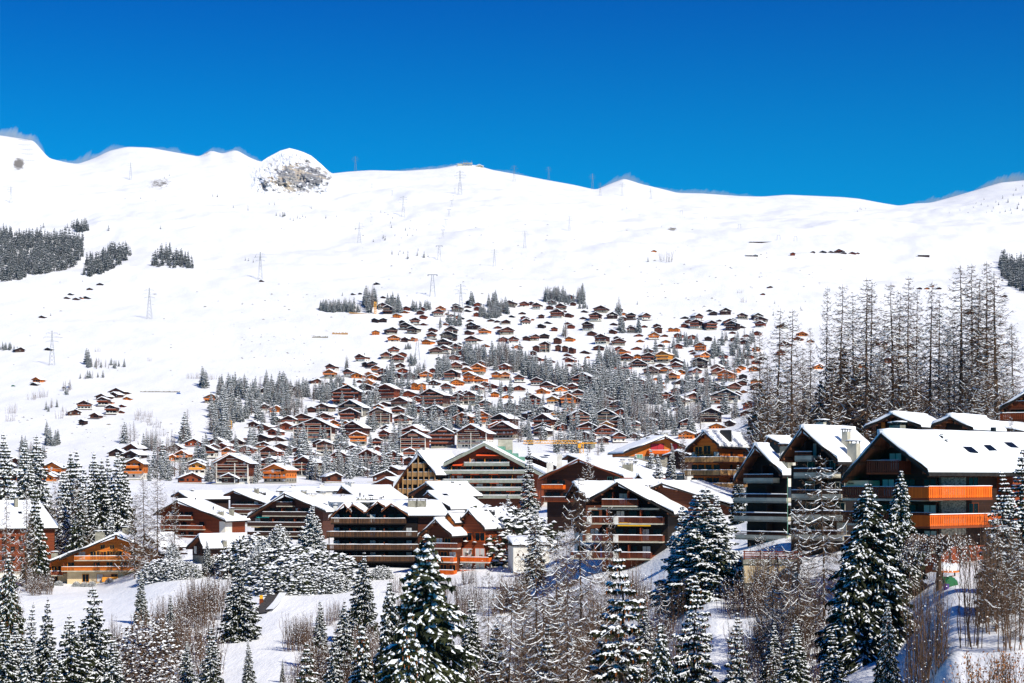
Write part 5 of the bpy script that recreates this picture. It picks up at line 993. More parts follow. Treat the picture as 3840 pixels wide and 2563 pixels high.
def larch(seed,h,r,nb,tw,snow=.6,low=.12,up=.25,hang=.5,thick=1.0,lean=.02,power=.75,sub=2,tk=1.0):
    """bare conifer: tall trunk, long thin limbs with fine twigs, snow lying on the limbs"""
    rnd=random.Random(seed); T=MB(); N=MB(); S=MB()
    r0=(h*.009+.06)*thick; segs=9; dx=rnd.uniform(-lean,lean)*h; dy=rnd.uniform(-lean,lean)*h
    pts=[Vector((dx*(k/segs)**2+rnd.uniform(-.004,.004)*h,dy*(k/segs)**2,h*k/segs)) for k in range(segs+1)]
    for k in range(segs): T.tube(pts[k],pts[k+1],r0*(1-k/segs)+.025,r0*(1-(k+1)/segs)+.02,6,cap=False)
    def twig(a,b,w):
        w*=tk
        d=b-a; s=d.cross(Vector((rnd.uniform(-1,1),rnd.uniform(-1,1),rnd.uniform(-1,1))))
        if s.length<1e-6: return
        s=s.normalized()*w; n=len(N.v); N.v+=[tuple(a-s),tuple(a+s),tuple(b)]; N.f.append((n,n+1,n+2)); N.m.append(0)
    for k in range(nb):
        t=low+(1-low)*(k/nb)**.9; t=min(.985,t+rnd.uniform(-.01,.01)); f=t*segs; i=min(segs-1,int(f)); base=pts[i].lerp(pts[i+1],f-i)
        az=k*2.4+rnd.uniform(-.5,.5); L=r*((1-t)**power*rnd.uniform(.55,1.1)+.07); out=Vector((math.cos(az),math.sin(az),0)); 
        if rnd.random()<.12: L*=1.25
        ns=4; P=[]; bend=rnd.uniform(-.15,.15)
        for j in range(ns+1):
            s=j/ns; o2=Vector((math.cos(az+bend*s*3),math.sin(az+bend*s*3),0))
            P.append(base+o2*(L*s)+Vector((0,0,L*(-hang*.55*s+ (hang*.55+up)*s*s*s*.8)+rnd.uniform(-.02,.02)*L)))
        w=(.02+.010*L)*thick
        for j in range(ns):
            T.tube(P[j],P[j+1],w*(1-j/ns)+.012,w*(1-(j+1)/ns)+.008,3,cap=False)
            if rnd.random()<snow:
                a,b=P[j],P[j+1]; d=b-a; sd=Vector((-d.y,d.x,0)).normalized()*(w*(1.1-j/ns)+.02); upv=Vector((0,0,w*.8+.035)); n=len(S.v)
                S.v+=[tuple(a-sd),tuple(a+sd),tuple(b+sd*.7),tuple(b-sd*.7),tuple(a+upv),tuple(b+upv)]
                for q in ((1,2,5,4),(3,0,4,5),(0,1,4),(2,3,5),(0,3,2,1)): S.f.append(tuple(x+n for x in q)); S.m.append(0)
        for j in range(max(3,int(tw*(L/r)+2))):
            s=.12+.88*rnd.random(); f=s*ns; q=min(ns-1,int(f)); p=P[q].lerp(P[q+1],f-q); 
            ang=az+rnd.choice((-1,1))*rnd.uniform(.4,1.3); tl=L*(.10+.22*(1-s))*rnd.uniform(.6,1.3)+.15
            e=p+Vector((math.cos(ang)*tl,math.sin(ang)*tl,-tl*rnd.uniform(-.1,1.0)*hang)); twig(p,e,.016*thick+.004*L*.3)
            if rnd.random()<snow*.3:
                n=len(S.v); d=e-p; sd=Vector((-d.y,d.x,0)); 
                if sd.length>1e-6:
                    sd=sd.normalized()*(.02*thick+.008); S.v+=[tuple(p+sd),tuple(p-sd),tuple(p.lerp(e,.75)+Vector((0,0,.03))),tuple(p.lerp(e,.3)+Vector((0,0,.08)))]
                    for q2 in ((0,1,3),(0,3,2),(1,2,3),(0,2,1)): S.f.append(tuple(x+n for x in q2)); S.m.append(0)
            for _ in range(sub):
                g=p.lerp(e,rnd.uniform(.2,1)); a2=ang+rnd.uniform(-1.3,1.3); l2=tl*rnd.uniform(.25,.6); twig(g,g+Vector((math.cos(a2)*l2,math.sin(a2)*l2,-l2*rnd.uniform(0,1.4)*hang)),.010*thick)
    return T,N,S
def bush(seed,h,w,ns,nt,snow=.3,lean=.25,leaf=False,arch=0):
    """many stems rising from one foot, each with twigs"""
    rnd=random.Random(seed); T=MB(); N=MB(); S=MB(); K=MB()
    for k in range(ns):
        az=rnd.uniform(0,6.283); rr=w*math.sqrt(rnd.random())*.45; b=Vector((math.cos(az)*rr,math.sin(az)*rr,-.4)); hh=h*rnd.uniform(.55,1.0)
        tip=b+Vector((math.cos(az)*lean*w*rnd.random()+rnd.uniform(-.1,.1)*w,math.sin(az)*lean*w*rnd.random(),hh)); P=[b]
        for j in range(1,5):
            s=j/4; P.append(b.lerp(tip,s)+Vector((rnd.uniform(-.03,.03)*h,rnd.uniform(-.03,.03)*h,0)))
        for j in range(4): T.tube(P[j],P[j+1],.035*(1-j/4.5)+.008,.035*(1-(j+1)/4.5)+.008,3,cap=False)
        for j in range(nt):
            s=.15+.85*rnd.random(); f=s*4; q=min(3,int(f)); p=P[q].lerp(P[q+1],f-q); a2=rnd.uniform(0,6.283); tl=h*.16*rnd.uniform(.4,1.2)*(1.2-s*.6)
            e=p+Vector((math.cos(a2)*tl*.7,math.sin(a2)*tl*.7,tl*rnd.uniform(.2,1.0)))
            sd=Vector((math.sin(a2),-math.cos(a2),0))*.014; n=len(N.v); N.v+=[tuple(p-sd),tuple(p+sd),tuple(e)]; N.f.append((n,n+1,n+2)); N.m.append(0)
            for _ in range(2):
                g=p.lerp(e,rnd.uniform(.3,.9)); a3=rnd.uniform(0,6.283); l2=tl*.5; e2=g+Vector((math.cos(a3)*l2*.7,math.sin(a3)*l2*.7,l2*rnd.uniform(.1,.9))); sd=Vector((math.sin(a3),-math.cos(a3),0))*.010; n=len(N.v); N.v+=[tuple(g-sd),tuple(g+sd),tuple(e2)]; N.f.append((n,n+1,n+2)); N.m.append(0)
                if leaf and rnd.random()<.5:
                    c=e2; n=len(K.v); z=.09; K.v+=[tuple(c+Vector((rnd.uniform(-z,z),rnd.uniform(-z,z),rnd.uniform(-z,z)*1.4))) for _ in range(4)]; K.f+=[(n,n+1,n+2),(n,n+2,n+3)]; K.m+=[0,0]
            if rnd.random()<snow:
                n=len(S.v); c=p.lerp(e,rnd.uniform(.2,1)); z=.03+.035*rnd.random(); z*=1+h*.05
                S.v+=[tuple(c+Vector((z,0,0))),tuple(c+Vector((-z*.6,z,0))),tuple(c+Vector((-z*.6,-z,0))),tuple(c+Vector((0,0,z*1.1)))]
                for q2 in ((0,1,3),(1,2,3),(2,0,3),(0,2,1)): S.f.append(tuple(x+n for x in q2)); S.m.append(0)
    return T,N,S,K
def snowball(seed,rx,rz,n,leafy=True,dens=1.0,cs=.3):
    """round bush or clipped conifer: clumps of dark spray under lumps of snow through the whole dome"""
    rnd=random.Random(seed); T=MB(); N=MB(); S=MB(); T.tube((0,0,-.5),(0,0,rz*1.1),.12,.05,5)
    for k in range(n):
        a=rnd.uniform(0,6.283); c=rnd.uniform(-.15,1); rr=(rnd.random()**.25)*(1+.14*noise.noise(Vector((math.cos(a)*2,math.sin(a)*2,c*3+seed)))); q=math.sqrt(max(0,1-c*c)) if c>0 else 1
        p=Vector((math.cos(a)*q*rx*rr,math.sin(a)*q*rx*rr,max(-.1,c)*rz*2*rr*.95)); z=cs*rnd.uniform(.5,1.3)
        for _ in range(3):
            e=p+Vector((rnd.uniform(-1,1),rnd.uniform(-1,1),rnd.uniform(-1,.1)))*z*1.3; f=p+Vector((rnd.uniform(-1,1),rnd.uniform(-1,1),rnd.uniform(-.8,.3)))*z; m=len(N.v); N.v+=[tuple(p),tuple(e),tuple(f)]; N.f.append((m,m+1,m+2)); N.m.append(0)
        if rnd.random()<.62*dens:
            m=len(S.v); zz=z*rnd.uniform(.7,1.1); r5=[(math.cos(x*1.257+a)*zz*rnd.uniform(.6,1.2),math.sin(x*1.257+a)*zz*rnd.uniform(.6,1.2)) for x in range(5)]
            S.v+=[(p.x+x,p.y+y,p.z+.02-zz*.25*rnd.random()) for x,y in r5]+[(p.x,p.y,p.z+zz*.6)]
            for x in range(5): S.f.append((m+x,m+(x+1)%5,m+5)); S.m.append(0)
            S.f.append((m+4,m+3,m+2,m+1,m)); S.m.append(0)
    return T,N,S
# prototypes ---------------------------------------------------------------
SP_M=('bark','needle','treesnow','cone'); LA_M=('bark','larchtwig','treesnow')
_pro={}
def proto(key):
    if key in _pro: return _pro[key]
    kind,v=key
    if kind=='big':        # the large spruces in front; unit 22 m tall
        o=finish('spruce',spruce(100+v,22,5.6,50,7,17,snow=.45,droop=1.05,depth=.85,sw=.85,cones=v in(1,)),SP_M)
    elif kind=='near':     # 16 m
        o=finish('spruce',spruce(200+v,16,3.5,36,7,10,snow=.52,droop=.8,depth=.65,sw=.8,irregular=.3),SP_M)
    elif kind=='slim':
        o=finish('spruce',spruce(300+v,16,2.5,36,7,9,snow=.62,droop=.7,depth=.5,sw=.95,irregular=.3),SP_M)
    elif kind=='fir':      # heavily laden
        o=finish('fir',spruce(400+v,20,5.6,40,8,18,snow=.8,droop=.55,depth=.6,sw=.95,irregular=.35),SP_M)
    elif kind=='cone':     # sparse spruce hung with cones
        o=finish('spruce',spruce(450+v,20,4.8,30,6,17,snow=.62,droop=.6,depth=.7,sw=.85,cones=True,irregular=.4),SP_M)
    elif kind=='mid':      # 20 m, for 300-600 m away
        o=finish('spruce',spruce(500+v,20,4.3,30,7,7,snow=.55,droop=.7,depth=.9,sw=1.3),SP_M)
    elif kind=='dark':
        o=finish('spruce',spruce(550+v,20,4.2,30,7,7,snow=.34,droop=.7,depth=1.05,sw=1.1),SP_M)
    elif kind=='far':      # one mesh
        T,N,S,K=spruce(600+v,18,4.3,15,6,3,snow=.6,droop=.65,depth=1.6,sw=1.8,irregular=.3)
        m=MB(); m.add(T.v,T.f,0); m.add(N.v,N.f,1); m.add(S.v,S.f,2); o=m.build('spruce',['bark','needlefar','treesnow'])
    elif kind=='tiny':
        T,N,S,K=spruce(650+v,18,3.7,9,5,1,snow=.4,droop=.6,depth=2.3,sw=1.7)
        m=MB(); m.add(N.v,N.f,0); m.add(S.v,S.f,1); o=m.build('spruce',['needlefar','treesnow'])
    elif kind=='larch':    # tall forest larch 30 m
        o=finish('larch',larch(700+v,30,5.6,140,22,snow=.42,low=.28 if v%2 else .16,up=.35,hang=.55,thick=1.15,power=.62,sub=3,tk=2.2),LA_M)
    elif kind=='larchlow': # dense, long limbs
        o=finish('larch',larch(750+v,24,6.4,130,26,snow=.42,low=.06,up=.3,hang=.65,thick=.95,power=.7,sub=4,tk=2.0),LA_M)
    elif kind=='larchfront':
        o=finish('larch',larch(780+v,22,7.0,92,50,snow=.5,low=.05,up=.25,hang=.8,thick=.72,power=.6,sub=6,lean=.04,tk=1.5),LA_M)
    elif kind=='larchfar':
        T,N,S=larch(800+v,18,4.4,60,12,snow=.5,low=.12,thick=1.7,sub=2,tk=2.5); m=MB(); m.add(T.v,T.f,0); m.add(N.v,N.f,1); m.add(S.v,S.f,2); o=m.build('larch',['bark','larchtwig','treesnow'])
    elif kind=='bush':
        o=finish('bare_shrub',bush(850+v,5,3.6,30,30,.26),('brush','brush','treesnow','leaf'),('stems','twigs','snow','leaves'))
    elif kind=='whip':
        o=finish('bare_shrub',bush(870+v,8,2.2,12,30,.05,lean=.2),('brush','brush','treesnow','leaf'),('stems','twigs','snow','leaves'))
    elif kind=='leafbush':
        o=finish('leafy_shrub',bush(890+v,5,3.2,16,30,.2,leaf=True),('brush','brush','treesnow','leaf'),('stems','twigs','snow','leaves'))
    elif kind=='ball':
        o=finish('snowy_bush',snowball(900+v,2.2,1.1,2200,cs=.13),SP_M[:3])
    elif kind=='pillar':
        o=finish('snowy_conifer',snowball(920+v,2.3,3.2,4200,cs=.17),SP_M[:3])
    elif kind=='pale':     # broad pale deciduous crown of twigs dusted with snow
        T,N,S=snowball(940+v,2.9,3.2,5200,dens=.5,cs=.13); o=finish('dry_leaved_tree',(T,N,S),('bark','larchtwig','treesnow'))
    elif kind=='farbush':
        T,N,S,K=bush(960+v,6,6,22,9,.3); m=MB(); m.add(T.v,T.f,0); m.add(N.v,N.f,0); m.add(S.v,S.f,1); o=m.build('bare_shrub',['brush','treesnow'])
    _pro[key]=[snapshot(o),False]; return _pro[key]
H0={'big':22,'near':16,'slim':16,'fir':20,'cone':20,'mid':20,'dark':20,'far':18,'tiny':18,'larch':30,'larchlow':24,'larchfront':22,'larchfar':18,'bush':5,'whip':8,'leafbush':5,'ball':2.2,'pillar':6.6,'pale':6.6,'farbush':6}
def tree(kind,v,x,y,z,h,label,cat,group=None,wide=1.0,rot=None,rnd=random):
    pr=proto((kind,v)); o=copy_tree(pr[0]) if pr[1] else pr[0][0]; pr[1]=True
    k=h/H0[kind]; o.location=(x,y,z); o.scale=(k*wide,k*wide,k); o.rotation_euler=(0,0,rnd.uniform(0,6.28) if rot is None else rot)
    for kk in ('label','category','group'):
        if kk in o: del o[kk]
    tag(o,label,cat,group); return o
def front(kind,v,X,Yt,D,label,cat='tree',wide=1.0,sink=0,Xb=None,rot=None,group=None):
    x=(X-CX)/F*D; z=gzXD(X,D)-sink; zt=(HY-Yt)/F*D
    return tree(kind,v,x,D,z-.2,max(1.5,zt-z+.2),label,cat,group,wide,rot,random.Random(int(X*7+Yt)))
# front rows: kind, variant, column, top row, distance, width factor, label
FRONT=[
 ('big',0,1598,1988,140,1.22,'largest spruce, in the bottom middle with long drooping snow-lined boughs'),
 ('big',2,1462,2175,195,0.80,'dark spruce just behind the left flank of the largest spruce'),
 ('big',1,1351,2340,150,0.85,'spruce cut by the bottom edge left of the largest spruce'),
 ('near',0,1364,2068,290,1.15,'pointed spruce in front of the blackened balcony block'),
 ('near',1,1150,2405,175,1.03,'small spruce at the bottom edge right of the snow path'),
 ('cone',0,2332,2042,150,1.09,'sparse spruce hung with orange cones in front of the big dark chalet'),
 ('fir',0,2639,1826,212,1.75,'tallest heavily snow-laden fir right of the big dark chalet'),
 ('fir',1,2690,1855,222,0.86,'second peak of the snow-laden fir pair, just right of the tallest'),
 ('fir',0,2560,1892,218,0.94,'lower snow-laden fir on the left side of the fir pair'),
 ('cone',1,2609,2160,152,0.98,'spruce in front of the snow-laden firs reaching the bottom edge'),
 ('big',0,3255,1806,152,1.30,'tall dark spruce in front of the largest chalet, left of two'),
 ('big',2,3378,1760,172,1.00,'tall dark spruce in front of the largest chalet, right of two'),
 ('near',2,2985,2330,140,1.38,'low snow-heaped spruce below the gnarled bare tree'),
 ('big',1,35,2068,262,0.75,'tall dark spruce at the left edge beside the red-brown block'),
 ('near',3,349,2194,232,1.32,'dark spruce with a bare patch of trunk left of the dry-leaved tree'),
 ('near',0,255,2305,226,1.49,'spruce leaning into its darker right neighbour on the lower left'),
 ('near',1,175,2240,246,0.92,'narrow spruce third from the left edge of the lower group'),
 ('slim',0,122,2258,256,1.10,'slim spruce second from the left edge of the lower group'),
 ('slim',1,62,2330,240,1.32,'short frosted spruce near the bottom left corner'),
 ('near',2,10,2325,225,1.26,'spruce filling the bottom left corner'),
 ('near',3,110,2400,214,1.38,'low spruce at the bottom edge left of centre of the lower left group'),
 ('near',2,528,2138,330,0.86,'ragged spruce on the snow slope below the bare larches'),
 ('near',1,894,2090,300,1.44,'broad tiered spruce left of the asphalt road'),
 ('near',3,792,2345,222,1.03,'spruce at the bottom edge left of the snow path'),
 ('near',0,775,2022,402,0.98,'small spruce in front of the low house with black gable'),
 ('near',2,930,2400,235,0.80,'small spruce at the bottom edge beside the snow path'),
 ('fir',1,1172,1892,386,1.08,'dense snowy conifer left of the blackened balcony block'),
 ('slim',2,1985,1668,470,0.99,'narrow tall snow-crusted spruce beside the grey hotel'),
 ('slim',0,2010,1890,330,1.21,'snowy spruce behind the tangled larches left of the big dark chalet'),
 ('slim',1,1905,1850,420,1.10,'small white conifer right of the square snow roofs'),
 ('dark',0,134,1812,428,0.86,'dark spruce left of the frosted forest group'),
 ('dark',1,263,1692,520,0.92,'highest left spruce of the forest group, leftmost peak'),
 ('mid',0,287,1686,512,0.92,'highest left spruce of the forest group, second peak'),
 ('mid',1,353,1693,520,1.03,'spruce peak in the middle of the left forest group'),
 ('dark',2,376,1719,505,1.03,'dark spruce a little right of the middle of the left forest group'),
 ('mid',2,442,1687,515,0.92,'spruce peak near the right end of the left forest group'),
 ('dark',0,460,1692,525,0.92,'rightmost tall spruce of the left forest group'),
 ('mid',0,402,1712,530,0.86,'spruce behind the right half of the left forest group'),
 ('mid',1,238,1735,500,0.80,'spruce on the left shoulder of the left forest group'),
 ('mid',2,318,1750,490,0.98,'spruce low in the middle of the left forest group'),
 ('dark',1,335,1850,470,1.03,'dark spruce above the orange chalet roof'),
 ('mid',0,415,1900,470,0.92,'small spruce in front of the double snow roof'),
 ('mid',1,370,1975,462,1.03,'little spruce just above the orange chalet roof'),
 ('dark',2,300,1830,455,0.92,'dark spruce at the foot of the left forest group'),
 ('mid',2,95,1650,620,1.03,'spruce among the orange chalets near the left edge'),
 ('mid',0,135,1630,640,1.15,'bushy spruce behind the orange chalets on the left'),
 ('mid',1,15,1620,600,1.03,'spruce at the left edge above the red-brown block'),
 ('mid',2,2440,1680,455,1.15,'round-topped spruce left of the golden-brown chalet'),
 ('mid',1,2468,1702,440,1.15,'bushy spruce right beside the raspberry-window chalet'),
 ('mid',0,2385,1700,450,0.92,'small spruce in front of the raspberry-window chalet'),
 ('slim',2,2520,1660,425,1.10,'slim spruce before the golden-brown chalet'),
 ('dark',2,2770,1740,300,1.03,'shaded spruce squeezed between golden-brown chalet and black-gabled block'),
 ('slim',2,3762,1760,138,1.43,'frosted conifer in front of the right end of the largest chalet'),
 ('slim',0,3835,1672,150,1.65,'tall frosted conifer at the right edge'),
 ('near',0,1290,2250,235,1.0,'spruce standing in the brushwood behind the bottom centre-left spruces'),
 ('near',3,1765,2240,215,1.1,'spruce right behind the largest spruce among the larches'),
 ('near',2,1860,2330,180,1.2,'spruce half hidden by larches right of the largest spruce'),
 ('slim',1,2050,2330,165,1.2,'slim spruce in the larch tangle at the bottom centre-right'),
 ('near',0,2420,2270,185,1.2,'spruce between the coned spruce and the firs'),
 ('near',1,2900,2330,150,1.2,'spruce below the cream terrace at the bottom'),
 ('near',3,1200,2250,262,.9,'small spruce right of the snow path among bare shrubs'),
 ('near',1,640,2230,300,.8,'small spruce in the thicket left of the tiered spruce'),
 ('near',1,1250,2360,200,.9,'spruce in the brushwood left of the largest spruce group'),
 ('big',1,1545,2290,128,.8,'dark boughs of a spruce at the bottom right below the largest spruce'),
 ('near',3,1060,2470,250,.7,'tiny spruce tip beside the bottom of the snow path'),
 ('near',2,700,2400,228,1.0,'spruce at the bottom between the dry-leaved tree and the tiered spruce'),
 ('near',0,430,2380,215,1.1,'spruce low at the bottom right of the bare-trunk spruce'),
 ('near',1,195,2420,205,1.2,'spruce at the bottom edge under the narrow spruce'),
 ('big',2,2480,2330,140,.8,'spruce at the bottom between the two coned spruces'),
 ('cone',0,2760,2290,150,.9,'snowy spruce at the bottom right of the fir pair'),
 ('near',1,3120,2360,132,1.2,'spruce low at the bottom left of the tall dark spruce'),
 ('big',1,3330,2250,128,.7,'dark spruce boughs low in front of the tall dark spruce pair'),
]
for k,v,X,Yt,D,wd,l in FRONT: front(k,v,X,Yt,D,uniq(l),'tree',wd,group='spruces and firs of the front rows')
LAR=[('larch',0,2914,1158,335,1.0),('larch',1,2967,1160,330,.9),('larch',2,3098,1074,345,.55),('larch',3,3149,1066,340,.9),('larch',0,3200,1102,350,.8),('larch',1,3248,1040,330,1.0),('larch',2,3262,1052,345,.8),
 ('larch',3,3350,1062,335,1.0),('larch',0,3366,1090,350,.8),('larch',1,3404,1035,325,.85),('larch',2,3436,1082,345,.7),('larch',3,3486,1057,335,.85),('larch',0,3520,1096,350,.75),('larchlow',1,3559,1225,320,.8),
 ('larch',2,3603,993,320,1.15),('larch',1,3645,990,330,.9),('larch',0,3662,1037,325,.9),('larch',3,3700,978,318,.9),('larch',2,3739,1018,312,1.2),('larchlow',0,3800,1210,300,.9),('larch',1,3040,1225,360,.6),('larch',3,2850,1240,345,.8),
 ('larchlow',2,2880,1330,325,.7),('larchlow',1,3010,1300,335,.8),('larchlow',0,3120,1330,325,.8),('larchlow',2,3300,1300,320,.75),('larchlow',1,3420,1350,318,.8),('larchlow',0,3640,1330,308,.8),('larchlow',2,3700,1380,300,.8),('larchlow',1,3790,1400,290,.9),('larch',0,3310,1180,342,.7),('larch',3,3580,1150,345,.7)]
for i,(k,v,X,Yt,D,wd) in enumerate(LAR): front(k,v,X,Yt,D,placed('tall bare larch in the right-hand wood, top',X,Yt),'tree',wd,group='larches of the right-hand wood',sink=1)
rnd=random.Random(61)
for i in range(16):
    X=2830+i*63+rnd.uniform(-15,15); Yt=rnd.uniform(1330,1480); front('larchlow',i%3,X,Yt,rnd.uniform(345,390),placed('low branchy larch deep in the right-hand wood, top',X,Yt),'tree',1.0,group='larches of the right-hand wood',sink=1)
for i in range(13):
    X=2860+i*76+rnd.uniform(-20,20); Yt=rnd.uniform(1400,1520); front('dark',i%3,X,Yt,rnd.uniform(365,400),placed('shaded spruce low in the right-hand wood, top',X,Yt),'tree',1.25,group='dark spruces inside the larch wood')
for i,(v,X,Yt) in enumerate(((0,3161,1290),(1,3120,1330),(2,3205,1350),(1,3245,1380),(0,3075,1420),(2,3285,1430),(1,3370,1400),(0,3180,1440),(2,3230,1470))):
    front('dark',v,X,Yt,352+i,placed('dark spruce among the larch trunks, top',X,Yt),'tree',1.1,group='dark spruces inside the larch wood')
LF=[('larchlow',0,540,1765,432,.72,'bare larch with drooping snowy limbs before the red-brown chalet, left trunk'),('larchlow',1,590,1762,438,.8,'tall bare larch before the red-brown chalet, right trunk'),('larchlow',2,505,1850,425,.8,'lower bare larch on the left side of the red-brown chalet'),
 ('larchlow',2,655,1835,436,.6,'thin bare larch overlapping the left half of the red-brown chalet'),
 ('larchlow',1,98,1830,415,.6,'bare larch right of the block at the left edge'),('larchlow',0,22,1850,330,.6,'thin bare larch at the very left edge'),('larchlow',2,205,1790,470,.7,'grey frosted larch in the left forest'),('larchlow',0,285,1790,462,.7,'grey frosted larch below the forest peaks'),('larchlow',1,312,1835,455,.6,'frosted larch with pale trunk above the orange chalet'),
 ('larchlow',0,2208,1680,392,.7,'small droopy snowy larch in front of the rust-brown chalet'),('larchfront',0,2178,1795,205,.7,'crooked bare larch left of the big dark chalet'),('larchfront',1,2014,1946,176,.8,'bare larch with red bark right of the brown and orange house'),
 ('larchfront',2,2287,1893,222,.45,'thin brown tree in front of the slatted balconies'),('larchfront',1,2080,2000,190,.7,'bare larch tangle between brown house and big dark chalet'),('larchfront',0,1900,2180,150,.8,'bare larch at the bottom right of the largest spruce'),
 ('larchfront',2,2130,2170,148,.9,'bare larch filling the bottom between largest spruce and coned spruce'),('larchfront',0,2470,2180,175,.7,'thin bare larch on the snow mound left of the firs'),('larchfront',1,2240,2250,160,.6,'low bare larch left beside the coned spruce'),
 ('larchfront',1,3091,1700,172,.95,'gnarled bare tree with arching snowy limbs in front of the black-gabled blocks'),('larchfront',0,2990,1900,165,.75,'bare tree with snowy limbs left of the gnarled tree'),('larchfront',2,2900,2050,160,.7,'small bare tree above the cream terrace'),
 ('larchlow',1,3740,1900,128,1.0,'frosted larch in front of the orange balconies at the right'),('larchfront',2,3825,1990,122,.9,'bare larch at the right edge below the largest chalet'),
 ('larchfront',1,2850,1990,195,.7,'bare larch standing right in front of the cream terrace'),('larchfront',0,1960,2080,260,.7,'bare larch before the white house wall'),('larchfront',1,2120,1960,240,.6,'bare larch between the white house and the big dark chalet'),('larchfront',2,1830,2120,240,.7,'bare larch under the square snow roof corner'),('larchfront',1,2050,2180,165,1.0,'bare larch with spreading limbs at the bottom centre-right'),('larchfront',0,2350,2300,150,.8,'low bare larch under the coned spruce'),('larch',2,2560,1580,420,.6,'thin bare tree left of the golden-brown chalet'),('larchlow',0,3795,1560,215,.5,'bare larch rising behind the roof at the right edge')]
for k,v,X,Yt,D,wd,l in LF: front(k,v,X,Yt,D,uniq(l),'tree',wd)
# round and snowy bushes
for i,(k,v,X,Yt,D,wd,l) in enumerate((('pillar',0,1045,1952,392,.9,'pale rounded conifer before the dark apartment chalet'),('pillar',1,985,2015,385,1.0,'snowy rounded bush heap left of the pale conifer'),('ball',0,1100,2040,380,1.3,'snowy bush right of the pale rounded conifer'),
  ('pillar',0,960,2060,380,1.2,'snow-heaped shrub above the asphalt road'),('ball',1,1140,2070,372,1.3,'snow-covered shrub below the dense snowy conifer'),('ball',2,1200,2060,372,1.4,'snow-covered shrub at the left foot of the blackened block'),('ball',0,1100,2110,362,1.4,'snowy shrub on top of the snow path slope'),
  ('ball',1,1180,2120,360,1.2,'smaller snowy shrub right of the path slope'),('ball',2,1285,2112,382,.9,'rounded snowcapped hedge before the blackened block'),('ball',0,1245,2145,358,1.1,'small snowy bush below the blackened block'),('ball',1,1430,2118,378,.9,'snowcapped hedge right of the pointed spruce'),
  ('pillar',1,650,2030,415,.9,'snowy evergreen bush below the red-brown chalet'),('ball',2,620,2090,405,1.3,'snowy bush right of the orange chalet'),('ball',0,685,2100,400,1.1,'snowy bush beside the dark deck'),('pillar',0,1890,1868,405,1.1,'frosted tree crown right of the square snow roof'),('ball',1,1850,1885,400,1.3,'frosted shrub at the right corner of the square snow roof'),
  ('pillar',1,2560,2080,215,.8,'frosted bush left below the snow-laden firs'),('ball',1,2800,2080,215,1.2,'snowy bush above the cream terrace'),
  ('ball',0,960,2000,400,1.0,'snowy shrub in front of the lowest dark balcony'),('ball',2,830,2075,405,.8,'snowy hedge under the low house with black gable'),('ball',0,910,2078,402,.8,'snowy hedge right under the low house with black gable'))):
    front(k,v,X,Yt,D,uniq(l),'bush',wd)
for i,X in enumerate((287,318,345,410,221)): front('ball',i%3,X,2184 if X!=221 else 2190,436,placed('tiny snowball shrub in front of the orange chalet',X,2190),'bush',.8,group='tiny snowball shrubs by the orange chalet')
front('pale',0,560,2270,236,uniq('broad tree with dry pale leaves dusted with snow on the lower left'),'tree',1.0)
# weeping tree: a trunk with an umbrella of hanging twigs
def weeping():
    rnd=random.Random(7); D=162.; X=3520; x0=(X-CX)/F*D; z0=gzXD(X,D); zt=(HY-1992)/F*D-z0
    T=MB(); N=MB(); S=MB(); T.tube((0,0,-.5),(.05,0,zt*.62),.28,.2,8)
    for k in range(46):
        az=k*2.4; L=3.9*rnd.uniform(.55,1.08); P=[Vector((.05,0,zt*.6))]
        for j in range(1,7): s=j/6; P.append(Vector((.05+math.cos(az)*L*math.sin(s*1.62),math.sin(az)*L*math.sin(s*1.62),zt*.6+zt*.42*math.sin(min(1,s*1.5)*1.57)*(1-.1*rnd.random())-max(0,s-.45)**1.2*zt*1.25*rnd.uniform(.75,1.1))))
        for j in range(6):
            T.tube(P[j],P[j+1],.07*(1-j/7)+.01,.07*(1-(j+1)/7)+.01,3,cap=False)
            for q in range(20 if j>1 else 6):
                a=P[j].lerp(P[j+1],rnd.random()); e=a+Vector((rnd.uniform(-.5,.5),rnd.uniform(-.5,.5),-rnd.uniform(.1,.9))); sd=Vector((rnd.uniform(-1,1),rnd.uniform(-1,1),0)).normalized()*.016; n=len(N.v); N.v+=[tuple(a-sd),tuple(a+sd),tuple(e)]; N.f.append((n,n+1,n+2)); N.m.append(0)
                if rnd.random()<.42:
                    c=a.lerp(e,rnd.random()); z=rnd.uniform(.04,.1); n=len(S.v); S.v+=[(c.x+z,c.y,c.z),(c.x-z*.6,c.y+z,c.z),(c.x-z*.6,c.y-z,c.z),(c.x,c.y,c.z+z)]; S.f+=[(n,n+1,n+3),(n+1,n+2,n+3),(n+2,n,n+3),(n,n+2,n+1)]; S.m+=[0]*4
    o=finish('weeping_tree',(T,N,S),('bark','brush','treesnow')); o.location=(x0,D,z0); tag(o,uniq('umbrella-shaped weeping tree on the snow mound below the largest chalet'),'tree')
weeping()
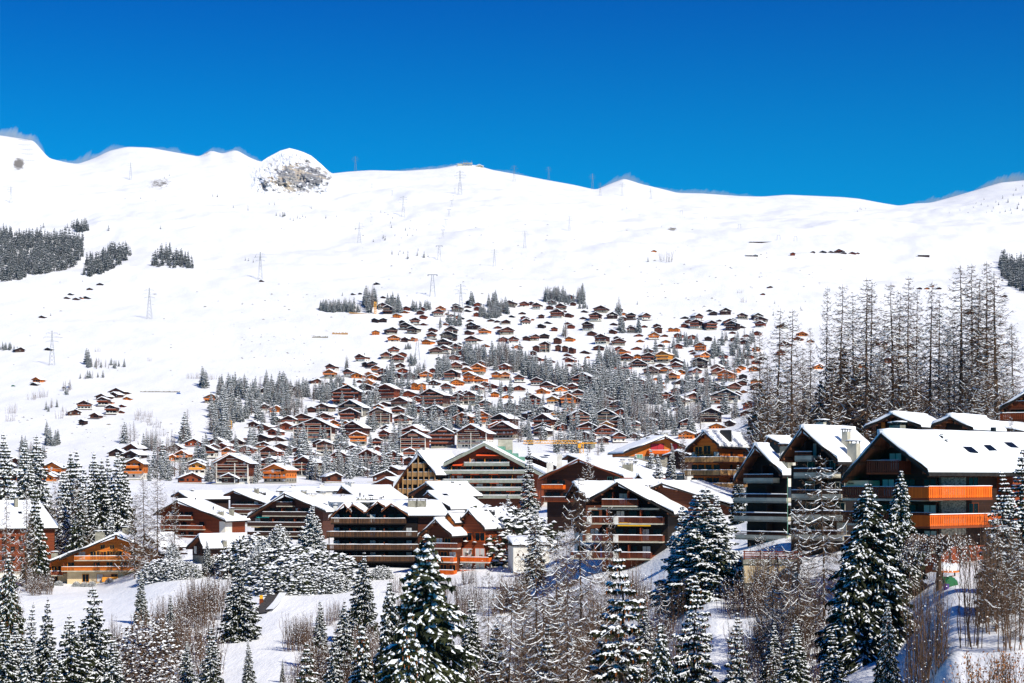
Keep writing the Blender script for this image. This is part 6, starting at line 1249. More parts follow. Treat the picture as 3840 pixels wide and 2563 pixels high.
# thickets of bare shrubs along the bottom
SH=[]
rnd=random.Random(12)
def thick(X0,X1,Y0,Y1,D0,D1,n,kinds,hm=(4,7)):
    for _ in range(n):
        X=rnd.uniform(X0,X1); D=rnd.uniform(D0,D1); SH.append((rnd.choice(kinds),rnd.randrange(3),X,D,rnd.uniform(*hm)))
thick(560,640,0,0,270,345,8,('bush','whip')); thick(700,820,0,0,330,360,10,('bush',),(5,8)); thick(660,790,0,0,240,330,12,('whip','bush'),(6,9)); thick(420,700,0,0,215,250,12,('bush','whip'))
thick(1110,1300,0,0,215,300,22,('bush','bush','whip')); thick(1290,1420,0,0,225,300,10,('bush',)); thick(1180,1340,0,0,165,210,8,('bush','whip')); thick(1800,2300,0,0,150,250,34,('bush','whip','bush'),(4,7.5)); thick(1700,1850,0,0,180,250,8,('whip',),(6,9))
thick(2380,2560,0,0,150,215,10,('whip','bush')); thick(2780,3060,0,0,135,185,16,('bush',),(3,5.5)); thick(100,180,0,0,400,430,5,('bush',),(4,6)); thick(2360,2480,0,0,240,270,4,('bush',),(3,4)); thick(1860,2000,0,0,300,360,6,('bush','whip'),(5,8))
thick(3440,3530,0,0,116,128,4,('whip',),(7,9)); thick(3620,3840,0,0,118,138,9,('whip',),(6,9)); thick(3420,3460,0,0,108,118,2,('whip',),(5,7))
for X,D,h in ((3650,103,3.6),(3720,101,4.2),(3790,104,3.4),(3590,99,1.5),(3830,100,4)): SH.append(('leafbush',rnd.randrange(2),X,D,h))
rnd=random.Random(44)
thick(2720,2960,0,0,190,204,9,('bush','whip'),(4,7)); thick(1480,1760,0,0,300,370,8,('bush',),(3,5)); thick(1100,1330,0,0,200,320,16,('bush','bush','whip'),(4,7)); thick(1780,2320,0,0,150,265,40,('bush','whip','bush'),(4,8)); thick(1640,1860,0,0,200,330,12,('bush','whip'),(4,7)); thick(2340,2560,0,0,150,270,12,('bush','whip'),(4,7)); thick(2760,3080,0,0,130,190,14,('bush',),(3,6)); thick(380,760,0,0,215,330,18,('bush','whip'),(4,8)); thick(0,400,0,0,205,235,12,('bush','whip'),(4,6))
for k,v,X,D,h in SH:
    x=(X-CX)/F*D; z=gzXD(X,D); Yb=HY-F*z/D
    tree(k,v,x,D,z,h,placed({'bush':'bare brown shrub flecked with snow, foot','whip':'thin bare sapling clump, foot','leafbush':'shrub with dry orange-brown leaves, foot'}[k],X,min(2563,Yb)),'shrub','bare shrubs of the lower slope',rnd=rnd)
# ------------------------------------------------------------- trees between the chalets
HOUSES=[(c[0],c[1],c[2]) for c in CH[:280]]
CL=[(1020,1800,80,14,14,.3,17),(1120,1780,60,20,10,.3,18),(1230,1760,60,24,12,.4,18),(1340,1750,50,24,10,.3,18),(1450,1760,50,20,8,.3,18),(900,1760,60,20,8,.3,18),(1180,1640,60,24,8,.3,20),(1080,1560,60,24,10,.3,18),(1560,1640,60,24,8,.3,19),(1660,1640,50,20,8,.3,19),(1760,1560,70,24,10,.2,18),(1900,1640,70,24,12,.3,18),(2000,1640,60,24,12,.3,19),(2100,1540,80,30,12,.3,20),(1500,1440,60,20,8,.3,16),(1600,1420,60,16,8,.3,16),(2400,1400,70,22,10,.3,18),(2560,1420,60,26,12,.3,18),(2480,1340,60,16,6,.2,17),(2660,1400,50,26,10,.4,18),(2560,1290,60,14,6,.2,16),(1500,1700,40,20,8,.2,19),(620,1790,80,14,10,.3,15),(840,1690,60,20,8,.4,18), # X, Y, rx, ry, number, share of bare trees, height m
 (870,1475,55,22,14,.2,20),(850,1560,55,38,26,.15,21),(830,1630,35,28,12,.3,22),(930,1530,70,38,20,.2,20),(1020,1478,60,26,16,.2,18),(1080,1505,60,28,16,.3,18),(1160,1475,80,22,18,.3,17),(1250,1500,60,22,12,.3,18),
 (1010,1600,60,30,10,.3,19),(1080,1680,40,30,8,.5,21),(1140,1700,20,20,3,0,21),(1280,1690,22,20,4,.1,22),(1400,1600,20,20,4,.2,20),(1370,1790,60,14,12,.2,20),(1490,1680,30,40,7,.1,20),(1420,1700,30,30,5,.4,19),(1300,1780,60,14,10,.2,17),(1200,1800,50,10,8,.2,16),
 (1215,1162,14,5,5,0,15),(1260,1165,50,6,14,.1,15),(1320,1168,30,7,8,.3,17),(1385,1150,16,18,8,.3,26),(1410,1140,10,6,3,.5,24),(1475,1145,25,8,7,.2,17),(1485,1172,16,6,5,.2,16),(1565,1165,15,6,3,0,15),(1605,1165,10,6,3,0,18),(1770,1148,8,5,2,0,22),(1850,1150,16,8,5,0,22),(1835,1185,30,10,10,.2,17),(1880,1175,30,12,10,.2,18),(1655,1230,12,10,3,.5,18),(1700,1215,25,10,5,.1,17),
 (2075,1125,38,8,16,.3,19),(2130,1135,20,6,5,0,17),(2178,1130,12,10,6,.1,22),(2095,1145,30,4,5,0,10),(2190,1158,14,3,4,.3,10),(2318,1180,8,6,2,.2,24),(2335,1245,8,8,2,0,28),(2365,1240,6,6,2,0,24),(2395,1245,14,8,3,.1,20),(2120,1260,6,6,2,.7,22),
 (1250,1440,30,15,6,.3,12),(1300,1400,10,15,4,.5,18),(1460,1425,14,12,4,0,22),(1530,1310,10,4,4,0,8),(1540,1365,18,8,5,.1,12),(1660,1395,22,18,8,.1,20),(1690,1345,30,12,10,.5,16),(1760,1350,40,18,16,.25,19),(1820,1365,50,24,22,.3,20),(1890,1340,20,15,6,.6,22),(1920,1370,50,26,20,.3,20),(1980,1385,40,22,16,.3,20),
 (2020,1400,40,22,16,.2,20),(2070,1440,40,20,14,.2,22),(2130,1430,50,24,16,.3,22),(2280,1365,40,16,16,.15,20),(2310,1420,40,18,10,.6,18),(2220,1440,50,30,18,.2,22),(2280,1470,50,26,16,.2,22),(2370,1480,50,24,16,.2,22),(2440,1490,50,30,18,.3,21),(2520,1500,60,30,20,.4,20),(2610,1500,50,36,16,.4,20),(2700,1480,60,40,20,.5,20),(2740,1420,40,40,12,.6,20),
 (2200,1530,60,22,16,.3,21),(2280,1560,60,26,16,.5,20),(2360,1540,50,24,12,.4,20),(2440,1580,60,28,18,.7,19),(2540,1600,60,28,18,.6,20),(2620,1580,50,24,12,.7,20),(2700,1560,50,24,12,.6,20),(2160,1600,60,20,12,.1,21),(2080,1590,50,18,12,.1,22),(2000,1560,50,18,10,.15,20),(1930,1560,50,18,8,.1,19),(1860,1590,50,20,8,.1,19),
 (1750,1600,50,22,8,.2,20),(1680,1580,40,18,5,.2,20),(1600,1600,40,18,5,.3,19),(1560,1560,40,20,6,.1,20),(1400,1530,40,18,8,.1,22),(1480,1500,30,14,5,.2,17),(1350,1470,30,16,5,.3,18),(1620,1500,40,16,6,.2,18),(1720,1510,30,14,4,.2,18),(1800,1500,30,14,5,.1,18),(1880,1480,40,14,6,.1,18),(2140,1690,70,20,14,.4,18),(2230,1680,50,24,12,.5,18),(2330,1640,50,20,10,.3,18),(2420,1640,40,18,6,.5,18),
 (2740,1300,30,30,5,.2,18),(2800,1330,40,40,12,.6,18),(2690,1330,20,20,4,.1,20),(2750,1240,10,6,2,0,16),
 (330,1365,6,3,2,0,18),(400,1378,60,6,9,.4,10),(350,1420,40,4,4,.5,9),(250,1465,12,8,3,.6,11),(250,1480,4,2,1,0,10),(210,1540,30,10,3,.8,10),(172,1630,6,4,1,0,13),(195,1665,22,8,6,.2,13),(85,1690,10,8,2,.1,15),(130,1720,60,10,6,.2,13),(20,1310,30,5,6,.1,9),(5,1000,1,1,1,0,14),
 (770,1448,10,8,3,.2,22),(560,1680,30,15,5,.5,16),(600,1760,20,16,4,.4,20),(640,1715,20,12,4,.8,18),(700,1660,14,14,4,.4,24),(740,1720,30,14,5,.3,17),(780,1800,25,12,6,.5,15),(950,1680,20,14,4,.3,20),(1000,1740,24,12,4,.3,17),(690,1790,20,12,4,.3,15),(480,1660,20,10,3,.7,18),(80,1760,60,10,8,.2,14),
]
rnd=random.Random(77); TR=[]
for (X,Y,rx,ry,n,bare,hm) in CL:
    for _ in range(int(n*2.1+.5)):
        a=rnd.uniform(0,6.283); q=math.sqrt(rnd.random()); x=X+math.cos(a)*q*rx*1.25; y=Y+math.sin(a)*q*ry*1.3
        p=hit(x,y,1060 if x<2950 else 640); h=hm*rnd.uniform(.65,1.15); hp=h*F/p.y
        bad=False
        for (hx,hy,hw) in HOUSES:
            if abs(x-hx)<hw*.5 and y>hy-hw*.25-2 and y-hp*.8<hy: 
                if y>hy+hw*.0 and rnd.random()<.5: bad=True; break
                if y<=hy and abs(x-hx)<hw*.42: bad=True; break
        if not bad: TR.append((x,y,p,h,rnd.random()<bare,hp))
# lone conifers of the open slopes (photo columns, rows, height px)
LONE='''163,855,24 260,920,12 305,1030,12 225,1060,8 310,1058,10 190,1185,14 155,857,0 245,862,18 407,866,24 602,860,16 585,756,8 528,747,12 469,748,8 617,670,10 635,660,10 798,738,12 815,740,16 855,785,6 875,780,12 930,790,14 930,775,8 1010,768,8 1030,770,12 1036,810,16 1050,812,14 1060,815,24 1065,812,18 1068,812,20 1080,795,8 1088,825,12 1100,830,14 1115,820,14 1125,822,12 1135,815,12 1145,818,10 1163,780,8 1168,783,10 1222,820,14 1262,815,8 1055,860,8 1065,862,6 920,978,14 932,980,14 950,985,14 958,965,10 975,970,12 1190,545,0
1222,820,10 1262,815,8 1428,798,10 1443,800,8 1455,808,10 1468,855,14 1465,838,12 1472,820,10 1391,832,8 1391,805,8 1332,862,10 1437,895,18 1444,902,20 1400,908,14 1481,886,10 1505,895,8 1521,865,14 1537,860,10 1552,862,8 1562,865,10 1528,885,12 1470,955,18 1500,945,10 1494,958,14 1513,952,12 1530,950,12 1529,972,24 1565,960,20 1568,940,12 1590,967,28 1605,965,14 1609,845,8 2333,790,8 2350,783,8 2430,982,20 2168,800,6 2260,835,6 2200,812,6 2481,852,6 2390,1143,16 2390,1250,0 3003,1160,14 2900,1185,20 2905,1140,14 2920,1150,8 3225,785,10 3246,785,8 3215,795,8 1555,640,0 3230,787,8
1284,1110,16 1190,1255,0 3760,745,14 3780,760,18 3790,790,12 3745,770,14 3735,760,10 3705,775,10 3680,770,12 3690,750,10 3650,780,8 3770,795,12 3815,785,20 3820,770,14 3830,745,14 3800,735,12 3810,715,14 3835,700,10 3720,795,10 3600,790,8 3560,800,8 3630,800,8 3750,800,10 3700,800,8 3725,782,10 3793,802,10 3660,765,8 3836,790,12'''
LN=[]
for it in LONE.split():
    X,Y,hp=[float(a) for a in it.split(',')]
    if hp>0: p=hit(X,Y,1500); LN.append((X,Y,p,hp*p.y/F))
# dense far woods: masses nobody could count
FW=[((0,880),(310,900),(315,960),(270,1010),(180,1025),(60,1055),(0,1060)),((305,1035),(330,985),(400,950),(470,940),(500,960),(445,1000),(350,1040)),((570,1000),(590,960),(640,950),(690,980),(735,1000),(720,1008),(640,1008),(600,1005)),
 ((250,850),(330,848),(335,868),(290,872),(252,862)),((3740,985),(3790,980),(3840,985),(3900,1000),(3900,1110),(3840,1100),(3790,1080),(3760,1040))]
def inside(x,y,P):
    c=False
    for i in range(len(P)):
        (x1,y1),(x2,y2)=P[i],P[i-1]
        if (y1>y)!=(y2>y) and x<(x2-x1)*(y-y1)/(y2-y1)+x1: c=not c
    return c
WOOD=[]
for P in FW:
    xs=[a for a,b in P]; ys=[b for a,b in P]; A=(max(xs)-min(xs))*(max(ys)-min(ys)); n=int(A/62)
    for _ in range(n):
        x=rnd.uniform(min(xs),max(xs)); y=rnd.uniform(min(ys),max(ys))
        if inside(x,y,P): p=hit(x,y,1500); WOOD.append((x,y,p,rnd.uniform(11,26)))
TR.sort(key=lambda t:-t[5]); print('VILLAGE TREES',len(TR),'LONE',len(LN),'WOOD',len(WOOD))
IND=230
for i,(x,y,p,h,bare,hp) in enumerate(TR[:IND]):
    if bare: tree('larchfar',i%3,p.x,p.y,p.z-.6,h,placed('bare grey tree between the chalets, foot',x,y),'tree','trees between the chalets',rnd=rnd,wide=rnd.uniform(.8,1.2))
    else: tree('far',i%6,p.x,p.y,p.z-.6,h,placed('snow-laden spruce between the chalets, foot',x,y),'tree','trees between the chalets',rnd=rnd,wide=rnd.uniform(.8,1.15))
LN.sort(key=lambda t:-t[3])
for i,(x,y,p,h) in enumerate(LN[:60]): tree('tiny',i%4,p.x,p.y,p.z-.4,h,placed('lone small spruce on the open snow slope, foot',x,y),'tree','lone spruces of the open slopes',rnd=rnd,wide=1.1)
def massed(name,items,key,label,mats,cat):
    """one mesh of many trees"""
    V=[];Fs=[];Ms=[];off=0
    for (p,h,v,rot,wd) in items:
        me=proto((key(v),v%3))[0][0].data; k=h/18
        if me.name not in _arr:
            a=np.empty(len(me.vertices)*3,np.float32); me.vertices.foreach_get('co',a); _arr[me.name]=(a.reshape(-1,3),[tuple(q.vertices) for q in me.polygons],[q.material_index for q in me.polygons])
        a,f,mm=_arr[me.name]; c,s=math.cos(rot),math.sin(rot)
        b=np.empty_like(a); b[:,0]=(a[:,0]*c-a[:,1]*s)*k*wd+p.x; b[:,1]=(a[:,0]*s+a[:,1]*c)*k*wd+p.y; b[:,2]=a[:,2]*k+p.z-.5
        V.append(b); ids=_ids(me.name,f,mm,mats); Fs.append((off,ids)); off+=len(a)
    V=np.concatenate(V); tot=[];mi=[]
    for off,(lp,ln,m) in Fs: tot.append(lp+off); 
    L=np.concatenate(tot); LN_=np.concatenate([q[1][1] for q in Fs]); MI=np.concatenate([q[1][2] for q in Fs])
    me=bpy.data.meshes.new(name); me.vertices.add(len(V)); me.vertices.foreach_set('co',V.ravel()); me.loops.add(len(L)); me.loops.foreach_set('vertex_index',L.astype(np.int32)); me.polygons.add(len(LN_))
    me.polygons.foreach_set('loop_start',np.concatenate([[0],np.cumsum(LN_)[:-1]]).astype(np.int32)); 
    for m in mats: me.materials.append(M[m])
    me.polygons.foreach_set('material_index',MI.astype(np.int32)); me.update(calc_edges=True)
    o=bpy.data.objects.new(name,me); C.objects.link(o); tag(o,label,cat,kind='stuff'); return o
_arr={}; _idc={}
def _ids(nm,f,mm,mats):
    if nm not in _idc:
        me=bpy.data.meshes[nm]; mp=[mats.index({v.name:k for k,v in M.items()}[m.name]) for m in me.materials]
        _idc[nm]=(np.array([i for q in f for i in q]),np.array([len(q) for q in f]),np.array([mp[i] for i in mm]))
    return _idc[nm]
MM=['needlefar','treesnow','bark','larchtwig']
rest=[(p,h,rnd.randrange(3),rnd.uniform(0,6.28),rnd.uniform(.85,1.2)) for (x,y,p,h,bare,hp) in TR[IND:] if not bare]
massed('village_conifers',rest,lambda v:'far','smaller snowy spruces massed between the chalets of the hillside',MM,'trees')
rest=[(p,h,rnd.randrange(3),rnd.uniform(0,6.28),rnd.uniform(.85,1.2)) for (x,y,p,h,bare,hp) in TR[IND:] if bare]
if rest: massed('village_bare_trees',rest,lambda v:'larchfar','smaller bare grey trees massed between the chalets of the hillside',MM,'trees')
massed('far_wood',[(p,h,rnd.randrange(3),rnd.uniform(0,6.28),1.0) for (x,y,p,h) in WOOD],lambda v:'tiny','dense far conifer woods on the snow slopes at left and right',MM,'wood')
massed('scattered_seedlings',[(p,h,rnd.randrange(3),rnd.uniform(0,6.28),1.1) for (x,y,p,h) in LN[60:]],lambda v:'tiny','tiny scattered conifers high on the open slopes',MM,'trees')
# far bare shrubs
for i,(X,Y,h) in enumerate(((365,1320,7),(370,1360,7),(560,1355,6),(520,1575,10),(545,1585,10),(570,1595,9),(590,1605,9),(530,1560,9),(560,1565,9),(610,1635,9),(40,1550,12),(40,1580,10),(120,1500,10),(140,1495,9),(160,1490,11),(730,1420,8),(750,1420,9),(775,1424,8),(800,1424,8),(710,1420,7),(2494,982,26),(2775,1100,9),(2790,1135,10),(255,1560,9),(225,1570,9),(1360,1540,10))):
    p=hit(X,Y,900); tree('farbush',i%3,p.x,p.y,p.z-.4,h*1.0,placed('bare shrub alone on the snow slope, foot',X,Y),'shrub','bare shrubs on the far slopes',rnd=rnd)
# prototypes never placed must not stay at the origin
for k,(s_,u_) in list(_pro.items()):
    if not u_:
        o=s_[0]
        for c,gs in s_[1]: bpy.data.objects.remove(c)
        bpy.data.objects.remove(o)
# ---------------------------------------------------------------- pylons, lifts, crane, station, road, walls
def thing(name,loc,label,cat,group=None,rz=0):
    o=empty(name,loc,rz); tag(o,uniq(label),cat,group); return o
def lattice(m,base,top,h,z0,n,t):
    """four-legged lattice shaft narrowing upwards, made of thin bars"""
    for k in range(n):
        a=k/n; b=(k+1)/n; wa=base+(top-base)*a; wb=base+(top-base)*b; za=z0+h*a; zb=z0+h*b
        c=[(-1,-1),(1,-1),(1,1),(-1,1)]
        for i in range(4):
            p=c[i]; q=c[(i+1)%4]
            m.tube((p[0]*wa,p[1]*wa,za),(p[0]*wb,p[1]*wb,zb),t,n=3,cap=False)
            m.tube((p[0]*wa,p[1]*wa,za),(q[0]*wb,q[1]*wb,zb),t*.6,n=3,cap=False); m.tube((q[0]*wa,q[1]*wa,za),(p[0]*wb,p[1]*wb,zb),t*.6,n=3,cap=False)
PY={}
def pylon_proto():
    o=empty('power_pylon'); m=MB(); lattice(m,3.2,.7,30,-1,7,.1); m.build('legs','steel',o)
    for z,w in ((26,6.5),(30.5,9),(35,6)):
        a=MB(); 
        for s in (-1,1):
            a.tube((0,0,z+1.6),(s*w,0,z),.1,n=3); a.tube((0,0,z-.4),(s*w,0,z),.1,n=3); a.tube((s*w,0,z),(s*w,0,z-1.8),.1,n=3)
            a.tube((s*w*.5,0,z+.8),(s*w*.5,0,z-.2),.07,n=3)
        a.build('cross_arm','steel',o)
    m=MB(); lattice(m,.7,.25,9,29,3,.1); m.build('mast_head','steel',o)
    return snapshot(o)
PS=pylon_proto(); first=True
PYL=[(1728,1180,1065,''),(41,762,700,''),(490,676,610,''),(976,1050,945,''),(560,1197,1080,''),(195,1370,1240,''),(1725,732,640,''),(1512,815,735,''),(1347,912,834,''),(1928,682,620,''),(2058,678,624,''),(2222,712,652,''),(2251,735,685,''),(1333,645,586,''),(1854,1000,934,''),(1968,930,866,''),(2135,866,810,''),(2333,735,683,''),(2440,748,706,'')]
for (X,Yb,Yt,_) in PYL:
    p=hit(X,Yb,1300); o=copy_tree(PS) if not first else PS[0]; first=False
    k=(Yb-Yt)/F*p.y/38; o.location=(p.x,p.y,p.z); o.scale=(k,k,k); o.rotation_euler=(0,0,R(-12+int(X)%25)); tag(o,placed('grey lattice power pylon, foot',X,Yb),'pylon','power pylons on the mountain')
# ski lift supports
def lift_proto():
    o=empty('lift_tower'); m=MB(); 
    for s in (-1,1):
        for q in (-1,1): m.tube((s*2.6,q*1.6,-1),(s*.8,q*.4,20),.16,n=4)
    for z in (5,10,15):
        w=2.6-1.8*z/20; m.tube((-w,-1,z),(w,-1,z),.1,n=3); m.tube((-w,-1,z),(w*.8,-1,z+4.5),.08,n=3)
    m.build('legs','steel',o); a=MB(); a.box(-4.6,4.6,-.3,.3,20,20.6); a.build('cross_arm','steel',o)
    for s in (-1,1): b=MB(); b.box(s*4.2-.3,s*4.2+.3,-2,2,19.2,19.9); b.build('wheel_train','metal',o)
    return snapshot(o)
LS=lift_proto(); first=True
for (X,Yb,Yt) in ((1622,1113,1030),(1647,977,922),(1661,895,862),(1672,855,822),(1684,815,786),(1694,776,752),(1700,752,734),(1706,725,706),(1565,1350,1275),(1524,1445,1400),(1395,707,690),(1471,736,716)):
    p=hit(X,Yb,1300); o=copy_tree(LS) if not first else LS[0]; first=False
    k=(Yb-Yt)/F*p.y/20.6; o.location=(p.x,p.y,p.z); o.scale=(k,k,k); tag(o,placed('ski lift support tower, foot',X,Yb),'lift tower','lift towers below the summit station')
GS=None
for (X,Yb) in ((2555,806),(2646,830),(2773,858),(2920,900),(2983,905)):
    p=hit(X,Yb,2000)
    if GS is None:
        o=empty('drag_lift_arch')
        for s in (-1,1): m=MB(); m.tube((s*3,0,-1),(s*2.4,0,8),.22,n=5); m.build('post','steel',o)
        m=MB(); m.tube((-2.6,0,8),(2.6,0,8.2),.2,n=5); m.build('crossbar','steel',o); GS=snapshot(o)
    else: o=copy_tree(GS)
    o.location=p; o.rotation_euler=(0,0,R(int(X)%20)); tag(o,placed('small drag-lift arch on the snow, foot',X,Yb),'lift tower','drag-lift arches of the right-hand slope')
# summit station
p=hit(1745,619,3500); st=thing('summit_station',p,'low cable-car station with antennas on the rounded summit','station')
m=MB(); m.box(-19,-6,0,10,-4,6); m.build('left_block','palecon',st); m=MB(); m.box(-5.9,16,1,10,-4,2.2); m.build('lower_storey','palecon',st)
m=MB(); m.box(-6,17,-2,11,6.2,8.2); m.build('upper_storey','blind',st); m=MB(); m.box(-5,16,-2.2,-2.01,6.8,7.7); m.build('window_band','glass',st)
for x in (-5,2,9,16): m=MB(); m.box(x-.4,x+.4,-1.5,-.7,2.2,6.19); m.build('pillar','concrete',st)
for x,hh in ((-4,9),(2,8.5),(6,6),(15,8),(-10,5)): m=MB(); m.tube((x,2,6 if x<-5 else 8.2),(x,2,8.2+hh*.8),.35,n=5); m.build('antenna','steel',st)
p=hit(1797,624,3500); st=thing('summit_hut',p,'small gabled hut just right of the summit station','hut'); m=MB(); m.prism([(-9,-3),(9,-3),(9,3),(0,6.5),(-9,3)],0,9); m.build('wall','palecon',st)
for s in (-1,1): m=MB(); P=[(s*11,2.4),(0,6.7),(0,7.6),(s*11,3.3)]; m.prism(P if s<0 else P[::-1],-1.5,10); m.build('roof','snow',st)
for k in range(4): m=MB(); m.box(-6+k*3.4,-4+k*3.4,-.1,.05,.8,2.2); m.build('window','glass',st)
# avalanche fences on the left ridge
for i,(X,Y,w) in enumerate(((95,528,50),(92,548,55),(100,565,56),(104,583,50),(108,607,50))):
    p=hit(X,Y,3400); o=thing('avalanche_fence',p,placed('faint row of avalanche fencing on the left ridge',X,Y) if 0 else 'faint avalanche fence row number %s from the top of the left ridge'%('one','two','three','four','five')[i],'fence','avalanche fences on the left ridge'); L=w/F*p.y; m=MB()
    for k in range(int(L/5)): 
        x=-L/2+k*5; m.tube((x,0,-1),(x,0,4.5),.2,n=3); 
    for z in (1.5,3,4.3): m.tube((-L/2,0,z),(L/2,0,z),.16,n=3)
    m.build('rails','steel',o)
# yellow tower crane behind the hotel
D=900.; px=lambda X:(X-CX)/F*D; pz=lambda Y:(HY-Y)/F*D
cr=thing('tower_crane',(px(2181),D,0),'yellow tower crane with a white EC-B panel behind the grey hotel','crane'); ox=px(2181)
def ybars(m,x0,x1,z0,z1,y,step,t):
    n=max(1,int(abs(x1-x0)/step)); 
    for yy in (-y,y):
        m.tube((x0,yy,z0),(x1,yy,z0),t,n=4)
    m.tube((x0,0,z1),(x1,0,z1),t,n=4)
    for k in range(n):
        a=x0+(x1-x0)*k/n; b=x0+(x1-x0)*(k+.5)/n; c=x0+(x1-x0)*(k+1)/n
        for yy in (-y,y): m.tube((a,yy,z0),(b,0,z1),t*.7,n=3); m.tube((b,0,z1),(c,yy,z0),t*.7,n=3)
m=MB(); ybars(m,px(1962)-ox,-1,pz(1664),pz(1653),.8,1.5,.13); m.build('jib','crane',cr)
m=MB(); ybars(m,1,px(2238)-ox,pz(1664),pz(1661),.8,1.5,.12); m.build('counter_jib','crane',cr)
m=MB(); H=pz(1664)-pz(1700); 
m.v=[]; lattice(m,.95,.95,pz(1664)+22,-22,22,.12); m.build('mast','crane',cr)
m=MB(); m.box(-1.3,1.3,-.9,.9,pz(1664)-.2,pz(1660)); m.build('slewing_ring','crane',cr)
m=MB(); m.box(-1.9,-.4,-1.6,-.95,pz(1664)-2.2,pz(1664)-.3); m.build('cab','crane',cr)
m=MB(); m.box(px(2232)-ox-2,px(2232)-ox,-.7,.7,pz(1664)-2.2,pz(1664)); m.build('counterweight','concrete',cr)
m=MB(); m.box(px(2166)-ox,px(2181)-ox,-1.25,-1.15,pz(1661.5),pz(1655.5)); sg=m.build('panel','white',cr)
def text(body,size,loc,mat,parent,name='lettering'):
    cu=bpy.data.curves.new(name,'FONT'); cu.body=body; cu.size=size; cu.extrude=.02; cu.materials.append(M[mat]); t_=bpy.data.objects.new(name+'_curve',cu); C.objects.link(t_); bpy.context.view_layer.update(); me=bpy.data.meshes.new_from_object(t_.evaluated_get(bpy.context.evaluated_depsgraph_get())); bpy.data.objects.remove(t_); o=bpy.data.objects.new(name,me); C.objects.link(o); o.parent=parent; o.location=loc; o.rotation_euler=(R(90),0,0)
text('EC-',.75,(px(2166)-ox+.08,-1.3,pz(1660.6)),'black',sg); text('B',.75,(px(2176)-ox-.05,-1.3,pz(1660.6)),'redsign',sg,'red_letter')
# orange crane mast and ramp at the top left of the village
p=hit(1407,1177,1500); cr=thing('crane_mast',p,'thin orange crane mast at the top left corner of the village','crane'); m=MB(); lattice(m,1.3,1.3,16,-1,6,.3); m.build('mast','crane',cr); m=MB(); m.box(-1.6,1.6,-1.6,1.6,15,16); m.build('cap','crane',cr)
p=hit(1370,1177,1500); o=thing('timber_ramp',p,'pale orange timber ramp beside the crane mast','ramp'); m=MB(); m.prism([(-22,.3),(14,-2.4),(14,-.8),(-22,2.0)],-1,1); m.build('deck','rail_tan',o); 
# orange frame building site at left in the wood
for i,(X,Y,h) in enumerate(((862,1609,7),)):
    p=hit(X,Y,1000); o=thing('scaffold',p,'small bright orange timber frame among the spruces left of the village','scaffold'); m=MB()
    for x in (-1.5,1.5): m.box(x-.3,x+.3,-.3,.3,-1,h)
    for z in (2,4.5,h): m.box(-1.9,1.9,-.35,-.305,z-.3,z+.3)
    m.build('frame','crane',o)
# asphalt road in front, following the slope
def ribbon(name,pts,w,mat,off=.06,seg=10):
    P=[]; 
    for i in range(len(pts)-1):
        for k in range(seg): t=k/seg; P.append([pts[i][j]*(1-t)+pts[i+1][j]*t for j in range(2)])
    P.append(list(pts[-1])); m=MB(); W=[]
    for i,(X,D) in enumerate(P): W.append(Vector(((X-CX)/F*D,D,0)))
    nv=0
    for i,q in enumerate(W):
        d=(W[min(i+1,len(W)-1)]-W[max(i-1,0)]); nrm=Vector((-d.y,d.x,0)).normalized()*w/2
        for k in (-1,-.5,0,.5,1):
            v=q+nrm*k; m.v.append((v.x,v.y,gz(v.x,v.y)+off))
    for i in range(len(W)-1):
        for k in range(4): a=i*5+k; m.f.append((a,a+5,a+6,a+1)); m.m.append(0)
    o=m.build(name,mat); return o
road=ribbon('road',((972,330),(990,336),(1012,346),(1036,358),(1052,370),(1056,384)),3.0,'asphalt',.3,10); tag(road,kind='structure')
# snow path on the slope below
sp=ribbon('snow_bank',((1012,332),(1040,343),(1064,356),(1078,372)),1.5,'snow',.55,8); tag(sp,kind='structure')
# lamp post with a yellow snow-capped box
D=345.; X=980; z=gzXD(X,D); lp=thing('street_lamp',((X-CX)/F*D,D,z),'street lamp with yellow lantern box beside the asphalt road','lamp'); m=MB(); m.box(-.35,.35,-.35,.35,-.5,1.0); m.build('base','wood_r',lp); m=MB(); m.box(-.28,.28,-.28,.28,1.003,1.7); m.build('lantern','awnyellow',lp); m=MB(); m.tube((0,0,1.7),(0,0,2.6),.1,n=6); m.build('post','metal',lp); m=MB()
import bmesh
bm=bmesh.new(); bmesh.ops.create_uvsphere(bm,u_segments=12,v_segments=8,radius=.33); me=bpy.data.meshes.new('globe'); bm.to_mesh(me); bm.free(); me.materials.append(M['snow']); g=bpy.data.objects.new('globe',me); C.objects.link(g); g.parent=lp; g.location=(0,0,2.9)
# stone retaining pieces and walls
def rubble(X,Y,Dmin,w,h,label,n=14,mat='stone',seed=1):
    p=hit(X,Y,Dmin); rnd=random.Random(seed); o=thing('stone_wall',p,label,'wall'); m=MB(); L=w/F*p.y; H=h/F*p.y
    for k in range(n):
        x=-L/2+L*k/n; hh=H*rnd.uniform(.6,1.1); m.prism([(x,-1),(x+L/n*1.02,-1),(x+L/n*rnd.uniform(.85,1.0),hh),(x+L/n*.1,hh*rnd.uniform(.8,1))],rnd.uniform(-.3,0),1.2)
    m.build('stones',mat,o)
rubble(1205,2205,250,38,16,'short rubble stone wall poking out of the snow right of the path',12,seed=3)
rubble(1200,1268,1200,60,7,'low stone heap with wall at the left end of the upper terrace',20,seed=4)
rubble(1275,1255,1200,60,8,'stack of tan timber on the upper left terrace',22,'rail_tan',seed=5)
rubble(2500,1309,1200,130,4,'long low field wall in the snow gap of the upper right village',36,seed=6)
rubble(600,1472,1200,150,5,'curved stone retaining wall of the road above the left hamlet',40,seed=7)
rubble(1290,2140,330,26,10,'tan stone wall below the rounded hedge',8,'cream',seed=8)
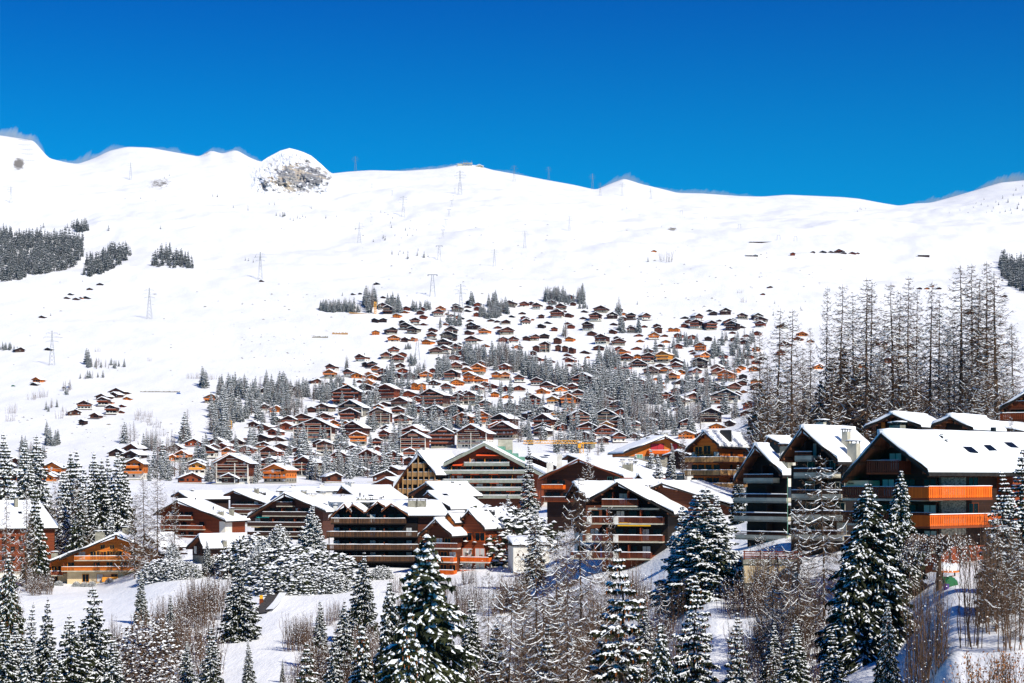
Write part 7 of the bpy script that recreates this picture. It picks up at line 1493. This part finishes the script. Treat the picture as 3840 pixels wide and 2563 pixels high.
# red snow fence in the middle of the village
p=hit(2337,1384,1200); o=thing('snow_fence',p,'long red-orange mesh fence across the small snow field','fence'); L=66/F*p.y; m=MB(); m.box(-L/2,L/2,-.04,.04,.1,1.3); m.build('mesh','awnorange',o)
for k in range(9): m=MB(); m.box(-L/2+L*k/8-.06,-L/2+L*k/8+.06,-.1,-.041,-1,1.5); m.build('post','redpaint',o)
# cars
def car(X,Y,mat,label,s=1.0):
    p=hit(X,Y,1000); o=thing('parked_car',p,label,'car'); m=MB(); m.prism([(-2.1,.35),(2.1,.35),(2.1,.8),(1.2,.95),(.7,1.45),(-1.2,1.45),(-1.9,.95),(-2.1,.9)],-.85,.85); m.build('body',mat,o)
    for x in (-1.3,1.3):
        for y in (-.87,.87): w=MB(); w.tube((x,y-.1,.32),(x,y+.1,.32),.32,n=10); w.build('wheel','black',o)
    m=MB(); m.prism([(-1.1,.98),(.85,.98),(.6,1.38),(-1.05,1.38)],-.87,.87); m.build('window','glass',o); s_=MB(); s_.slab([(-1.2,-.8,1.455),(.7,-.8,1.455),(.7,.8,1.455),(-1.2,.8,1.455)],.2,3,3,.5); s_.build('roof_snow','snow',o)
    o.rotation_euler=(0,0,R(8)); o.scale=(1.6*s,1.6*s,1.6*s) if 0 else (1,1,1)
car(256,1455,'bluecar','blue car in the snow right of the lone pair of left chalets'); car(240,1457,'metal','dark car beside the blue car on the left slope'); car(50,1450,'green','teal car on the left slope near the edge'); car(1240,1164,'redpaint','red vehicle below the upper left row of spruces'); car(670,1478,'bluecar','blue car on the road above the left hamlet')
# garden table and toys under the weeping tree
D=170.; x=(3545-CX)/F*D; z=gzXD(3545,D); o=thing('garden_table',(x,D,z),'round snow-heaped garden table behind the weeping tree','table'); m=MB(); m.tube((0,0,.6),(0,0,.75),1.3,n=20); m.build('table_top','wood_o',o); s=MB(); s.slab([(-.95,-.95,.75),(.95,-.95,.75),(.95,.95,.75),(-.95,.95,.75)],.6,6,6,.35,0,2); s.build('snow_heap','snow',o)
for a in range(3): m=MB(); m.tube((math.cos(a*2.1)*.9,math.sin(a*2.1)*.9,-.3),(math.cos(a*2.1)*.9,math.sin(a*2.1)*.9,.6),.07,n=5); m.build('leg','wood_d',o)
D=160.; x=(3562-CX)/F*D; z=gzXD(3562,D); o=thing('green_tarpaulin',(x,D,z),'dark green tarpaulin heap under the weeping tree','tarpaulin'); m=MB(); m.slab([(-.6,-.5,0),(.6,-.5,0),(.6,.5,0),(-.6,.5,0)],.6,5,5,.4,0,3,.5); m.build('cloth','green',o)
x=(3548-CX)/F*159; o=thing('purple_bucket',(x,159,gzXD(3548,159)),'purple bucket beside the green tarpaulin','bucket'); m=MB(); m.tube((0,0,-.1),(0,0,.5),.22,.28,12); m.build('body','purple',o)
# drag lift station and long sheds on the high pasture
for X,Y,w,h,lab in ((2860,912,98,5,'long low brown shed half buried in snow on the right-hand high pasture'),(2820,963,45,5,'low wooden fence wall beside the dark hut on the right-hand pasture'),(3465,965,42,8,'long dark shed alone on the far right pasture')):
    p=hit(X,Y,2000); o=thing('shed',p,lab,'shed'); L=w/F*p.y; H=h/F*p.y; m=MB(); m.box(-L/2,L/2,0,6,-2,H); m.build('wall','wood_d',o); s=MB(); s.slab([(-L/2-.5,-.5,H),(L/2+.5,-.5,H),(L/2+.5,7,H+1.5),(-L/2-.5,7,H+1.5)],.7,8,3,.6); s.build('roof_snow','snow',o)
# boulders on the open slopes
rnd=random.Random(9); m=MB()
for _ in range(420):
    X,Y=rnd.choice(((rnd.uniform(0,700),rnd.uniform(1560,1700)),(rnd.uniform(0,1200),rnd.uniform(1050,1560)),(rnd.uniform(900,1300),rnd.uniform(1100,1450)),(rnd.uniform(2400,3200),rnd.uniform(950,1200)),(rnd.uniform(1300,2600),rnd.uniform(800,1120))))
    if 330<X<600 and 1440<Y<1560: continue
    p=hit(X,Y,1000); z=rnd.uniform(.5,1.3)*(1 if Y>1200 else 1.5); n=len(m.v)
    for k in range(7):
        a=k*.9; m.v.append((p.x+math.cos(a)*z*rnd.uniform(.7,1.6),p.y+math.sin(a)*z,p.z+rnd.uniform(-.2,.1)))
    m.v.append((p.x,p.y,p.z+z*rnd.uniform(.4,.8)))
    for k in range(7): m.f.append((n+k,n+(k+1)%7,n+7)); m.m.append(0)
o=m.build('boulders','stone'); tag(o,'dark boulders and tufts breaking through the snow of the open slopes','rocks',kind='stuff')

# snow blown off the crest: overlapping thin clouds of powder, each a closed body with an even scattering volume
vm=bpy.data.materials.new('blowing_snow'); vm.use_nodes=True; nt=vm.node_tree; nt.nodes.remove(nt.nodes['Principled BSDF']); pv=nt.nodes.new('ShaderNodeVolumePrincipled'); pv.inputs['Color'].default_value=(.97,.98,1,1); pv.inputs['Density'].default_value=.011; pv.inputs['Anisotropy'].default_value=-.5
nt.links.new(pv.outputs[0],nt.nodes['Material Output'].inputs['Volume'])
m=MB(); RX=[a for a,b in RIDGE]; RYY=[b for a,b in RIDGE]
for (X0,X1,hh,T) in ((-80,170,46,170),(215,470,44,120),(560,735,22,80),(745,1000,26,90),(1470,1770,20,90),(1845,1985,16,60),(2236,2440,34,110),(2450,2830,26,110),(3420,3640,34,130),(3650,3900,52,190)):
    n=int((X1-X0)/3); n0=len(m.v)
    for k in range(n+1):
        X=X0+(X1-X0)*k/n; t=k/n; env=math.sin(math.pi*t)**.6+.02; Yr=float(np.interp(X,RX,RYY))
        q=.62+.5*noise.fractal(Vector((X*.018,hh,1)),1,2,3)+.22*noise.noise(Vector((X*.11,hh,5))); h=max(2,hh*env*q); th=T*env*(.75+.4*noise.noise(Vector((X*.05,3,hh))))
        for (Y,D) in ((Yr+22,4404),(Yr-h*.3,4404+th*.15),(Yr-h,4404+th*.5),(Yr-h*.3,4404+th*.85),(Yr+22,4404+th)):
            p=pix(X+ (Yr-Y)*.5 if Y<Yr else X,Y,D); m.v.append((p.x,p.y,p.z))
    for k in range(n):
        for a in range(5):
            b=(a+1)%5; i0=n0+k*5; m.f.append((i0+a,i0+5+a,i0+5+b,i0+b)); m.m.append(0)
    m.f.append(tuple(n0+a for a in range(5))); m.f.append(tuple(n0+n*5+a for a in (4,3,2,1,0))); m.m+=[0,0]
o=m.build('blowing_snow','snow'); o.data.materials.clear(); o.data.materials.append(vm); tag(o,'pale snow powder blown off the mountain crest against the blue sky','blown snow',kind='stuff')
# the air of the valley: one closed box of thin even haze
hz=bpy.data.materials.new('haze'); hz.use_nodes=True; nt=hz.node_tree; nt.nodes.remove(nt.nodes['Principled BSDF']); pv=nt.nodes.new('ShaderNodeVolumePrincipled'); pv.inputs['Color'].default_value=(.16,.5,1,1); pv.inputs['Density'].default_value=1.9e-5; pv.inputs['Anisotropy'].default_value=.3
nt.links.new(pv.outputs[0],nt.nodes['Material Output'].inputs['Volume'])
zmin=float(Z.min()); zmax=float(Z.max()); m=MB(); m.box(-5200,5200,-60,6100,zmin-2,zmax+40); o=m.build('haze','snow'); o.data.materials.clear(); o.data.materials.append(hz); tag(o,'thin winter haze over the valley','haze',kind='stuff')
